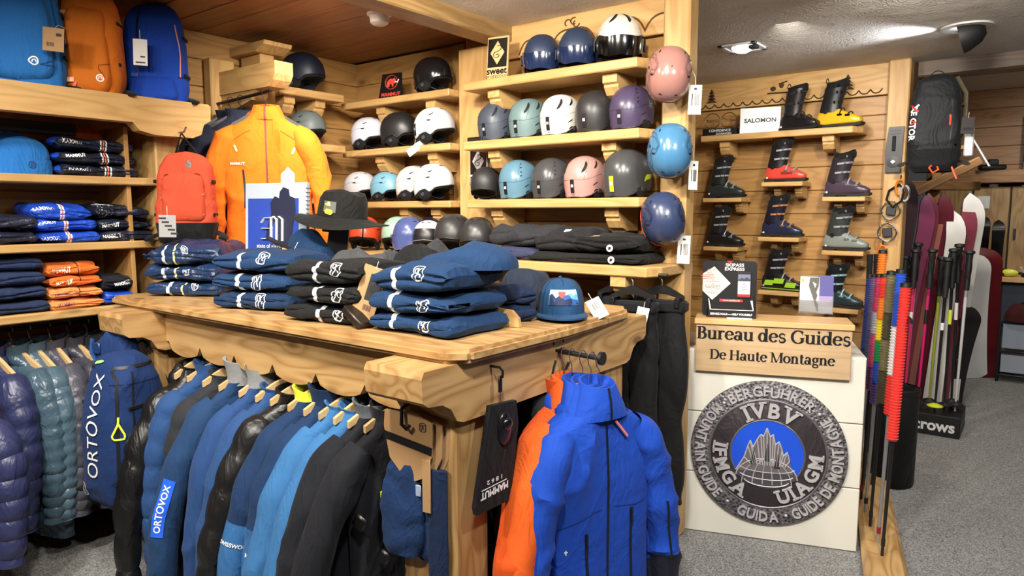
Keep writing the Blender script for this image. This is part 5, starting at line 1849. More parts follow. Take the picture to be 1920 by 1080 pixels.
# ---- trousers hanging under the counter beside the pillar
for k, (x, y, rz, lab) in enumerate(((-1.52, 2.80, 15, 'black ski trousers hanging closest to the table end'), (-1.40, 2.70, 10, 'black ski trousers with white zip lines hanging by the pillar'), (-1.31, 2.80, 6, 'black ski trousers hanging at the cabinet side'))):
    r = thing('hanging_trousers', lab, 'trousers', (x, y, 1.27), math.radians(rz), 'trousers hung beside the pillar')
    for sg in (-1, 1):
        V = np.linspace(0, 1, 40)
        U = np.linspace(0, 2*PI, 24, endpoint=False)
        P = np.zeros((24, 40, 3))
        for i in range(24):
            hw = spline([(0, 0.062), (0.25, 0.062), (0.6, 0.056), (1, 0.060)], V)
            P[i] = np.stack([sg*(0.050+0.012*V)+hw*math.copysign(abs(math.cos(U[i]))**0.7, math.cos(U[i])), 0.035*math.copysign(abs(math.sin(U[i]))**0.7, math.sin(U[i]))*np.ones(40), -0.12-V*0.90], 1)
        s = Surf(P, cu=True)
        s.disp(wob(P+k+sg, 12, 50+k)*0.008+crease(P+k*2+sg, 11, 60+k)**2*0.010)
        s.mb(caps=True).build('leg', fab((27, 27, 29)), r)
        if k >= 1:
            mb = MB()
            s.line(mb, [(0.74+0.06*sg, q) for q in np.linspace(0.10, 0.30, 8)], 0.008, 0.004, n=10)
            mb.build('pocket_zip', WHITE, r)
    MB().box((0, 0, -0.135), (0.225, 0.075, 0.05), 0.01).build('waistband', SOFTBLK, r)
    hanger('black clip hanger holding the %s' % lab.split(' hanging')[0]+['', '', ' at the cabinet side'][k] + (' closest to the table' if k == 0 else ''), (x, y, 1.285), math.radians(rz), plastic((18, 18, 19)), STEEL, half=0.10, drop=0.09)
    for sg in (-1, 1):
        MB().box((sg*0.08, 0, -0.115), (0.02, 0.09, 0.045), 0.003).build('clip', DARKSTEEL, r)
card('swing_tag', 'white swing tag on the hanging black trousers', 'tag', (-1.33, 2.64, 1.08), 0.05, 0.13, -65, PAPER, 0.2, text=[('bar', 0.0, 0.0, 0.03, 0.05)], string=[(0, 0, 0.09)])
WH = thing('wall_hook_rail', 'short dark rail under the counter edge for trousers', 'clothes rail', (-1.38, 2.715, 1.275))
MB().tube([(-0.2, 0.03, 0.0), (0.12, 0.03, 0.0)], 0.008, 8).build('bar', IRON, WH)
MB().tube([(-0.15, 0.03, 0.0), (-0.15, 0.03, 0.03)], 0.006, 6).build('stay', IRON, WH)

# ---- down jackets on the rail under the wall unit
LR = thing('low_rail', 'dark metal rail under the lowest clothes shelf', 'clothes rail', (-3.62, 0.95, 1.03))
MB().tube([(0, -0.5, 0), (0, 0.72, 0)], 0.010, 8).build('bar', DARKSTEEL, LR)
for y in (-0.3, 0.6):
    MB().box((0, y, 0.025), (0.02, 0.015, 0.05), 0.002).build('stay', DARKSTEEL, LR)
DJ = [(0.98, 'navy down jacket with wide quilting first on the low rail', shiny((62, 68, 116)), dict(quilt=0.075, length=0.74)),
      (1.07, 'dark petrol shiny down jacket beside the navy one', mat((84, 112, 130), 0.28, 'shiny'), dict(quilt=0.05)),
      (1.14, 'second dark petrol shiny down jacket with crossed quilting', mat((96, 124, 142), 0.28, 'shiny'), dict(quilt=0.048, chev=0.8, length=0.84)),
      (1.22, 'charcoal down jacket with slanted baffles', shiny((98, 98, 112)), dict(quilt=0.05, chev=0.7)),
      (1.30, 'charcoal down jacket with level baffles further along the rail', shiny((84, 84, 98)), dict(quilt=0.05)),
      (1.38, 'black glossy down jacket with round seams', mat((62, 70, 80), 0.25, 'shiny'), dict(quilt=0.055)),
      (1.45, 'slate glossy down jacket behind the blue touring backpack', mat((80, 90, 102), 0.28, 'shiny'), dict(quilt=0.05)),
      (1.52, 'black padded jacket close to the table post', shiny((34, 34, 38)), dict(quilt=0.07)),
      (1.59, 'black padded jacket at the far rail end', shiny((32, 32, 36)), dict(quilt=0.07))]
for k, (y, lab, mt_, kw) in enumerate(DJ):
    kw.setdefault('length', 0.74)
    rz = math.radians(6*math.sin(k*1.7)+12)
    hanger('wooden hanger carrying the %s' % lab.split(' beside')[0].split(' further')[0].split(' behind')[0].split(' close')[0].split(' at the')[0].split(' nearest')[0] + (['', '', '', '', '', '', '', ' by the post', ' at the end'][k]), (-3.62, y, 1.029), rz, M['hanger'], STEEL, half=0.18)
    jacket(lab, (-3.62, y, 1.029), rz, mt_, 400+k*5, group='down jackets on the low rail', chest=0.20, thick=0.045, sl_len=0.60, spread=0.03, wr=0.009, sub=1.5, stand=0.06, **kw)
jacket('navy wide quilted down jacket hung lower in front of the rail', (-3.40, 0.80, 0.90), math.radians(25), shiny((64, 70, 120)), 460, group='down jackets on the low rail', quilt=0.078, length=0.60, chest=0.22, thick=0.07, sl_len=0.5, spread=0.02, sub=1.5)
tag(MB().tube([(0, 0, 0.0), (0.0, 0, 0.02), (-0.05, 0.0, 0.03), (-0.20, 0.02, 0.14)], 0.004, 6).build('hook', STEEL, None, loc=(-3.40, 0.80, 0.895)), 'bent steel hook holding the lower navy down jacket', 'hook')
card('swing_tag', 'kraft swing tag hanging on the charcoal down jacket', 'tag', (-3.08, 1.33, 0.52), 0.075, 0.21, -35, KRAFT, 0.08, text=[('line', 0.02, 0.0, 0.03, 0.08), ('bar', -0.01, 0.06, 0.04, 0.03)], string=[(-0.03, 0, 0.16)])

# ---- jackets on the wardrobe arm


def orange_details(r, s, ss):
    for u, a0, a1 in ((0.05, 0.36, 0.62), (0.93, 0.36, 0.62)):
        mb = MB()
        s.line(mb, [(u, q) for q in np.linspace(a0, a1, 8)], 0.010, 0.003, n=12)
        mb.build('pocket_zip', BLACK, r)
    for u, a in ((0.09, 0.75), (0.90, 0.76)):
        mb = MB()
        s.slot(mb, u, a, 0.04, 0.012, 1.2*(1 if u < .5 else -1), 0.004)
        mb.build('zip_garage', mat((250, 190, 150), 0.5), r)
    mb = MB()
    s.text(mb, 0.90, 0.66, 'MAMMUT', 0.018, 0, 0.004, bold=0.03)
    mb.build('lettering', WHITE, r)
    mb = MB()
    s.line(mb, [(0.04, 0.88), (0.13, 0.80), (0.22, 0.78)], 0.003, 0.002, n=12)
    s.line(mb, [(0.96, 0.88), (0.87, 0.80), (0.78, 0.78)], 0.003, 0.002, n=12)
    mb.build('seam', fab((200, 90, 24)), r)
    mb = MB()
    s.slot(mb, 0.86, 0.06, 0.07, 0.03, 0, 0.004)
    mb.build('cuff_patch', mat((60, 58, 56), 0.7), r)


for k, (x, head, lab, mt_, kw) in enumerate((
        (-3.60, -25, 'navy jacket with bright blue lining behind the orange shell', fab((30, 38, 66)), dict(hood=ROYAL, length=0.70)),
        (-3.50, -28, 'slate navy jacket hanging between arm and orange shell', fab((46, 52, 78)), dict(hood=True, length=0.70)),
        (-3.27, -40, 'bright orange shell jacket with hood on the wardrobe arm', fab((252, 126, 24)), dict(hood=True, length=0.76, zipc=mat((120, 30, 30), 0.5), funnel=True, details=orange_details, chest=0.215, wr=0.014)))):
    kw.setdefault('chest', 0.21)
    rz = math.radians(head+90)
    hanger(['dark hanger carrying the navy jacket with blue lining', 'dark hanger carrying the slate navy jacket', 'black shop hanger carrying the orange hooded shell'][k], (x, 2.17, 2.159), rz, plastic((20, 20, 21)), DARKSTEEL, half=0.17)
    jacket(lab, (x, 2.17, 2.159), rz, mt_, 500+k*9, group='jackets on the wardrobe arm', thick=0.06, sl_len=0.62, spread=0.05, stand=0.06, **kw)
MB().box((0, -0.012, -0.085), (0.055, 0.012, 0.05), 0.004).build('hanger_badge', BLACK, bpy.data.objects['coat_hanger.%03d' % (len([o for o in bpy.data.objects if o.name.startswith('coat_hanger')])-1)])


# ------------------------------------------------------------------ backpacks
def backpack(label, loc, rz, material, dims, seed, pocket=None, side=None, strapc=None, rot=None, seams=(), logo_=None, txt=None, lid=0.78, zips=(), top_loop=True, lower=None, hip=True, group=None, wr=0.006, bulge=0.12):
    """origin at the middle of the base; front is -y"""
    r = thing('backpack', label, 'backpack', loc, rz, group, rot)
    Wd, D, H = dims
    nu, nv = 56, 44
    U = np.linspace(0, 2*PI, nu, endpoint=False)
    V = np.linspace(0, 1, nv)
    w = spline([(0, 0.70), (0.05, 0.90), (0.2, 1.0), (0.6, 0.97), (0.85, 0.86), (0.95, 0.68), (0.985, 0.5), (1, 0.3)], V)
    d = spline([(0, 0.72), (0.05, 0.92), (0.25, 1.0), (0.6, 0.92), (0.85, 0.72), (0.95, 0.55), (1, 0.3)], V)
    P = np.zeros((nu, nv, 3))
    e = 0.62
    for i in range(nu):
        c, s_ = math.cos(U[i]), math.sin(U[i])
        P[i] = np.stack([Wd/2*w*math.copysign(abs(s_)**e, s_), D/2-D/2*(1-d)*0.0-(D/2)*d*math.copysign(abs(c)**e, c)-D/2*0.0, H*V], 1)
    s = Surf(P, cu=True)
    if (s.N*(P-np.array([0, D/2, H/2]))).sum() < 0:
        s.flip = True
        s.normals()
    s.disp(wob(P+seed, 13, seed)*wr+crease(P+seed, 15, seed+1)**2*wr*1.3)
    if lower:
        k = int(nv*lower[0])
        s.mb(caps=False, j0=0, j1=k+1).build('base_panel', lower[1], r)
        s.mb(j0=k, j1=nv).build('body', material, r)
    else:
        s.mb(caps=True).build('body', material, r)
    if pocket:
        z0, z1, pw, pd, pm = pocket
        nv2 = 26
        V2 = np.linspace(0, 1, nv2)
        e2 = np.maximum(0.08, (1-np.abs(2*V2-1)**5)**0.4)
        Q = np.zeros((40, nv2, 3))
        for i, a in enumerate(np.linspace(0, 2*PI, 40, endpoint=False)):
            c, s_ = math.cos(a), math.sin(a)
            Q[i] = np.stack([pw/2*e2**0.5*math.copysign(abs(s_)**0.6, s_)*(1-0.12*V2), D*0.12-(D*0.12+pd)*e2*math.copysign(abs(c)**0.6, c)*(1-0.25*V2), z0+(z1-z0)*V2], 1)
        ps = Surf(Q, cu=True)
        if (ps.N*(Q-Q.mean((0, 1)))).sum() < 0:
            ps.flip = True
            ps.normals()
        ps.disp(wob(Q+seed, 16, seed+3)*wr+crease(Q+seed, 16, seed+4)**2*wr)
        ps.mb(caps=True).build('front_pocket', pm, r)
    else:
        ps = s
    # zips and seams on the body / pocket, given as (surface, [(u, v)], width, material, name)
    for on, uv, wd_, m_, nm in seams:
        mb = MB()
        (ps if on == 'p' else s).line(mb, uv, wd_, 0.0025, n=26)
        mb.build(nm, m_, r)
    sm = strapc or SOFTBLK
    for sg in (-1, 1):
        t = np.linspace(0, 1, 16)
        pts = np.stack([sg*(Wd*0.16+Wd*0.14*t), D+0.01+0.05*np.sin(PI*t), H*0.93-H*0.80*t], 1)
        MB().tube(pts, 0.024, 8, flat=0.35).build('shoulder_strap', sm, r)
        MB().box((sg*(Wd/2*0.985), D*0.42, H*0.32), (0.008, D*0.5, 0.016), 0.002).build('side_strap', sm, r)
        MB().box((sg*(Wd/2*0.97), D*0.42, H*0.68), (0.008, D*0.42, 0.016), 0.002).build('side_strap', sm, r)
        if hip:
            pts = np.stack([sg*(Wd*0.44+0.05*np.sin(PI*0.6*t)), D*0.85-D*0.7*t, H*0.12-0.03*t], 1)
            MB().tube(pts, 0.022, 8, flat=0.4).build('hip_belt', sm, r)
    if top_loop:
        t = np.linspace(0, PI, 12)
        MB().tube(np.stack([0.045*np.cos(t), np.full(12, D*0.85), H*0.97+0.055*np.sin(t)], 1), 0.006, 6, flat=0.5).build('haul_loop', sm, r)
    return r, s, ps


def buckle(r, s, u, v, col, w=0.035, h=0.022):
    p = s.at(u, v, 0.005)
    MB().box(p, (w, 0.012, h), 0.003).build('buckle', mat(col, 0.4), r)


MAMB = fab((40, 122, 204))
zt_ = 2.047
r, s, ps = backpack('light blue backpack at the near end of the fascia shelf', (-3.42, 1.13, zt_), math.radians(62), MAMB, (0.30, 0.17, 0.50), 601, pocket=(0.05, 0.40, 0.23, 0.035, MAMB),
                    seams=[('p', [(0.2, 0.25), (0.06, 0.18), (0.94, 0.18), (0.8, 0.25)], 0.004, fab((26, 84, 150)), 'seam'), ('s', [(0.12, 0.95), (0.15, 0.6), (0.16, 0.2)], 0.006, fab((26, 84, 150)), 'zip')])
mb = MB()
ps.strokes(mb, 0.04, 0.22, [[(0.016*math.cos(a), 0.016*math.sin(a)) for a in np.linspace(0, 2*PI, 17)]], 0.005)
ps.strokes(mb, 0.04, 0.22, [[(-0.008, -0.006), (-0.006, 0.004), (0.004, 0.006), (0.008, -0.006)]], 0.004)
mb.build('logo', WHITE, r)
OBP = fab((226, 120, 26))
r, s, ps = backpack('orange backpack with kraft tag in the middle of the fascia shelf', (-3.40, 1.37, zt_), math.radians(52), OBP, (0.25, 0.17, 0.50), 611, pocket=(0.03, 0.40, 0.19, 0.035, OBP), lower=None,
                    seams=[('p', [(0.85, 0.95), (0.9, 0.5), (0.05, 0.3), (0.12, 0.16)], 0.004, fab((160, 76, 16)), 'seam'), ('s', [(0.84, 0.05), (0.83, 0.5), (0.86, 0.9)], 0.006, BLACK, 'zip')])
mb = MB()
ps.strokes(mb, 0.08, 0.16, [[(0.014*math.cos(a), 0.014*math.sin(a)) for a in np.linspace(0, 2*PI, 17)]], 0.0045)
ps.strokes(mb, 0.08, 0.16, [[(-0.007, -0.005), (-0.005, 0.004), (0.004, 0.005), (0.007, -0.005)]], 0.0035)
mb.build('logo', WHITE, r)
mb = MB()
s.text(mb, 0.03, 0.90, 'MAMMUT', 0.02, 0.0, 0.003, bold=0.03)
mb.build('lettering', WHITE, r)
for u, v in ((0.93, 0.74), (0.87, 0.74)):
    buckle(r, s, u, v, (240, 150, 110))
buckle(r, ps, 0.92, 0.13, (240, 150, 110))
MB().box((-0.06, -0.03, 0.02), (0.012, 0.004, 0.07), 0.001, Matrix.Rotation(0.35, 4, 'Y')).build('pull_tab', mat((230, 90, 60), 0.6), r)
card('price_tag', 'kraft and white tag hanging on the orange backpack', 'tag', W(100, 74, 'd', 2.86), 0.078, 0.095, -38, KRAFT, 0.08, text=[('bar', -0.01, -0.02, 0.03, 0.016), ('line', 0.02, 0.02, 0.02, 0.012)], string=[(0.0, 0.05, 0.07), (0.0, 0.16, 0.08)])
RBP = fab((26, 78, 200))
r, s, ps = backpack('royal blue backpack with white tag at the end of the fascia shelf', (-3.42, 1.66, zt_), math.radians(48), RBP, (0.29, 0.17, 0.49), 621, pocket=(0.03, 0.15, 0.22, 0.03, RBP),
                    seams=[('s', [(0.96, 0.95), (0.965, 0.3)], 0.010, mat((10, 18, 50), 0.5), 'zip'), ('s', [(0.13, 0.8), (0.15, 0.5), (0.14, 0.30)], 0.006, mat((226, 150, 120), 0.6), 'cord'), ('s', [(0.8, 0.29), (0.9, 0.31), (0.1, 0.29), (0.2, 0.31)], 0.004, fab((16, 50, 140)), 'seam')])
buckle(r, s, 0.95, 0.30, (30, 70, 170))
card('price_tag', 'white tag with dark bar hanging on the royal blue backpack', 'tag', W(263, 98, 'd', 3.20), 0.060, 0.118, -38, PAPER, 0.03, text=[('line', 0.0, -0.046, 0.04, 0.006), ('line', 0.01, -0.02, 0.02, 0.006)], string=[(0.0, 0, 0.1)])
# red backpack on the fascia end
REDB = fab((222, 84, 52))
r, s, ps = backpack('coral red backpack with black base hung from the fascia beam end', (-3.27, 1.70, 1.395), math.radians(48), REDB, (0.27, 0.15, 0.44), 631, pocket=(0.10, 0.345, 0.21, 0.03, REDB), lower=(0.24, SOFTBLK),
                    seams=[('p', [(0.82, 0.92), (0.9, 0.95), (0.1, 0.95), (0.2, 0.92)], 0.005, fab((150, 50, 30)), 'zip'), ('p', [(0.83, 0.88), (0.15, 0.55)], 0.004, fab((240, 130, 100)), 'cord'), ('p', [(0.15, 0.55), (0.86, 0.50)], 0.004, fab((240, 130, 100)), 'cord'), ('p', [(0.86, 0.50), (0.15, 0.15)], 0.004, fab((240, 130, 100)), 'cord'),
                           ('p', [(0.80, 0.70), (0.2, 0.72)], 0.003, fab((150, 50, 30)), 'seam')])
mb = MB()
s.strokes(mb, 0.02, 0.86, [[(-0.012, 0.0), (0, 0.018), (0.012, 0.0), (0, -0.018), (-0.012, 0.0)], [(-0.006, 0.003), (0.006, -0.003)]], 0.008)
mb.build('logo', mat((70, 74, 80), 0.4), r)
MB().tube([(-0.05, 0.10, 0.42), (0.0, 0.04, 0.53), (0.06, 0.10, 0.42)], 0.006, 6).build('hang_loop', SOFTBLK, r)
hk = MB().tube([(0, 0, 0), (0.05, -0.0, 0.0), (0.07, 0.0, 0.02)], 0.005, 6).build('hook', STEEL, None, loc=(-3.31, 1.72, 1.925))
tag(hk, 'small steel hook in the fascia beam end', 'hook')
card('swing_tag', 'black and white patterned tag beside the coral red backpack', 'tag', W(314, 424, 'd', 3.12), 0.072, 0.10, -40, mat((150, 150, 150), 0.6), 0.02, text=[('line', -0.02+0.012*k, 0.035-0.017*k, 0.03, 0.008) for k in range(5)], string=[(0, 0, 0.09)])
# big blue touring backpack
TBP = fab((28, 62, 124))
r, s, ps = backpack('big navy blue touring backpack with white lettering beside the table post', (-3.06, 1.16, 0.31), math.radians(14), TBP, (0.29, 0.30, 0.64), 641,
                    seams=[('s', [(0.11, 0.05), (0.115, 0.5), (0.11, 0.86), (0.04, 0.93), (0.96, 0.93)], 0.013, BLACK, 'zip'), ('s', [(0.2, 0.1), (0.2, 0.9)], 0.008, BLACK, 'zip'),
                           ('s', [(0.85, 0.2), (0.95, 0.22), (0.05, 0.2), (0.10, 0.17)], 0.003, fab((14, 34, 76)), 'seam'), ('s', [(0.87, 0.83), (0.95, 0.84), (0.06, 0.83)], 0.003, fab((14, 34, 76)), 'seam')], wr=0.008)
mb = MB()
s.text(mb, 0.0, 0.56, 'ORTOVOX', 0.088, PI/2-0.04, 0.005, bold=0.0)
mb.build('lettering', WHITE, r)
logo(s, r, 0.93, 0.13, 0.026, 0.1, off=0.005)
mb = MB()
s.strokes(mb, 0.12, 0.56, [[(0, 0.045), (0.0, 0.02), (-0.022, -0.03), (-0.018, -0.045), (0.018, -0.045), (0.022, -0.03), (0.0, 0.02)]], 0.008, 0, 0.008)
mb.build('zip_puller', NEON, r)
mb = MB()
s.slot(mb, 0.98, 0.955, 0.05, 0.014, 0.2, 0.006)
mb.build('neon_tab', mat((150, 220, 120), 0.5), r)
# harness hanging above it
r, s = rumple('hanging_harness', 'blue padded shoulder harness draped above the touring backpack', 'harness', tuple(W(222, 692, 'y', 1.33)), 0.3, (0.22, 0.12, 0.16), TBP, 651, amp=0.25, fr=10)
MB().box((-0.05, -0.058, 0.10), (0.045, 0.012, 0.05), 0.004).build('strap_buckle', plastic((30, 60, 110)), r)
MB().tube([(-0.08, -0.05, 0.14), (-0.07, -0.066, 0.08), (-0.02, -0.064, 0.01)], 0.012, 8, flat=0.4).build('strap', fab((40, 84, 150)), r)
tag(MB().tube([(0, 0.0, -0.05), (0, 0, 0.0), (0, 0.10, 0.02), (-0.02, 0.16, 0.02)], 0.005, 6).build('hook', IRON, None, loc=tuple(W(222, 692, 'y', 1.33)+np.array([0, 0.0, 0.17]))), 'black hook on the table corbel holding the blue harness', 'hook')
tag(MB().tube([(0, 0.0, -0.05), (0.02, 0.0, 0.0), (-0.02, 0.10, 0.02)], 0.005, 6).build('hook', IRON, None, loc=(-3.09, 1.41, 1.01)), 'black hook holding the touring backpack haul loop', 'hook')
# ------------------------------------------------------------------ cards and signs on the shelves
def face_mx(c, rz):
    return Matrix.Translation(c) @ Matrix.Rotation(rz, 4, 'Z')


def swirl(mb, c, sc, wd=0.14):
    """curled S inside a lozenge, XZ plane facing -y"""
    t = np.linspace(0, 1, 40)
    pts = []
    for q in t:
        a = q*2*PI
        pts.append((0.42*math.sin(2*PI*q*0.98)*(1-0.25*abs(2*q-1)), 0.80*(1-2*q)))
    pts = [(-0.1, 0.08), (0.12, 0.02), (0.18, 0.22), (-0.10, 0.30), (-0.34, 0.14), (-0.22, -0.10), (0.1, -0.16), (0.36, -0.34), (0.22, -0.58), (-0.02, -0.52)]
    pts = [(p[0], -p[1]) for p in pts]
    tt = np.linspace(0, len(pts)-1, 50)
    X = np.interp(tt, range(len(pts)), [p[0] for p in pts])
    Z = np.interp(tt, range(len(pts)), [p[1] for p in pts])
    for _ in range(6):
        X[1:-1] = (X[:-2]+2*X[1:-1]+X[2:])/4
        Z[1:-1] = (Z[:-2]+2*Z[1:-1]+Z[2:])/4
    mb.tube(np.stack([c[0]+X*sc, np.full(50, c[1]), c[2]+Z*sc], 1), sc*wd*0.5, 5, flat=0.3)


def sweet_sign(label, loc, rz, w, h, board, ink, panel, lean):
    r = thing('logo_sign', label, 'sign', loc, rot=(lean, 0, rz), group=None)
    MB().box((0, 0, h/2), (w, 0.016, h), 0.003).build('board', board, r, smooth=False)
    MB().box((0, -0.0087, h*0.62), (w*0.90, 0.0012, h*0.66), 0.0004).build('panel', panel, r, smooth=False)
    mb = MB().prism([(0, h*0.62-h*0.27), (w*0.33, h*0.62), (0, h*0.62+h*0.27), (-w*0.33, h*0.62)], -0.0102, -0.0094, 'Y')
    mb.build('lozenge', board, r, smooth=False)
    mb = MB()
    swirl(mb, (0, -0.0104, h*0.60), h*0.33)
    flat_text(mb, 'sweet', h*0.22, (0, -0.0086, h*0.20), None, bold=0.03)
    flat_text(mb, 'protection', h*0.135, (0, -0.0086, h*0.075), None, bold=0.0)
    mb.build('lettering', ink, r, smooth=False)
    return r


BKP = mat((20, 19, 19), 0.3)
sweet_sign('black and wood logo sign with lozenge on the top helmet shelf', (W(932, 120, 'y', 2.915)[0], 2.915, SH[0]+0.001), math.radians(10), 0.125, 0.225, mat((206, 164, 112), 0.4), BKP, BKP, -0.10)
sweet_sign('grey logo sign with black lozenge field on the wide post board', (-2.555, 3.047, 1.69), 0.0, 0.13, 0.225, mat((178, 176, 178), 0.3), mat((30, 26, 24), 0.4), BKP, 0.0)
o = MB().box((0, 0, 0), (0.10, 0.06, 0.022), 0.002).build('flat_box', BLACK, None, loc=(-2.44, 2.90, SH[1]+0.0125), smooth=False)
tag(o, 'flat black box on the shelf end before the slate helmet', 'box')
r = thing('logo_card', 'small black card with red animal emblem on the top corner shelf', 'sign', (W(733, 160, 'y', 3.03)[0], 3.03, SH[0]+0.0145), rot=(-0.12, 0, math.radians(8)))
MB().prism([(-0.095, 0.0), (0.085, 0.0), (0.07, 0.15), (-0.075, 0.15)], -0.005, 0.005, 'Y').build('card', BKP, r, smooth=False)
mb = MB()
mb.tube([(0.047*math.cos(a), -0.0062, 0.095+0.042*math.sin(a)) for a in np.linspace(0.4, 2*PI-0.1, 26)], 0.005, 5, flat=0.3)
mb.prism([(-0.038, 0.070), (-0.034, 0.10), (-0.012, 0.118), (0.012, 0.115), (0.024, 0.122), (0.034, 0.105), (0.028, 0.085), (0.018, 0.09), (0.016, 0.068), (0.006, 0.068), (0.002, 0.084), (-0.012, 0.084), (-0.016, 0.066), (-0.028, 0.066)], -0.0066, -0.0054, 'Y')
flat_text(mb, 'MAMMUT', 0.030, (0, -0.006, 0.022), None, bold=0.02, sx=1.15)
mb.build('emblem', mat((206, 70, 56), 0.5), r, smooth=False)
MB().tube([(0.030, -0.0075, 0.095), (0.048, -0.0075, 0.092), (0.056, -0.0075, 0.11)], 0.004, 5).build('tusk', WHITE, r)
r = thing('goggle_box', 'small black box with two grey ovals beside the white helmet', 'box', (-3.60, 3.10, SH[1]+0.0205), math.radians(18))
MB().box((0, 0, 0.06), (0.10, 0.07, 0.12), 0.003).build('carton', mat((42, 42, 46), 0.5), r, smooth=False)
for z in (0.04, 0.085):
    MB().ell((0.01, -0.0355, z), (0.016, 0.002, 0.013), 14, 6).build('oval_mark', mat((170, 172, 176), 0.5), r)
x0, x1 = W(1389, 220, 'y', 5.25)[0], W(1463, 220, 'y', 5.25)[0]
r = thing('brand_card', 'white card with black lettering on the high boot shelf', 'sign', ((x0+x1)/2, 5.25, 2.1125), rot=(-0.07, 0, math.radians(14)))
wc = (x1-x0)*0.98
MB().box((0, 0, wc*0.335), (wc, 0.014, wc*0.67), 0.002).build('card', mat((226, 232, 238), 0.45), r, smooth=False)
mb = MB()
flat_text(mb, 'SALOMON', wc*0.150, (0, -0.0085, wc*0.34), None, bold=0.03, sx=1.1)
mb.build('lettering', BLACK, r, smooth=False)
x0, x1 = W(1320, 220, 'y', 5.25)[0], W(1382, 220, 'y', 5.25)[0]
r = thing('ring_sign', 'black base with two thin metal rings and small lettering on the high boot shelf', 'sign', ((x0+x1)/2, 5.26, 2.1125), math.radians(8))
wc = x1-x0
MB().box((0, 0, 0.03), (wc, 0.05, 0.06), 0.003).build('base', BKP, r, smooth=False)
RW = mat((110, 92, 70), 0.35, metal=0.6)
MB().tube([(-wc*0.24+wc*0.22*math.cos(a), 0, 0.06+wc*0.22+wc*0.22*math.sin(a)) for a in np.linspace(0, 2*PI, 28)], 0.004, 6).build('ring', RW, r)
MB().tube([(wc*0.24+wc*0.22*math.cos(a), 0, 0.06+wc*0.22+wc*0.22*math.sin(a)) for a in np.linspace(0.6, 2*PI-0.05, 26)]+[(wc*0.30, 0, 0.06+wc*0.22)], 0.004, 6).build('ring', RW, r)
mb = MB()
flat_text(mb, 'zero', wc*0.18, (-wc*0.24, -0.004, 0.06+wc*0.22), None, bold=0.01, sx=1.1)
mb.build('lettering', RW, r, smooth=False)
mb = MB()
flat_text(mb, 'CONFIDENCE', 0.026, (0, -0.026, 0.042), None, bold=0.02)
flat_text(mb, 'GUARANTEED', 0.018, (0.03, -0.026, 0.018), None, bold=0.02)
mb.build('lettering', mat((200, 200, 200), 0.5), r, smooth=False)

# ------------------------------------------------------------------ things on the table
r = thing('display_stand', 'black slanted stand holding up the brimmed hat', 'stand', (-2.50, 1.98, tzz), math.radians(35))
MB().box((0, 0, 0.006), (0.16, 0.12, 0.012), 0.003).build('foot', BKP, r, smooth=False)
MB().prism([(-0.075, 0.0), (0.035, 0.0), (0.075, 0.40), (-0.005, 0.40)], -0.008, 0.008, 'Y').build('upright', BKP, r, smooth=False)
hl = (-2.47, 2.0, tzz+0.345)
r = thing('brimmed_hat', 'black wide brimmed hat with yellow crest patch on a black stand', 'hat', hl, rot=(0.05, 0.12, math.radians(35)))
n = 56
a = np.linspace(0, 2*PI, n, endpoint=False)
prof = [(0.060, 0.125), (0.085, 0.118), (0.094, 0.09), (0.099, 0.05), (0.103, 0.018), (0.108, 0.008), (0.14, 0.0), (0.17, -0.006), (0.195, -0.010), (0.197, -0.014), (0.17, -0.012), (0.11, -0.002)]
P = np.zeros((n, len(prof), 3))
for j, (rr, z) in enumerate(prof):
    wv_ = 0.016*np.cos(2*a+0.4)*max(0, (rr-0.10)/0.1)
    P[:, j] = np.stack([rr*1.06*np.cos(a), rr*0.94*np.sin(a), z+wv_+0.006*np.sin(3*a)*(z > 0.1)], 1)
s = Surf(P[:, :5], cu=True, flip=True)
s.disp(wob(s.P, 28, 5)*0.004+crease(s.P, 22, 6)*0.004)
HATM = fab((33, 33, 32))
s.mb(caps=True).build('crown', HATM, r)
P[:, 5] = P[:, 4]
Surf(P[:, 4:], cu=True).mb().build('brim', HATM, r)
mb = MB()
X = np.stack([np.linspace(-0.03, 0.03, 6)]*4, 1)
Y = np.stack([np.linspace(-0.025, 0.025, 4)]*6, 0)
uu = 0.70
s.grid(mb, uu, 0.70, X, Y, 0.003)
mb.build('patch', mat((96, 100, 92), 0.7), r)
mb = MB()
s.slot(mb, uu, 0.84, 0.04, 0.022, 0.1, 0.005)
s.slot(mb, uu-0.01, 0.64, 0.03, 0.010, 0.1, 0.005)
mb.build('crest', mat((214, 208, 50), 0.6), r)
mb = MB()
s.slot(mb, uu-0.004, 0.60, 0.014, 0.012, 0.3, 0.0056)
mb.build('crest_top', WHITE, r)
MB().tube([(0.10, -0.02, -0.002), (0.105, -0.03, -0.06), (0.098, -0.03, -0.10)], 0.003, 5).build('chin_cord', SOFTBLK, r)
card('brand_tag', 'small black tag with white mark dangling under the hat brim', 'tag', W(612, 424, 'y', 1.93), 0.035, 0.05, -45, BKP, 0.1, string=[(0, 0, 0.06)])
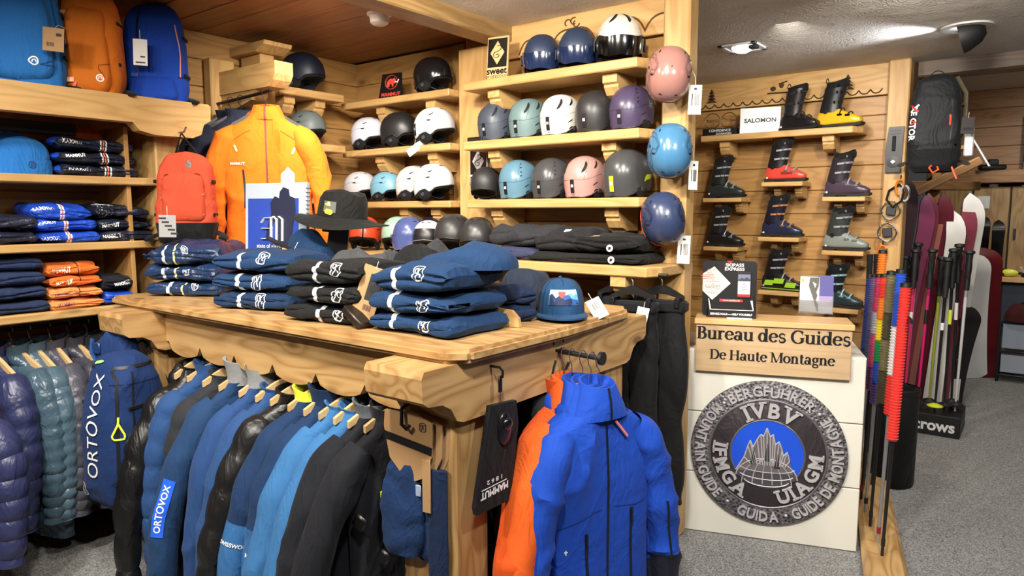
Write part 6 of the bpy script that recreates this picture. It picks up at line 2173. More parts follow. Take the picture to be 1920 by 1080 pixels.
# poster
pl, pr_ = W(469, 400, 'y', 1.86), W(552, 400, 'y', 1.86)
pw = pr_[0]-pl[0]
r = thing('poster_board', 'blue poster board of a climber with white lettering on the table', 'poster', ((pl[0]+pr_[0])/2, 1.86, tzz), rot=(-0.06, 0, math.radians(14)))
ph = 0.515
MB().box((0, 0.012, ph/2), (pw*1.04, 0.022, ph), 0.002).build('board', mat((176, 186, 198), 0.5), r, smooth=False)
MB().box((-0.012, -0.0005, ph/2-0.02), (pw*0.86, 0.002, ph-0.10), 0.0004).build('print', mat((36, 66, 160), 0.55), r, smooth=False)
ck = mat((22, 28, 56), 0.6)
mb = MB()
mb.prism([(0.0, 0.12), (0.06, 0.17), (0.075, 0.26), (0.09, 0.33), (0.085, 0.39), (0.055, 0.40), (0.05, 0.43), (0.02, 0.44), (0.0, 0.42), (-0.005, 0.39), (-0.03, 0.40), (-0.055, 0.37), (-0.05, 0.32), (-0.075, 0.25), (-0.085, 0.20), (-0.07, 0.205), (-0.035, 0.28), (-0.02, 0.30), (-0.01, 0.22), (-0.03, 0.13)], -0.0030, -0.0018, 'Y', Matrix.Translation((0.03, 0, 0.055)))
mb.build('climber_silhouette', ck, r, smooth=False)
mb = MB()
xq, zq, hq = -0.045, 0.255, 0.105
for k in range(3):
    mb.tube([(xq+0.035, -0.0035, zq+hq*(0.05+0.45*k)), (xq-0.025, -0.0035, zq+hq*(0.05+0.45*k))] if k < 2 else [(xq+0.035, -0.0035, zq+hq*0.95), (xq-0.01, -0.0035, zq+hq*0.95), (xq-0.028, -0.0035, zq+hq*0.75)], 0.0135, 6, flat=0.2)
mb.tube([(xq+0.030, -0.0035, zq), (xq+0.030, -0.0035, zq+hq)], 0.0135, 6, flat=0.2)
for dx in (0.062, 0.095):
    mb.tube([(xq+dx, -0.0035, zq-0.004), (xq+dx, -0.0035, zq+hq*0.9), (xq+dx-0.02, -0.0035, zq+hq*1.02)], 0.0135, 6, flat=0.2)
flat_text(mb, 'state of elevenate', 0.026, (-0.012, -0.0032, 0.228), None, bold=0.01)
mb.build('lettering', WHITE, r, smooth=False)
mb = MB()
for k in range(26):
    z = ph*0.05+k*ph*0.036
    mb.tube([(pw*0.52+0.004*math.cos(q), 0.012+0.016*math.sin(q), z) for q in np.linspace(0, 2*PI, 9)], 0.0012, 4)
mb.build('spiral_binding', DARKSTEEL, r)
MB().prism([(-0.03, 0.0), (0.045, 0.0), (0.045, 0.045), (0.008, 0.075), (-0.03, 0.045)], 0.004, 0.008, 'Y', Matrix.Translation((0.06, 0, ph-0.005))).build('white_tag', PAPER, r, smooth=False)
card('price_tag', 'kraft and white tag lying before the blue poster', 'tag', (-2.50, 1.72, tzz+0.155), 0.10, 0.15, -55, KRAFT, 0.35, lean=-0.45, text=[('bar', 0.0, -0.01, 0.05, 0.05), ('line', 0, 0.04, 0.06, 0.012)], string=[(0, 0, 0.12)])
card('price_tag', 'kraft price tag wedged between black hoodies and corner stack', 'tag', (-1.775, 1.535, tzz+0.105), 0.085, 0.20, -65, KRAFT, 0.30, lean=-0.12, text=[('line', 0.015, 0.03, 0.05, 0.09), ('bar', 0.01, -0.04, 0.03, 0.02)], string=[(0, 0, 0.12)])
MB().box((0, 0, 0), (0.10, 0.05, 0.03), 0.004, Matrix.Rotation(0.6, 4, 'Y')).build('tag_packet', mat((34, 28, 22), 0.4), None, loc=(-1.795, 1.50, tzz+0.036))
tag(bpy.data.objects['tag_packet'], 'dark glossy folded packet below the wedged kraft tag', 'packet')
MB().box((0, 0, 0), (0.34, 0.025, 0.012), 0.004).build('black_strap', SOFTBLK, None, loc=(-2.62, 1.80, tzz+0.235), rot=(0.1, 0.18, -0.2))
tag(bpy.data.objects['black_strap'], 'black belt strap lying across the cloth behind the petrol hoodies', 'belt')
# trucker cap
cl = (-1.375, 2.09, tzz+0.0005)
r = thing('trucker_cap', 'blue trucker cap with mountain patch at the table end', 'cap', cl, math.radians(42))
CAPB = fab((34, 82, 128))
nu, nv = 48, 14
U = np.linspace(0, 2*PI, nu, endpoint=False)
V = np.linspace(0, 1, nv)
P = np.zeros((nu, nv, 3))
for i in range(nu):
    ph_ = V*PI/2
    P[i] = np.stack([0.088*np.cos(U[i])*np.cos(ph_)**0.55, 0.100*np.sin(U[i])*np.cos(ph_)**0.55, 0.018+0.125*np.sin(ph_)**0.9], 1)
P[:, -1] = [0, 0, 0.144]
s = Surf(P, cu=True)
if (s.N*(P-[0, 0, 0.02])).sum() < 0:
    s.flip = True
    s.normals()
# front panels: headings around -y (u = .75)
idx = list(range(int(nu*0.57), int(nu*0.93)+1))
Surf(P[idx]).mb().build('front_panel', CAPB, r)
idx2 = [(i % nu) for i in range(int(nu*0.93), int(nu*1.57)+1)]
Surf(P[idx2]).mb().build('mesh_panel', mat((26, 44, 62), 0.9, 'knit'), r)
mb = MB()
for q in np.linspace(0.60, 0.90, 2):
    s.line(mb, [(q, v) for v in np.linspace(0.02, 0.97, 12)], 0.003, 0.001, n=16)
s.line(mb, [(0.75, v) for v in np.linspace(0.6, 0.98, 8)], 0.003, 0.001, n=10)
mb.build('seam', fab((20, 52, 88)), r)
MB().ell((0, 0, 0.146), (0.007, 0.007, 0.005), 10, 6).build('button', CAPB, r)
t = np.linspace(PI*1.08, PI*1.92, 22)
top = [(0.088*math.cos(a), 0.100*math.sin(a)) for a in t]
out = [(0.098*math.cos(a)*1.0, 0.100*math.sin(a)-0.062*math.sin((a-PI*1.08)/(PI*0.84)*PI)**0.6) for a in t]
B = np.zeros((22, 5, 3))
for i in range(22):
    for j, q in enumerate((0, 0.5, 1.0, 1.0, 0.0)):
        B[i, j] = (top[i][0]*(1-q)+out[i][0]*q, top[i][1]*(1-q)+out[i][1]*q, (0.022 if j < 3 else 0.016)-0.008*q+0.004*math.cos((i-10.5)/10.5*1.2)*q)
Surf(B).mb().build('brim', CAPB, r)
mb = MB()
X = np.stack([np.linspace(-0.052, 0.052, 9)]*5, 1)
Y = np.stack([np.linspace(-0.027, 0.027, 5)]*9, 0)
s.grid(mb, 0.75, 0.33, X, Y, 0.002)
mb.build('patch', mat((156, 200, 224), 0.6), r)
for col_, pts, off in (((96, 160, 206), [(-0.05, -0.026), (-0.05, 0.002), (0.0, -0.004), (0.022, 0.014), (0.035, 0.002), (0.044, 0.010), (0.05, 0.004), (0.05, -0.026)], 0.003),
                       ((34, 84, 150), [(-0.05, -0.026), (-0.05, 0.006), (-0.03, -0.01), (0.0, 0.004), (0.014, 0.008), (0.03, -0.008), (0.05, -0.012), (0.05, -0.026)], 0.0036),
                       ((20, 36, 74), [(-0.05, -0.026), (-0.05, 0.004), (-0.042, 0.012), (-0.028, -0.004), (-0.014, 0.006), (0.0, -0.010), (0.02, -0.006), (0.05, -0.022), (0.05, -0.026)], 0.0042)):
    mu, mv = s.metric(0.75, 0.33)
    k = len(pts)
    V_ = [s.at(0.75+x/mu, 0.33+y/mv, off) for x, y in pts]
    V_ += [s.at(0.75+x/mu, 0.33-0.026/mv, off) for x, y in pts]
    mb = MB().add(V_, [[i, i+1, k+i+1, k+i] for i in range(k-1)])
    mb.build('mountain_print', mat(col_, 0.6), r)
mb = MB()
mu, mv = s.metric(0.75, 0.33)
V_ = [s.at(0.75+x/mu, 0.33+y/mv, 0.005) for x, y in [(-0.020, 0.019), (0.004, 0.019), (0.004, 0.008), (-0.008, -0.006), (-0.020, 0.008)]]
mb.add(V_, [[0, 1, 2, 3, 4]])
mb.build('crest', mat((206, 60, 52), 0.6), r)
card('price_tag', 'white tag with yellow corner beside the trucker cap', 'tag', (-1.285, 2.20, tzz+0.028), 0.055, 0.085, -60, PAPER, -0.5, lean=-0.6, text=[('bar', 0.0, 0.01, 0.03, 0.03)], string=[(0, 0, 0.07)])
MB().prism([(0.0, 0.0), (0.145, 0.0), (0.14, 0.03), (0.115, 0.055), (0.0, 0.065)], -0.009, 0.009, 'Y').build('wooden_stop', M['pineX'], None, loc=(-1.50, 1.80, tzz+0.0008), rot=(0, 0, math.radians(10)), smooth=False)
tag(bpy.data.objects['wooden_stop'], 'small rounded pine stop block between the corner stack and cap', 'wood block')

# ------------------------------------------------------------------ guides' counter
CR = math.radians(19.1)
CB = thing('guide_counter', 'cream three drawer cabinet with round mountain guide emblem', 'cabinet', (-0.9585, 3.215, 0), CR)
CREAM = mat((226, 222, 208), 0.35)
wd_ = 0.795
MB().box((0, 0.23, 0.45), (wd_-0.01, 0.44, 0.89), 0.004).build('carcass', CREAM, CB, smooth=False)
for k in range(3):
    MB().box((0, 0.005, 0.002+0.299*k+0.148), (wd_, 0.02, 0.294), 0.003).build('drawer_front', CREAM, CB, smooth=False)
MB().box((0, 0.225, 0.895), (wd_+0.004, 0.455, 0.012), 0.003).build('worktop', CREAM, CB, smooth=False)
# emblem
EM = thing('guide_emblem', 'round pewter mountain guides emblem with blue centre mounted on the cream cabinet', 'emblem', (-0.9585+0.0065*math.sin(CR), 3.215-0.0065*math.cos(CR), 0.427), CR)
PEW = mat((128, 122, 126), 0.42, metal=0.55)
mt, nt, b = nodes('hammered_pewter')
tc = nt.nodes.new('ShaderNodeTexCoord')
vo = nt.nodes.new('ShaderNodeTexVoronoi')
vo.inputs['Scale'].default_value = 75
nt.links.new(tc.outputs['Object'], vo.inputs['Vector'])
bp = nt.nodes.new('ShaderNodeBump')
bp.inputs['Strength'].default_value = 1.0
bp.inputs['Distance'].default_value = 0.006
nt.links.new(vo.outputs['Distance'], bp.inputs['Height'])
nt.links.new(bp.outputs[0], b.inputs['Normal'])
rm = nd(nt, 'ShaderNodeMapRange')
rm.inputs[1].default_value, rm.inputs[2].default_value = 0.15, 0.65
nt.links.new(vo.outputs['Distance'], rm.inputs[0])
nt.links.new(mixc(nt, rm.outputs[0], (0.015, 0.013, 0.015), (0.20, 0.19, 0.20)), b.inputs['Base Color'])
b.inputs['Metallic'].default_value = 0.35
b.inputs['Roughness'].default_value = 0.45
HAM = mt
DPEW = mat((92, 84, 88), 0.45, 'shiny', 0.5)
RM = 0.343
mr = Matrix.Rotation(PI/2, 4, 'X')
MB().lathe([(0.0, 0.0), (RM, 0.0), (RM, 0.014), (RM-0.006, 0.018), (0.258, 0.018), (0.0, 0.016)], 72, mr).build('outer_ring', HAM, EM)
MB().lathe([(0.0, 0.021), (0.256, 0.021), (0.262, 0.018), (0.262, 0.016), (0.0, 0.016)], 64, mr).build('inner_ring', DPEW, EM)
MB().lathe([(0.250, 0.019), (0.256, 0.024), (0.262, 0.019)], 64, mr).build('ring_edge', PEW, EM)
MB().lathe([(0.0, 0.0225), (0.160, 0.0225), (0.162, 0.020)], 56, mr).build('enamel_field', mat((28, 78, 204), 0.35), EM)
MB().lathe([(0.157, 0.021), (0.161, 0.026), (0.166, 0.021)], 56, mr).build('field_edge', PEW, EM)
LTR = mat((196, 192, 194), 0.38, metal=0.3)


def ring_text(parent, txt, R, a_mid, size, inward=False, bold=0.02, depth=0.010, spacing=1.0, y=-0.018, slab=False, span=None):
    """letters round a circle; a_mid = clock angle in degrees (0 top, clockwise)"""
    ws = [(text_w(c, size, bold) if c != ' ' else size*0.28)+size*0.10*spacing for c in txt]
    tot = sum(ws)
    fk = math.radians(span)*R/tot if span else 1.0
    ws = [q*fk for q in ws]
    pos = -sum(ws)/2
    for c, w_ in zip(txt, ws):
        mid = pos+w_/2
        pos += w_
        if c == ' ':
            continue
        a = math.radians(a_mid)+(mid/R if not inward else -mid/R)
        x, z = R*math.sin(a), R*math.cos(a)
        rot = -a if not inward else PI-a
        V, Fc = text2d(c, size, bold)
        cu, su = math.cos(rot), math.sin(rot)
        V2 = [(q[0]*fk, q[1]) for q in V]
        F2 = [list(f) for f in Fc]
        mb = MB()
        n = len(V2)
        top = [(x+vx*cu-vy*su, y-depth, z+vx*su+vy*cu) for vx, vy in V2]
        bot = [(p[0], y+0.001, p[2]) for p in top]
        edges = {}
        for f in F2:
            for i in range(len(f)):
                e = (f[i], f[(i+1) % len(f)])
                if (e[1], e[0]) in edges:
                    del edges[(e[1], e[0])]
                else:
                    edges[e] = 1
        mb.add(top+bot, F2+[[e[0], e[1], e[1]+n, e[0]+n] for e in edges])
        if slab:
            h = size*0.36
            wl = text_w(c, size, bold)/2
            for vx, vy in {'I': ((0, h), (0, -h)), 'V': ((-wl*.8, h), (wl*.8, h)), 'B': (), 'F': ((-wl*.6, -h),), 'M': ((-wl*.8, -h), (wl*.8, -h)), 'A': ((-wl*.8, -h), (wl*.8, -h)), 'U': ((-wl*.75, h), (wl*.75, h)), 'G': ()}.get(c, ()):
                m4 = Matrix.Translation((x+vx*cu-vy*su, y-depth/2, z+vx*su+vy*cu)) @ Matrix.Rotation(-rot, 4, 'Y')
                mb.box((0, 0, 0), (size*0.36, depth, size*0.10), 0.001, m4)
        mb.build('letter', LTR, parent, smooth=False)


ring_text(EM, 'BERGFÜHRER', 0.298, 2, 0.064, bold=0.02, span=76)
ring_text(EM, 'MOUNTAIN GUIDE', 0.300, 269, 0.066, inward=True, bold=0.02, span=92)
ring_text(EM, 'GUIDA', 0.300, 186, 0.066, inward=True, bold=0.02, span=36)
ring_text(EM, 'GUIDE DE MONTAGNE', 0.300, 104, 0.066, inward=True, bold=0.02, span=106)
ring_text(EM, 'IVBV', 0.208, 3, 0.094, bold=0.03, y=-0.021, slab=True, spacing=1.4)
ring_text(EM, 'IFMGA', 0.208, 242, 0.082, inward=True, bold=0.03, y=-0.021, slab=True, spacing=1.4)
ring_text(EM, 'UIAGM', 0.208, 126, 0.082, inward=True, bold=0.03, y=-0.021, slab=True, spacing=1.4)
for a in (-41, 46, 214, 162):
    MB().ell((0.300*math.sin(math.radians(a)), -0.019, 0.300*math.cos(math.radians(a))), (0.008, 0.006, 0.008), 10, 6).build('dot', LTR, EM)
# peaks and globe
pk = [(-0.135, -0.085), (-0.10, -0.02), (-0.085, 0.035), (-0.075, 0.062), (-0.062, 0.03), (-0.045, 0.07), (-0.03, 0.095), (-0.018, 0.085), (-0.004, 0.128), (0.012, 0.085), (0.024, 0.10), (0.034, 0.05), (0.05, 0.068), (0.064, 0.03), (0.07, 0.0), (0.086, 0.022), (0.098, -0.02), (0.115, -0.085)]
MB().prism(pk, -0.030, -0.022, 'Y').build('peaks', PEW, EM, smooth=False)
mb = MB()
for q in range(1, len(pk)-1):
    mb.tube([(pk[q][0], -0.031, pk[q][1]), (pk[q][0]*0.75+0.005, -0.031, -0.05)], 0.0026, 4)
    mb.tube([(pk[q-1][0], -0.031, pk[q-1][1]), (pk[q][0], -0.031, pk[q][1])], 0.003, 4)
mb.build('peak_ridge', LTR, EM)
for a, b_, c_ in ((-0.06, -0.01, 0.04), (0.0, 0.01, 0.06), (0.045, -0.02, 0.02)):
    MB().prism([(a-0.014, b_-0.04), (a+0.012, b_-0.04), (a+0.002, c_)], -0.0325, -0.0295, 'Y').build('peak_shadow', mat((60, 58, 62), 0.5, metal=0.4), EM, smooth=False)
gl = [(0.125*math.cos(t_), -0.128+0.093*math.sin(t_)) for t_ in np.linspace(0.16*PI*0, PI, 24)]
gl = [(p[0], max(p[1], -0.145+0.0*p[0])) for p in gl]
gpoly = [(0.135*math.cos(t_), -0.118+0.10*math.sin(t_)) for t_ in np.linspace(0.1, PI-0.1, 22)]+[(-0.10*math.cos(t_), -0.118-0.035*math.sin(t_)) for t_ in np.linspace(0.2, PI-0.2, 12)]
MB().prism(gpoly, -0.028, -0.022, 'Y').build('globe', mat((84, 82, 88), 0.45, metal=0.4), EM, smooth=False)
mb = MB()
for k in (-0.8, -0.45, -0.12, 0.2, 0.5, 0.82):
    mb.tube([(0.135*k*math.cos(t_)*1.0+0.0, -0.029, -0.148+0.126*math.sin(t_)) for t_ in np.linspace(0.05, PI/2, 12)], 0.0024, 4)
for rr in (0.035, 0.07):
    mb.tube([((0.13-rr*0.15)*math.cos(t_), -0.029, -0.02-rr+0.03*math.sin(-t_)) for t_ in np.linspace(0.25, PI-0.25, 14)], 0.0024, 4)
mb.tube([(p[0], -0.029, p[1]) for p in gpoly[:22]], 0.003, 4)
mb.tube([(p[0], -0.029, p[1]) for p in gpoly[22:]], 0.003, 4)
mb.build('globe_lines', LTR, EM)

# sign box
SB = thing('sign_box', 'oak laminate sign box with black serif lettering hung on the cabinet', 'sign', (-0.9585, 3.215, 0.80), CR)
MB().box((0, 0, 0), (0.665, 0.02, 0.224), 0.003).build('front_board', M['oak'], SB, loc=(0, -0.021, 0.112), smooth=False)
MB().box((0, 0, 0), (0.655, 0.19, 0.120), 0.003).build('box', M['oak'], SB, loc=(0, 0.085, 0.164), smooth=False)
MB().box((0, 0.10, 0.237), (0.68, 0.23, 0.026), 0.003).build('lid', mat((222, 178, 122), 0.4), SB, loc=(0, -0.026, 0), smooth=False)


# a small serif alphabet of strokes; unit = x-height
def arc(cx, cy, rx, ry, a0, a1, thick=0.22, thin=0.09, n=18, tilt=0.0):
    q = []
    for a in np.linspace(math.radians(a0), math.radians(a1), n):
        w = 1.4*thin+(1.32*thick-1.4*thin)*abs(math.cos(a+tilt))**1.3
        q.append((cx+rx*math.cos(a), cy+ry*math.sin(a), w, math.cos(a)/max(rx, .01), math.sin(a)/max(ry, .01)))
    quads = []
    for i in range(n-1):
        f = []
        for k, sg in ((i, 1), (i+1, 1), (i+1, -1), (i, -1)):
            x, y, w, nx, ny = q[k]
            L = math.hypot(nx, ny)
            f.append((x+sg*nx/L*w/2, y+sg*ny/L*w/2))
        quads.append(f)
    return quads


def stem(x, y0, y1, w=0.22):
    w *= 1.32
    return [[(x-w/2, y0), (x+w/2, y0), (x+w/2, y1), (x-w/2, y1)]]


def serif(x, y, w=0.46, h=0.09, up=1):
    w *= 1.12
    return [[(x-w/2, y), (x+w/2, y), (x+w/2*0.9, y+up*h), (x-w/2*0.9, y+up*h)]]


def bar(x0, x1, y, h=0.09):
    return [[(x0, y-h/2), (x1, y-h/2), (x1, y+h/2), (x0, y+h/2)]]


def dia(x0, y0, x1, y1, w):
    return [[(x0-w/2, y0), (x0+w/2, y0), (x1+w/2, y1), (x1-w/2, y1)]]


def dot(cx, cy, r):
    return [[(cx+r*math.cos(a), cy+r*math.sin(a)) for a in np.linspace(0, 2*PI, 13)[:-1]]]


GL = {
    'B': (stem(.25, 0, 1.4)+serif(.2, 0)+serif(.2, 1.4, up=-1)+bar(.2, .5, 1.355)+bar(.2, .5, .74)+bar(.2, .5, .045)+arc(.48, 1.05, .32, .31, -90, 90)+arc(.50, .39, .40, .345, -90, 90), 1.08),
    'u': (stem(.22, .28, 1.0)+serif(.14, 1.0, .36, up=-1)+arc(.48, .30, .27, .25, 180, 330)+stem(.80, 0, 1.0)+serif(.72, 1.0, .36, up=-1)+serif(.86, 0, .34), 1.08),
    'r': (stem(.24, 0, 1.0)+serif(.24, 0, .48)+serif(.16, 1.0, .34, up=-1)+arc(.56, .66, .30, .28, 80, 165)+dot(.64, .88, .11), .78),
    'e': (arc(.46, .50, .36, .46, 25, 325)+bar(.14, .82, .56)+arc(.46, .56, .33, .40, 0, 60), .92),
    'a': (arc(.36, .28, .25, .24, 0, 360)+stem(.70, .1, .72)+arc(.44, .70, .26, .26, 0, 150)+dot(.22, .80, .11)+arc(.86, .14, .16, .12, 180, 300, .1, .07), .98),
    'd': (arc(.42, .49, .31, .45, 0, 360)+stem(.80, 0, 1.45)+serif(.72, 1.45, .34, up=-1)+serif(.86, 0, .34), 1.08),
    's': (arc(.40, .73, .25, .23, 40, 255, .14, .13)+arc(.40, .27, .27, .24, 80, -140, .16, .14)+dia(.25, .62, .5, .4, .22)+stem(.64, .70, .95, .06)+stem(.13, .05, .32, .06), .80),
    'G': (arc(.74, .70, .58, .68, 42, 318)+stem(1.16, .16, .62)+serif(1.14, .62, .44, up=-1)+stem(1.17, .95, 1.36, .07), 1.42),
    'i': (stem(.24, 0, 1.0)+serif(.24, 0, .46)+serif(.16, 1.0, .34, up=-1)+dot(.24, 1.30, .14), .52),
    'D': (stem(.27, 0, 1.4)+serif(.22, 0)+serif(.22, 1.4, up=-1)+bar(.2, .58, 1.355)+bar(.2, .58, .045)+arc(.56, .70, .62, .655, -90, 90), 1.36),
    'H': (stem(.27, 0, 1.4)+stem(1.13, 0, 1.4)+serif(.27, 0)+serif(.27, 1.4, up=-1)+serif(1.13, 0)+serif(1.13, 1.4, up=-1)+bar(.27, 1.13, .72), 1.44),
    't': (stem(.28, .2, 1.28)+bar(.06, .56, .96)+arc(.45, .22, .18, .19, 180, 320, .2, .09), .66),
    'M': (stem(.22, 0, 1.4, .12)+stem(1.42, 0, 1.4, .24)+dia(.24, 1.4, .80, .0, .24)+dia(1.36, 1.4, .80, .0, .10)+serif(.22, 0, .42)+serif(.16, 1.4, .4, up=-1)+serif(1.42, 0)+serif(1.46, 1.4, .42, up=-1), 1.68),
    'o': (arc(.48, .5, .37, .46, 0, 360), .98),
    'n': (stem(.24, 0, 1.0)+serif(.24, 0, .46)+serif(.16, 1.0, .34, up=-1)+arc(.52, .66, .28, .30, 0, 165)+stem(.80, 0, .68)+serif(.80, 0, .46), 1.10),
    'g': (arc(.42, .66, .27, .30, 0, 360)+arc(.44, -.16, .34, .20, 0, 360, .14, .11)+arc(.30, .22, .14, .14, 100, 260, .11, .09)+bar(.28, .62, .10, .12)+dot(.76, .94, .10), .90),
    ' ': ([], .42),
}


def serif_text(parent, txt, xh, width, c):
    tot = sum(GL[q][1] for q in txt)
    k = width/tot
    x = -width/2
    for q in txt:
        quads, adv = GL[q]
        mb = MB()
        for f in quads:
            mb.add([(c[0]+x+px*k, c[1], c[2]+py*xh) for px, py in f], [list(range(len(f)))])
        if quads:
            mb.build('letter', BLACK, parent, smooth=False)
        x += adv*k


serif_text(SB, 'Bureau des Guides', 0.042, 0.655, (0.0, -0.0325, 0.155))
serif_text(SB, 'De Haute Montagne', 0.033, 0.535, (0.0, -0.0325, 0.062))

# skipass leaflet stand
SP = thing('leaflet_stand', 'black cardboard leaflet stand with white lettering and a phone picture', 'leaflet stand', (-1.165, 3.225, 1.051), CR)
CB2 = mat((26, 25, 27), 0.45)
w2, h2 = 0.245, 0.262
rp = 0.018
pf = []
for cx, cz, a0 in ((w2/2-rp, rp, -90), (w2/2-rp, h2-rp, 0), (-w2/2+rp, h2-rp, 90), (-w2/2+rp, rp, 180)):
    for a in np.linspace(a0, a0+90, 6):
        pf.append((cx+rp*math.cos(math.radians(a)), cz+rp*math.sin(math.radians(a))))
MB().prism(pf, 0.0, 0.005, 'Y').build('back_panel', CB2, SP, smooth=False)
MB().box((0.015, -0.03, 0.017), (w2-0.03, 0.06, 0.034), 0.002).build('tray', CB2, SP, smooth=False)
for sx, m_ in ((-1, CB2), (1, CB2)):
    MB().prism([(-0.058, 0.0), (0.0, 0.0), (0.0, 0.095), (-0.058, 0.034)], (sx*(w2/2-0.012))-0.0015+0.012*(sx < 0), (sx*(w2/2-0.012))+0.0015+0.012*(sx < 0), 'X').build('tray_side', m_, SP, smooth=False)
mb = MB()
for f in ([(-0.092, 0.088), (-0.088, 0.088), (-0.078, 0.038), (-0.084, 0.038)], [(0.096, 0.082), (0.105, 0.086), (0.112, 0.036), (0.108, 0.036)], [(-0.084, 0.036), (0.112, 0.036), (0.112, 0.039), (-0.084, 0.039)]):
    mb.prism(f, -0.0622, -0.0606, 'Y')
mb.build('white_edge', PAPER, SP, smooth=False)
MB().prism([(-0.122, 0.20), (-0.122, 0.118), (-0.076, 0.075), (0.006, 0.156), (-0.070, 0.235)], -0.0030, -0.001, 'Y').build('white_panel', mat((232, 220, 208), 0.7), SP, smooth=False)
mb = MB()
flat_text(mb, 'SKIPASS', 0.021, (0.022, -0.0015, 0.243), None, bold=0.025, sx=1.15)
mb.build('lettering', WHITE, SP, smooth=False)
mb = MB()
flat_text(mb, 'EXPRESS', 0.021, (0.022, -0.0015, 0.224), None, bold=0.025, sx=1.15)
mb.build('lettering', WHITE, SP, smooth=False)
mb = MB()
flat_text(mb, 'SERVEZ-VOUS — HELP YOURSELF', 0.0125, (0.012, -0.0612, 0.017), None, bold=0.04)
mb.build('lettering', WHITE, SP, smooth=False)
MB().prism([(-0.014, 0.262), (0.014, 0.262), (0.0, 0.250)], -0.0022, -0.0008, 'Y').build('red_corner', mat((206, 50, 44), 0.5), SP, smooth=False)
mb = MB()
for k, (z, w_) in enumerate(((0.170, 0.004), (0.164, 0.06), (0.150, 0.004), (0.144, 0.075), (0.138, 0.075), (0.132, 0.06), (0.118, 0.004), (0.112, 0.05), (0.106, 0.035))):
    for j in range(max(1, int(w_/0.012))):
        mb.box((-0.075+(j+0.5)*0.012-max(1, int(w_/0.012))*0.006, -0.0034, z), (0.009, 0.0006, 0.002), 0.0001)
mb.build('small_print', mat((110, 90, 84), 0.8), SP, smooth=False)
mb = MB()
for z, x_ in ((0.205, -0.078), (0.197, -0.076), (0.188, -0.074)):
    mb.box((x_, -0.0034, z), (0.06, 0.0006, 0.003), 0.0001, Matrix.Rotation(-0.12, 4, 'Y'))
mb.tube([(-0.094+0.009*math.cos(a), -0.0036, 0.212+0.009*math.sin(a)) for a in np.linspace(0, 2*PI, 16)], 0.001, 4)
mb.build('red_print', mat((214, 130, 116), 0.7), SP, smooth=False)
PHO = MB().box((0, 0, 0), (0.062, 0.005, 0.126), 0.003, Matrix.Translation((0.066, -0.004, 0.150))).build('phone', mat((60, 58, 60), 0.3), SP, smooth=False)
MB().box((0.066, -0.0068, 0.148), (0.055, 0.001, 0.104), 0.0003).build('phone_screen', mat((228, 226, 228), 0.4), PHO, smooth=False)
MB().box((0.066, -0.0076, 0.184), (0.055, 0.0008, 0.032), 0.0002).build('phone_photo', mat((120, 128, 150), 0.5), PHO, smooth=False)
MB().prism([(0.040, 0.170), (0.092, 0.170), (0.092, 0.178), (0.078, 0.188), (0.066, 0.180), (0.054, 0.184), (0.04, 0.176)], -0.0084, -0.0079, 'Y').build('phone_mountain', mat((70, 74, 88), 0.5), PHO, smooth=False)
MB().box((0.066, -0.0076, 0.101), (0.055, 0.0008, 0.012), 0.0002).build('phone_bar', mat((206, 54, 48), 0.5), PHO, smooth=False)
mb = MB()
for k in range(4):
    mb.box((0.066, -0.0074, 0.128+0.009*k), (0.022-0.004*(k % 2), 0.0006, 0.002), 0.0001)
mb.build('phone_print', mat((120, 120, 124), 0.7), PHO, smooth=False)
MB().box((0.010, -0.0015, 0.074), (0.105, 0.0015, 0.013), 0.0003).build('red_label', mat((214, 60, 54), 0.5), SP, smooth=False)
mb = MB()
flat_text(mb, 'www.satellys.ch', 0.012, (0.010, -0.0026, 0.074), None, bold=0.02)
mb.build('lettering', mat((250, 220, 214), 0.6), SP, smooth=False)
LF = MB().box((0, 0, 0), (0.11, 0.07, 0.003), 0.0005).build('leaflet', PAPER, None, loc=(-1.10, 3.185, 1.0518), rot=(0, 0, CR+0.1))
tag(LF, 'white leaflet lying under the black leaflet stand', 'leaflet')
# brochure holder
x_, y_ = W(1527, 588, 'z', 1.051)[:2]
BH = thing('brochure_holder', 'clear acrylic brochure holder on the sign box lid', 'holder', (x_, y_+0.02, 1.051), CR-0.1)
mt, nt, b = nodes('acrylic')
b.inputs['Base Color'].default_value = (0.93, 0.94, 0.96, 1)
b.inputs['Roughness'].default_value = 0.06
b.inputs['Transmission Weight'].default_value = 0.9
b.inputs['IOR'].default_value = 1.45
ACR = mt
MB().box((0, 0.022, 0.092), (0.150, 0.003, 0.184), 0.0008).build('back', ACR, BH, smooth=False)
MB().box((0, -0.022, 0.035), (0.150, 0.003, 0.07), 0.0008).build('front', ACR, BH, smooth=False)
for sx in (-1, 1):
    MB().prism([(-0.0235, 0.0), (0.0235, 0.0), (0.0235, 0.11), (-0.0235, 0.07)], sx*0.075-0.0015, sx*0.075+0.0015, 'X').build('side', ACR, BH, smooth=False)
MB().box((0, 0, 0.0015), (0.150, 0.047, 0.003), 0.0008).build('base', ACR, BH, smooth=False)
BR1 = thing('brochure', 'pale brochure with a grey rock ridge standing in the acrylic holder', 'brochure', (x_+0.02*math.sin(0)-0.028, y_+0.004, 1.0545), rot=(-0.06, 0, CR-0.1))
MB().box((0, 0, 0.088), (0.088, 0.006, 0.172), 0.001).build('cover', mat((222, 222, 214), 0.5), BR1, smooth=False)
rk = mat((104, 104, 100), 0.7)
MB().prism([(0.0, 0.17), (0.042, 0.172), (0.040, 0.13), (0.030, 0.10), (0.036, 0.085), (0.030, 0.06), (0.040, 0.04), (0.042, 0.004), (0.034, 0.01), (0.020, 0.06), (0.006, 0.10), (-0.004, 0.13)], -0.0042, -0.0032, 'Y').build('rock_print', rk, BR1, smooth=False)
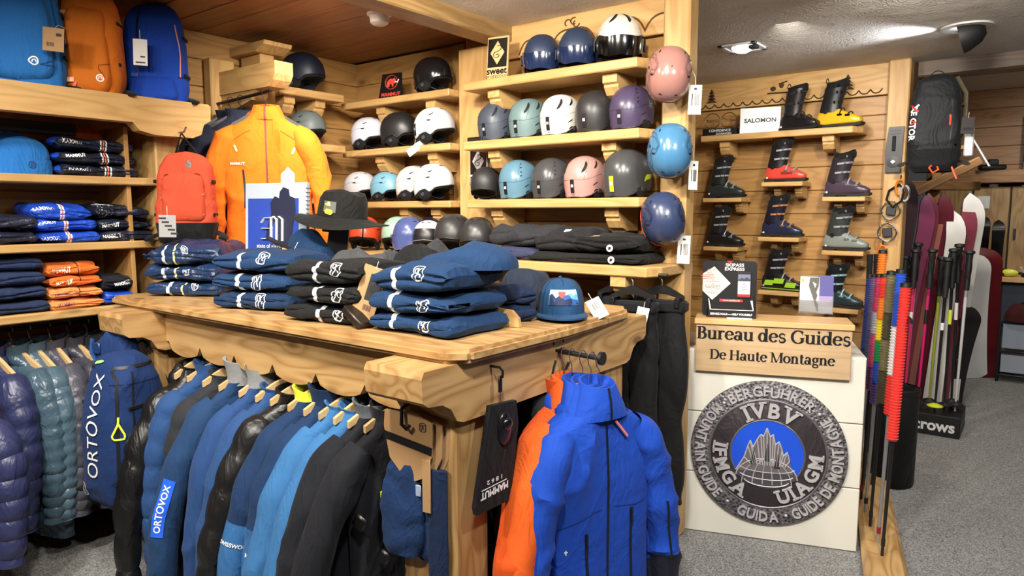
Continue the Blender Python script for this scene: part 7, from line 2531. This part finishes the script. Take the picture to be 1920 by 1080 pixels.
MB().prism([(0.012, 0.15), (0.03, 0.14), (0.024, 0.12)], -0.0047, -0.0041, 'Y').build('snow_print', mat((225, 225, 222), 0.6), BR1, smooth=False)
MB().box((-0.032, -0.0036, 0.155), (0.012, 0.001, 0.014), 0.0002).build('yellow_mark', mat((226, 200, 50), 0.6), BR1, smooth=False)
BR2 = thing('brochure', 'violet night sky brochure beside the pale one in the holder', 'brochure', (x_+0.040, y_+0.022, 1.0545), rot=(-0.05, 0, CR-0.1))
MB().box((0, 0, 0.09), (0.07, 0.005, 0.178), 0.001).build('cover', mat((96, 92, 160), 0.5), BR2, smooth=False)
MB().box((0, -0.003, 0.072), (0.068, 0.001, 0.02), 0.0003).build('horizon_print', mat((170, 150, 200), 0.5), BR2, smooth=False)
MB().box((0, -0.003, 0.030), (0.068, 0.001, 0.06), 0.0003).build('white_print', mat((220, 220, 226), 0.5), BR2, smooth=False)
# ------------------------------------------------------------------ pole rack beside the cabinet
PR = thing('pole_rack', 'pine floor plank and thin rail holding the row of banded poles', 'rack', (-0.60, 3.9, 0))
for_ = [(-0.60, 0.0)]
MB().box((0, 0, 0), (1.95, 0.17, 0.055), 0.02).build('plank', M['larchX'], PR, loc=(0.0, -0.02, 0.0285), rot=(0, 0, PI/2+0.225), smooth=False)
MB().tube([(0.205, -0.72, 1.10), (-0.205, 0.78, 1.10)], 0.009, 8).build('rail', IRON, PR)
MB().tube([(-0.17, 0.76, 0.0), (-0.17, 0.76, 1.11)], 0.012, 8).build('upright', IRON, PR)
MB().tube([(-0.05, 0.20, 0.0), (-0.05, 0.20, 1.11)], 0.010, 8).build('upright', IRON, PR)

SIL = (190, 190, 194)
CAMO = (146, 138, 104)
BANDS = [
    # y, photo px of the top, label, segments [(share, colour, kind)], z top, z bottom
    (3.26, 1699, 538, 'pole with long red ridged band at the front of the rack', [(1.0, (236, 66, 58))], 0.66, 0),
    (3.38, 1690, 512, 'pole with blue, white and red ridged band', [(0.37, (46, 98, 206)), (0.35, (240, 240, 240)), (0.28, (236, 66, 58))], 0.63, 1),
    (3.54, 1672, 515, 'pole with camouflage ridged band', [(0.30, CAMO), (0.2, (98, 96, 70)), (0.25, CAMO), (0.25, (110, 104, 78))], 0.60, 2),
    (3.70, 1660, 520, 'pole with rainbow ridged band from orange to violet', [(0.16, (236, 70, 60)), (0.17, (244, 140, 50)), (0.17, (236, 214, 60)), (0.17, (40, 160, 90)), (0.17, (60, 100, 210)), (0.16, (130, 96, 190))], 0.62, 3),
    (3.86, 1650, 520, 'pole with shiny pink and silver ridged band', [(0.3, (214, 80, 130)), (0.2, (190, 190, 200)), (0.3, (220, 90, 140)), (0.2, (150, 90, 160))], 0.58, 4),
    (4.04, 1655, 475, 'pole with orange ridged band standing tallest in the rack', [(1.0, (238, 134, 50))], 0.72, 5),
    (4.22, 1642, 520, 'pole with grey violet ridged band', [(0.5, (120, 110, 150)), (0.5, (90, 110, 140))], 0.6, 6),
    (4.40, 1633, 520, 'pole with dark blue ridged band at the back of the rack', [(0.6, (60, 66, 130)), (0.4, (40, 60, 110))], 0.7, 7),
]
for y, px, py, lab, segs, ln, k in BANDS:
    tp = W(px, py, 'y', y)
    x, zt_ = tp[0], tp[2]
    r = thing('banded_pole', lab, 'pole', (x-0.03, y, 0.056), rot=(0, 0.0, 0))
    r.rotation_euler = (0.0, 0.024, 0)
    H = zt_-0.056
    z1 = H
    for sh_, col in segs:
        z0 = z1-ln*sh_
        nr = max(2, int((z1-z0)/0.0125))
        prof = []
        for i in range(nr):
            a = z1-(z1-z0)*i/nr
            b_ = z1-(z1-z0)*(i+1)/nr
            prof += [(0.0165, a-0.0002), (0.0235, a-0.0016), (0.0165, b_)]
        MB().lathe([(0.0, z1)]+prof+[(0.0, z0)], 18).build('ridged_band', mat(col, 0.4 if k not in (2, 4) else 0.25, 'plain', 0.0 if k not in (2, 4) else 0.35), r, ang=60)
        z1 = z0
    MB().tube([(0, 0, z1+0.01), (0, 0, 0.0)], [0.009, 0.0065], 10).build('shaft', mat(SIL, 0.3, metal=0.7) if k in (1, 3, 6) else mat((24, 24, 26), 0.35), r)
    MB().cyl((0, 0, 0.06), 0.009, 0.03, 'Z', 10).build('collar', mat((150, 40, 60), 0.4) if k % 3 == 1 else mat((30, 30, 32), 0.4), r)
    MB().lathe([(0, H+0.02), (0.02, H+0.016), (0.022, H), (0.0, H-0.005)], 16).build('cap', mat((20, 20, 22), 0.5), r)
BN = thing('black_bin', 'tall black fabric bin standing behind the banded poles', 'bin', (-0.60, 4.35, 0))
MB().lathe([(0.0, 0.0), (0.10, 0.0), (0.115, 0.02), (0.12, 0.55), (0.113, 0.56), (0.105, 0.54), (0.10, 0.05), (0, 0.04)], 28).build('body', fab((16, 16, 17)), BN)
MB().lathe([(0.118, 0.53), (0.124, 0.54), (0.124, 0.56), (0.116, 0.565)], 28).build('rim', BLACK, BN)

# ------------------------------------------------------------------ ski pole stand
BK = thing('pole_stand', 'low black display block with white lettering holding ski poles', 'display stand', (-0.66, 5.665, 0))
MB().box((0, 0, 0.073), (0.60, 0.39, 0.146), 0.004).build('block', mat((20, 20, 21), 0.5), BK, smooth=False)
mb = MB()
flat_text(mb, 'blackcrows', 0.105, (0.045, -0.1962, 0.073), None, bold=0.03, sx=0.95)
mb.build('lettering', mat((214, 214, 214), 0.5), BK, smooth=False)
mb = MB()
V, Fc = text2d('blackcrows', 0.07, 0.02)
mb.add([[0.3008, x, 0.073+y] for x, y in V], Fc)
mb.build('lettering', mat((120, 120, 122), 0.5), BK, smooth=False)


def ski_pole(label, x, y, lean, col, grip=(20, 20, 21), disc=(24, 24, 25), tall=1.12, mark=None, strap=(24, 24, 26), cuffc=None):
    r = thing('ski_pole', label, 'ski pole', (x, y, 0.1465), rot=(lean[1], lean[0], random.uniform(0, 6)), group='ski poles on the black block')
    MB().tube([(0, 0, 0.0), (0, 0, 0.25), (0, 0, tall-0.30)], [0.006, 0.009, 0.0105], 10).build('shaft', mat(col, 0.3), r)
    MB().tube([(0, 0, tall-0.30), (0, 0, tall-0.05)], [0.0105, 0.012], 10).build('upper_shaft', mat(tuple(c*0.75 for c in col), 0.3), r)
    MB().lathe([(0.0, tall-0.26), (0.017, tall-0.25), (0.019, tall-0.18), (0.018, tall-0.12), (0.022, tall-0.09), (0.019, tall-0.06), (0.021, tall-0.03), (0.022, tall-0.005), (0.033, tall+0.004), (0.030, tall+0.02), (0.0, tall+0.026)], 14).build('grip', mat(grip, 0.6), r)
    MB().lathe([(0.006, 0.055), (0.046, 0.045), (0.05, 0.05), (0.046, 0.054), (0.008, 0.07)], 20).build('basket', mat(disc, 0.5), r)
    t = np.linspace(0, 2*PI, 16)
    MB().tube(np.stack([0.02+0.028*np.sin(t/2)**2+0.0*t, 0.016*np.sin(t), tall-0.085+0.085*np.cos(t)], 1), 0.007, 5, flat=0.25).build('strap', fab(strap), r)
    if mark:
        MB().cyl((0, 0, tall-0.45), 0.0115, mark[1], 'Z', 12).build('label_band', mat(mark[0], 0.5), r)
    return r


PL = [(-0.93, 5.55, 'orange ski pole first on the black block', (236, 140, 50), {}), (-0.90, 5.60, 'yellow green ski pole beside the orange one', (190, 190, 60), {}),
      (-0.87, 5.72, 'red ski pole behind the yellow green one', (190, 60, 60), dict(mark=((220, 220, 220), 0.04))), (-0.80, 5.52, 'teal ski pole with zigzag shade', (50, 120, 110), {}),
      (-0.77, 5.62, 'dark teal ski pole beside the teal one', (40, 84, 84), {}), (-0.71, 5.55, 'thick raspberry ski pole with white label', (198, 50, 96), dict(mark=((225, 225, 225), 0.06))),
      (-0.73, 5.70, 'pale pink ski pole in the back row', (220, 130, 140), {}), (-0.63, 5.54, 'magenta ski pole with black ring pattern', (186, 36, 100), dict(mark=((24, 20, 22), 0.10))),
      (-0.57, 5.66, 'olive green ski pole', (140, 146, 50), {}), (-0.52, 5.53, 'black ski pole over the neon yellow basket', (28, 28, 30), dict(disc=(214, 230, 60), mark=((226, 226, 226), 0.05), grip=(22, 22, 23))),
      (-0.47, 5.60, 'black ski pole with neon yellow shaft label', (26, 26, 28), dict(mark=((206, 226, 60), 0.10))), (-0.44, 5.74, 'black ski pole with white lettering band', (30, 30, 32), dict(mark=((226, 226, 226), 0.12))),
      (-0.41, 5.66, 'pale grey ski pole at the outer edge of the block', (190, 188, 186), {}), (-0.86, 5.53, 'black ski pole over the orange basket', (30, 28, 30), dict(disc=(240, 110, 50)))]
for k, (x, y, lab, col, kw) in enumerate(PL):
    ski_pole(lab, x, y, (0.03*math.sin(k*1.9), 0.03*math.cos(k*2.3)), col, tall=1.10+0.05*math.sin(k*1.3), **kw)


# ------------------------------------------------------------------ skis
def ski(label, base, top, col, wt=0.12, L=None, edge=(30, 30, 32), band=None, name='ski', group=None, roll=0.0, tipw=None, topc=None, cat='ski', bind=False):
    """leaning board from base point to top point, its top sheet facing the aisle (+x -y)"""
    base, top = Vector(base), Vector(top)
    L = (top-base).length
    up = (top-base).normalized()
    nrm = Vector((0.55, -0.83, 0))
    nrm = (nrm-up*nrm.dot(up)).normalized()
    nrm.rotate(Matrix.Rotation(roll, 3, up))
    sd = nrm.cross(up).normalized()
    R3 = Matrix((sd, -nrm, up)).transposed()
    r = thing(name, label, cat, base, group=group, rot=R3.to_euler())
    n = 40
    t = np.linspace(0, 1, n)
    w = wt/2*(0.86+0.14*(2*t-1)**2)
    w = w*np.minimum(1, np.sqrt(np.maximum(0.0, 1-np.clip((t-0.90)/0.10, 0, 1)**2)))*np.minimum(1, 0.5+np.sqrt(np.maximum(0, t/0.03)))
    w = np.maximum(w, 0.004)
    bend = -0.10*np.clip((t-0.86)/0.14, 0, 1)**2-0.012*np.sin(PI*t)
    P = np.zeros((8, n, 3))
    for i, (a, b) in enumerate(((-1, -0.006), (-0.6, -0.0075), (0.6, -0.0075), (1, -0.006), (1, 0.005), (0.5, 0.005), (-0.5, 0.005), (-1, 0.005))):
        P[i] = np.stack([a*w, b+bend, L*t], 1)
    s = Surf(P, cu=True)
    s.mb(caps=True).build('board', mat(col, 0.3), r)
    mb = MB()
    for sg in (-1, 1):
        mb.tube(np.stack([sg*w*1.0, bend, L*t], 1), 0.003, 5)
    mb.build('edge', mat(edge, 0.3), r)
    for q in (band or []):
        i0, i1 = int(q[0]*n), max(int(q[0]*n)+2, int(q[1]*n))
        V_ = np.concatenate([np.stack([-w*0.97, bend-0.0086, L*t], 1)[i0:i1], np.stack([w*0.97, bend-0.0086, L*t], 1)[i0:i1]])
        k = i1-i0
        MB().add(V_, [[i, i+1, k+i+1, k+i] for i in range(k-1)]).build('graphic', mat(q[2], 0.35), r)
    if bind:
        MB().box((0, -0.03, L*0.45), (0.07, 0.05, 0.08), 0.008).build('heel_piece', plastic((24, 24, 25)), r)
        MB().box((0, -0.03, L*0.55), (0.07, 0.05, 0.09), 0.008).build('toe_piece', plastic((24, 24, 25)), r)
    return r


SKG = 'skis leaning in the rack behind the pole stand'
SKI = [((-0.86, 5.80, 0), (-0.90, 6.05, 1.64), 'pink striped ski first in the leaning row', (128, 62, 92), dict(band=[(0.1, 0.9, (180, 110, 142))])),
       ((-0.82, 5.86, 0), (-0.86, 6.08, 1.66), 'rose red ski second in the leaning row', (120, 52, 66), dict(band=[(0.2, 0.6, (214, 150, 150))])),
       ((-0.78, 5.92, 0), (-0.82, 6.12, 1.62), 'salmon pink ski third in the leaning row', (156, 98, 86), {}),
       ((-0.72, 5.96, 0), (-0.76, 6.16, 1.66), 'dark wine red ski behind the salmon one', (98, 36, 48), {}),
       ((-0.60, 5.96, 0), (-0.645, 6.10, 1.54), 'broad white ski with small black square in front of the rack', (222, 220, 214), dict(wt=0.145, band=[(0.77, 0.80, (28, 28, 30)), (0.25, 0.62, (130, 190, 220))])),
       ((-0.56, 6.12, 0), (-0.62, 6.30, 1.60), 'pink and burgundy ski between the two white ones', (130, 60, 74), dict(band=[(0.3, 0.7, (110, 34, 50))])),
       ((-0.52, 6.25, 0), (-0.68, 6.45, 1.66), 'large white ski with red and brown band at the end of the row', (216, 212, 206), dict(wt=0.17, band=[(0.70, 0.73, (170, 34, 44)), (0.1, 0.69, (96, 88, 86))]))]
for b, t_, lab, col, kw in SKI:
    b, t_ = (b[0], b[1]+0.13, b[2]), (t_[0], t_[1]+0.13, t_[2])
    ski(lab, b, t_, col, group=SKG, **kw)
for k in range(3):
    ski('narrow dark striped ski, number %s from the rack post' % ('one', 'two', 'three')[k], (-0.90-0.03*k+0.02, 5.74+0.07*k, 0.0), (-0.93-0.0*k, 5.92+0.07*k, 1.76-0.05*k), ((60, 44, 50), (120, 60, 80), (86, 84, 90))[k], wt=0.10, group=SKG)
KR = thing('ski_rack', 'brown wooden ski rack with diagonal brace near the dark beam', 'rack', (-0.72, 6.3, 0))
MB().box((0, 0, 0), (0.9, 0.06, 0.07), 0.005).build('top_bar', M['brownX'], KR, loc=(0.0, 0.10, 1.74), rot=(0, 0, 0.9), smooth=False)
MB().box((0, 0, 0), (0.5, 0.05, 0.06), 0.005).build('brace', M['brownX'], KR, loc=(0.12, -0.1, 1.80), rot=(0, -0.5, 0.5), smooth=False)
MB().box((0, 0, 0), (0.06, 0.06, 1.9), 0.005).build('upright', M['wallZ'], KR, loc=(0.02, 0.18, 0.95), smooth=False)
# snowboards further back
ski('white snowboard with red lettering leaning by the far lockers', (-0.42, 7.62, 0.0), (-0.60, 7.68, 1.15), (216, 216, 214), wt=0.23, name='snowboard', cat='snowboard', band=[(0.34, 0.42, (190, 60, 56))])
ski('wine red snowboard behind the white one', (-0.33, 7.70, 0.0), (-0.50, 7.72, 1.2), (92, 24, 30), wt=0.27, name='snowboard', cat='snowboard')
ski('black split board leaning before the white snowboard', (-0.50, 6.42, 0.0), (-0.62, 6.60, 0.80), (26, 26, 28), wt=0.17, name='snowboard', cat='snowboard', bind=True)

# ------------------------------------------------------------------ post decorations
HP = thing('binding_holder', 'black plastic holder plate with slot and white mark on the boot bay post', 'holder', (-0.826, 5.296, 1.80), 0)
pf = [(-0.045, 0.0), (0.045, 0.0), (0.05, 0.10), (0.055, 0.30), (-0.035, 0.30), (-0.05, 0.15)]
MB().prism(pf, -0.02, 0.0, 'Y').build('plate', plastic((46, 48, 54), 0.4), HP, smooth=False)
MB().box((0.0, -0.022, 0.19), (0.022, 0.008, 0.10), 0.004).build('slot', VENT, HP, smooth=False)
MB().lathe([(0.0, -0.0), (0.035, 0.0), (0.038, 0.006), (0.0, 0.008)], 20, Matrix.Translation((0, -0.02, 0.07)) @ Matrix.Rotation(PI/2, 4, 'X')).build('disc', plastic((30, 32, 36), 0.4), HP)
MB().prism([(-0.015, 0.07), (0.0, 0.057), (0.015, 0.07), (0.0, 0.083)], -0.031, -0.028, 'Y').build('white_mark', WHITE, HP, smooth=False)
for k, z in enumerate((0.255, 0.275)):
    MB().box((0.005, -0.022, z), (0.06, 0.004, 0.006), 0.001).build('rib', plastic((70, 72, 78), 0.4), HP, smooth=False)


def crampon(label, c, tilt):
    r = thing('crampon', label, 'crampon', c, rot=(0.0, tilt, 0.0), group='crampons on the post')
    t = np.linspace(0, 2*PI, 26)
    MB().tube(np.stack([0.048*np.cos(t)*(1+0.18*np.cos(2*t)), -0.02+0*t, 0.062*np.sin(t)], 1), 0.006, 6).build('frame', STEEL, r)
    MB().box((0, -0.012, 0), (0.06, 0.01, 0.06), 0.006).build('pad', plastic((40, 40, 44), 0.4), r)
    for a in np.linspace(0.3, 2*PI+0.3, 7)[:-1]:
        MB().tube([(0.052*math.cos(a), -0.02, 0.064*math.sin(a)), (0.056*math.cos(a), -0.055, 0.068*math.sin(a))], [0.006, 0.001], 5).build('spike', STEEL, r)
    return r


crampon('upper steel crampon frame hanging on the boot bay post', (-0.82, 5.285, 1.545), 0.1)
crampon('lower steel crampon frame hanging on the boot bay post', (-0.835, 5.285, 1.40), -0.1)
for k, (z, x, lab, col) in enumerate(((1.70, -0.775, 'orange climbing clip high on the post', (238, 140, 40)), (1.66, -0.745, 'steel climbing clip beside the orange one', (190, 190, 195)), (1.26, -0.86, 'orange climbing clip low on the post', (238, 120, 40)))):
    r = thing('carabiner', lab, 'carabiner', (x, 5.285, z), group=None)
    t = np.linspace(0, 2*PI, 20)
    MB().tube(np.stack([0.026*np.cos(t), -0.01+0*t, 0.05*np.sin(t)], 1), 0.007, 6).build('body', mat(col, 0.3, metal=0.4), r)
    MB().tube([(0.026, -0.012, -0.03), (0.027, -0.012, 0.03)], 0.006, 6).build('gate', STEEL, r)
    MB().tube([(0, -0.01, 0.05), (0.0, 0.005, 0.08)], 0.004, 5).build('sling', fab((60, 40, 40)), r)
tag(MB().tube([(-0.04, 0.0, 0.06), (-0.05, -0.02, 0.0), (-0.01, -0.03, -0.05), (0.04, -0.02, -0.01), (0.05, -0.01, 0.06), (0.02, 0, 0.10), (-0.04, 0, 0.06)], 0.008, 6).build('black_sling', SOFTBLK, None, loc=(-0.80, 5.285, 1.62)), 'black sling loop hanging above the crampons', 'sling')

# black airbag pack on the post
r, s, ps = backpack('black avalanche backpack with red and white lettering hung on the boot bay post', (-0.575, 5.10, 1.79), math.radians(8), mat((36, 40, 47), 0.6, 'fabric'), (0.29, 0.17, 0.60), 701, lower=(0.24, fab((24, 26, 30))),
                    seams=[('s', [(0.07, 0.8), (0.08, 0.5), (0.06, 0.25)], 0.008, BLACK, 'zip'), ('s', [(0.80, 0.28), (0.95, 0.26), (0.1, 0.26), (0.2, 0.28)], 0.02, fab((24, 26, 30)), 'compression_strap')], strapc=mat((70, 66, 54), 0.8, 'fabric'))
mb = MB()
s.text(mb, 0.86, 0.50, 'RE CTOR', 0.052, -PI/2, 0.004, bold=0.03)
mb.build('lettering', WHITE, r)
mb = MB()
s.strokes(mb, 0.86, 0.66, [[(-0.022, -0.022), (0.022, 0.022)]], 0.011, 0, 0.004)
mb.build('white_mark', WHITE, r)
mb = MB()
s.strokes(mb, 0.86, 0.66, [[(-0.022, 0.022), (0.022, -0.022)]], 0.011, 0, 0.005)
s.strokes(mb, 0.866, 0.515, [[(-0.015, -0.012), (0.015, 0.0)], [(-0.015, 0.012), (0.015, 0.0)]], 0.008, 0, 0.005)
mb.build('red_mark', mat((206, 40, 44), 0.5), r)
mb = MB()
s.slot(mb, 0.06, 0.52, 0.07, 0.012, PI/2, 0.006)
mb.build('red_zip_tab', mat((214, 60, 40), 0.5), r)
MB().tube([(0.0, 0.02, 0.05), (-0.02, -0.02, 0.02), (0.0, -0.03, -0.01), (0.03, -0.02, 0.01), (0.02, 0.02, 0.04)], 0.006, 6).build('orange_loop', mat((236, 90, 50), 0.5), r)
MB().tube([(0.10, 0.03, 0.03), (0.13, 0.0, -0.05)], 0.006, 6).build('orange_cord', mat((236, 90, 50), 0.5), r)
MB().tube([(0.10, 0.08, 0.58), (0.155, 0.10, 0.48), (0.16, 0.10, 0.30), (0.11, 0.08, 0.12)], 0.028, 8, flat=0.4).build('padded_strap', mat((122, 112, 86), 0.8, 'fabric'), r)
MB().box((0.185, 0.05, 0.18), (0.05, 0.02, 0.18), 0.008).build('white_panel', mat((220, 222, 224), 0.5), r)
hk = MB().tube([(0.0, 0.1, 0.0), (0.0, -0.03, 0.0), (0.0, -0.05, 0.02)], 0.006, 6).build('hook', IRON, None, loc=(-0.62, 5.29, 2.38))
tag(hk, 'black hook in the boot bay post carrying the avalanche backpack', 'hook')
card('brand_tag', 'black card with small white print hanging at the avalanche backpack', 'tag', (-0.405, 5.10, 2.06), 0.07, 0.10, -70, mat((50, 44, 42), 0.5), 0.03, text=[('line', 0, -0.02, 0.05, 0.014)], string=[(0, 0, 0.08)])
# ski pole pair leaning by the boots bay
x, y = W(1635, 640, 'y', 4.75)[:2]
r = thing('trekking_poles', 'pair of black handled poles leaning between boots bay and pole rack', 'poles', (-0.80, 4.72, 0))
for k in range(2):
    MB().tube([(0.03*k, 0.05*k, 0.0), (-0.03+0.03*k, 0.05*k, 1.0)], 0.008, 8).build('shaft', mat((34, 34, 38), 0.4), r)
    MB().tube([(-0.03+0.03*k, 0.05*k, 0.98), (-0.035+0.03*k, 0.05*k, 1.28)], [0.015, 0.019], 10).build('grip', SOFTBLK, r)

# ------------------------------------------------------------------ back room
plank_wall('wall_rear', (-0.98, 8.25), (3.0, 8.25), 0.0, 2.70, 15, (0, -1), M['brownX'], M['brownX'])
BS = thing('back_shelf', 'thick brown shelf beam above the lockers in the back room', 'shelf', (0.9, 8.1, 1.86))
MB().box((0, 0, 0), (3.6, 0.26, 0.12), 0.006).build('beam', M['brownX'], BS, smooth=False)
for x in (-1.3, 0.0, 1.3):
    MB().box((x, 0.03, -0.10), (0.08, 0.16, 0.08), 0.01).build('bracket', M['brownX'], BS, smooth=False)
for k in range(5):
    LK = thing('locker', '%s locker front under the back room shelf' % ('first pine', 'second pine with paper notice', 'third pine', 'fourth pine', 'fifth pine')[k], 'locker', (-0.86+0.30*k+0.15, 8.12, 0.965), group=None)
    MB().box((0, 0, 0.40), (0.285, 0.17, 0.80), 0.004).build('body', M['beamZ'], LK, smooth=False)
    MB().box((0.147, 0.0, 0.40), (0.012, 0.15, 0.80), 0.001).build('dark_gap', BLACK, LK, smooth=False)
    MB().box((-0.10, -0.095, 0.36), (0.018, 0.02, 0.10), 0.004).build('handle', BLACK, LK, smooth=False)
nt_ = MB().box((0, 0, 0), (0.10, 0.004, 0.12), 0.001).build('paper_notice', mat((200, 206, 206), 0.7), None, loc=(-0.47, 8.032, 1.62), smooth=False)
tag(nt_, 'small white paper notice on the second locker', 'notice')
WB = thing('work_counter', 'pine counter with dark blue front panel in the back room', 'counter', (0.9, 7.95, 0))
MB().box((0, 0, 0.92), (3.6, 0.5, 0.05), 0.005).build('top', M['pineX'], WB, smooth=False)
MB().box((0, -0.10, 0.68), (3.5, 0.03, 0.40), 0.003).build('front_panel', mat((46, 54, 72), 0.5), WB, smooth=False)
MB().box((0, -0.06, 0.24), (3.5, 0.03, 0.46), 0.003).build('lower_panel', mat((104, 102, 98), 0.6), WB, smooth=False)
for k in range(2):
    ski('black ski with round white mark, %s of the pair on the counter' % ('first', 'second')[k], (-0.44+0.11*k, 7.84, 0.947), (-0.47+0.11*k, 8.02, 1.46-0.04*k), (18, 18, 19), wt=0.10, name='display_ski', group='display skis on the counter', band=[(0.60, 0.72, (90, 90, 92))], roll=-0.5)
r = thing('spray_bottle', 'small white spray bottle on the back counter', 'bottle', (-0.40, 7.72, 0.9455))
MB().lathe([(0.0, 0.0), (0.032, 0.0), (0.034, 0.01), (0.034, 0.10), (0.012, 0.14), (0.012, 0.15), (0, 0.15)], 18).build('body', mat((214, 214, 210), 0.4), r)
MB().box((0.01, 0, 0.165), (0.05, 0.02, 0.03), 0.004).build('trigger', BLACK, r)
r = thing('yellow_goggles', 'yellow and black goggles lying on the back counter', 'goggles', (-0.22, 7.74, 0.9455))
MB().ell((0, 0, 0.035), (0.07, 0.03, 0.034), 18, 8).build('lens', mat((226, 226, 80), 0.3), r)
MB().tube([(-0.07, 0, 0.03), (-0.03, 0.05, 0.03), (0.03, 0.05, 0.03), (0.07, 0, 0.03)], 0.014, 6, flat=0.3).build('strap', SOFTBLK, r)
for k, (x, lab) in enumerate(((-0.32, 'black binding part lying first on the back counter'), (-0.06, 'black binding part with white lever on the back counter'), (0.12, 'dark binding part at the photo edge of the counter'))):
    r = thing('binding', lab, 'binding', (x, 7.75, 0.9455), 0.3*k)
    MB().box((0, 0, 0.02), (0.14, 0.07, 0.04), 0.01).build('base', plastic((24, 24, 25)), r)
    MB().box((0.03, 0, 0.055), (0.06, 0.05, 0.05), 0.01).build('heel_piece', plastic((36, 36, 38)), r)
    MB().tube([(-0.05, 0.02, 0.04), (-0.08, 0.0, 0.09)], 0.008, 6).build('lever', mat((210, 210, 208), 0.4), r)
CT = thing('folding_cart', 'dark metal folding frame with pale panels in front of the back counter', 'cart', (-0.08, 7.6, 0))
for x in (-0.17, 0.17):
    MB().box((x, 0, 0.28), (0.022, 0.022, 0.56), 0.004).build('upright', DARKSTEEL, CT, smooth=False)
for z in (0.06, 0.28, 0.55):
    MB().box((0, 0, z), (0.34, 0.02, 0.02), 0.004).build('crossbar', DARKSTEEL, CT, smooth=False)
MB().box((0, 0.0, 0.42), (0.30, 0.012, 0.22), 0.003).build('panel', mat((150, 160, 176), 0.5), CT, smooth=False)
MB().box((0, 0.0, 0.17), (0.30, 0.012, 0.16), 0.003).build('panel', mat((150, 158, 170), 0.5), CT, smooth=False)
r_ = rumple('red_bag', 'dark red bag lying on top of the folding frame', 'bag', (-0.10, 7.6, 0.561), 0, (0.24, 0.16, 0.13), fab((92, 30, 34)), 811)
MB().tube([(-0.06, 0, 0.10), (0.0, 0, 0.17), (0.06, 0, 0.10)], 0.008, 6).build('handle', SOFTBLK, r_[0])
SS = thing('wall_shelf', 'small pine wall shelf with slanted white display board near the ski rack', 'shelf', (-0.60, 6.55, 2.03))
MB().box((-0.06, 0, 0), (0.36, 0.20, 0.03), 0.004).build('board', M['pineX'], SS, smooth=False)
MB().box((0.14, -0.02, -0.10), (0.012, 0.16, 0.30), 0.003, Matrix.Rotation(-0.5, 4, 'Y')).build('slanted_board', mat((226, 226, 226), 0.4), SS, smooth=False)
MB().box((-0.2, 0.04, -0.09), (0.05, 0.1, 0.16), 0.004).build('bracket', M['brownX'], SS, smooth=False)
r = thing('binding', 'black binding resting on the thick beam below the slanted board', 'binding', (-0.42, 7.99, 1.921), 0.4)
MB().box((0, 0, 0.025), (0.22, 0.09, 0.05), 0.015).build('base', plastic((20, 20, 21)), r)
MB().box((0.0, 0, 0.07), (0.09, 0.07, 0.06), 0.012).build('heel_piece', plastic((30, 30, 32)), r)
r = thing('wall_screen', 'black flat screen on the back wall at the photo edge', 'screen', (0.06, 8.17, 2.02))
MB().box((0, 0, 0), (0.50, 0.04, 0.84), 0.006).build('panel', mat((12, 12, 13), 0.25), r, smooth=False)
MB().box((0, -0.0215, 0), (0.46, 0.003, 0.80), 0.001).build('glass', glossy((14, 15, 17)), r, smooth=False)
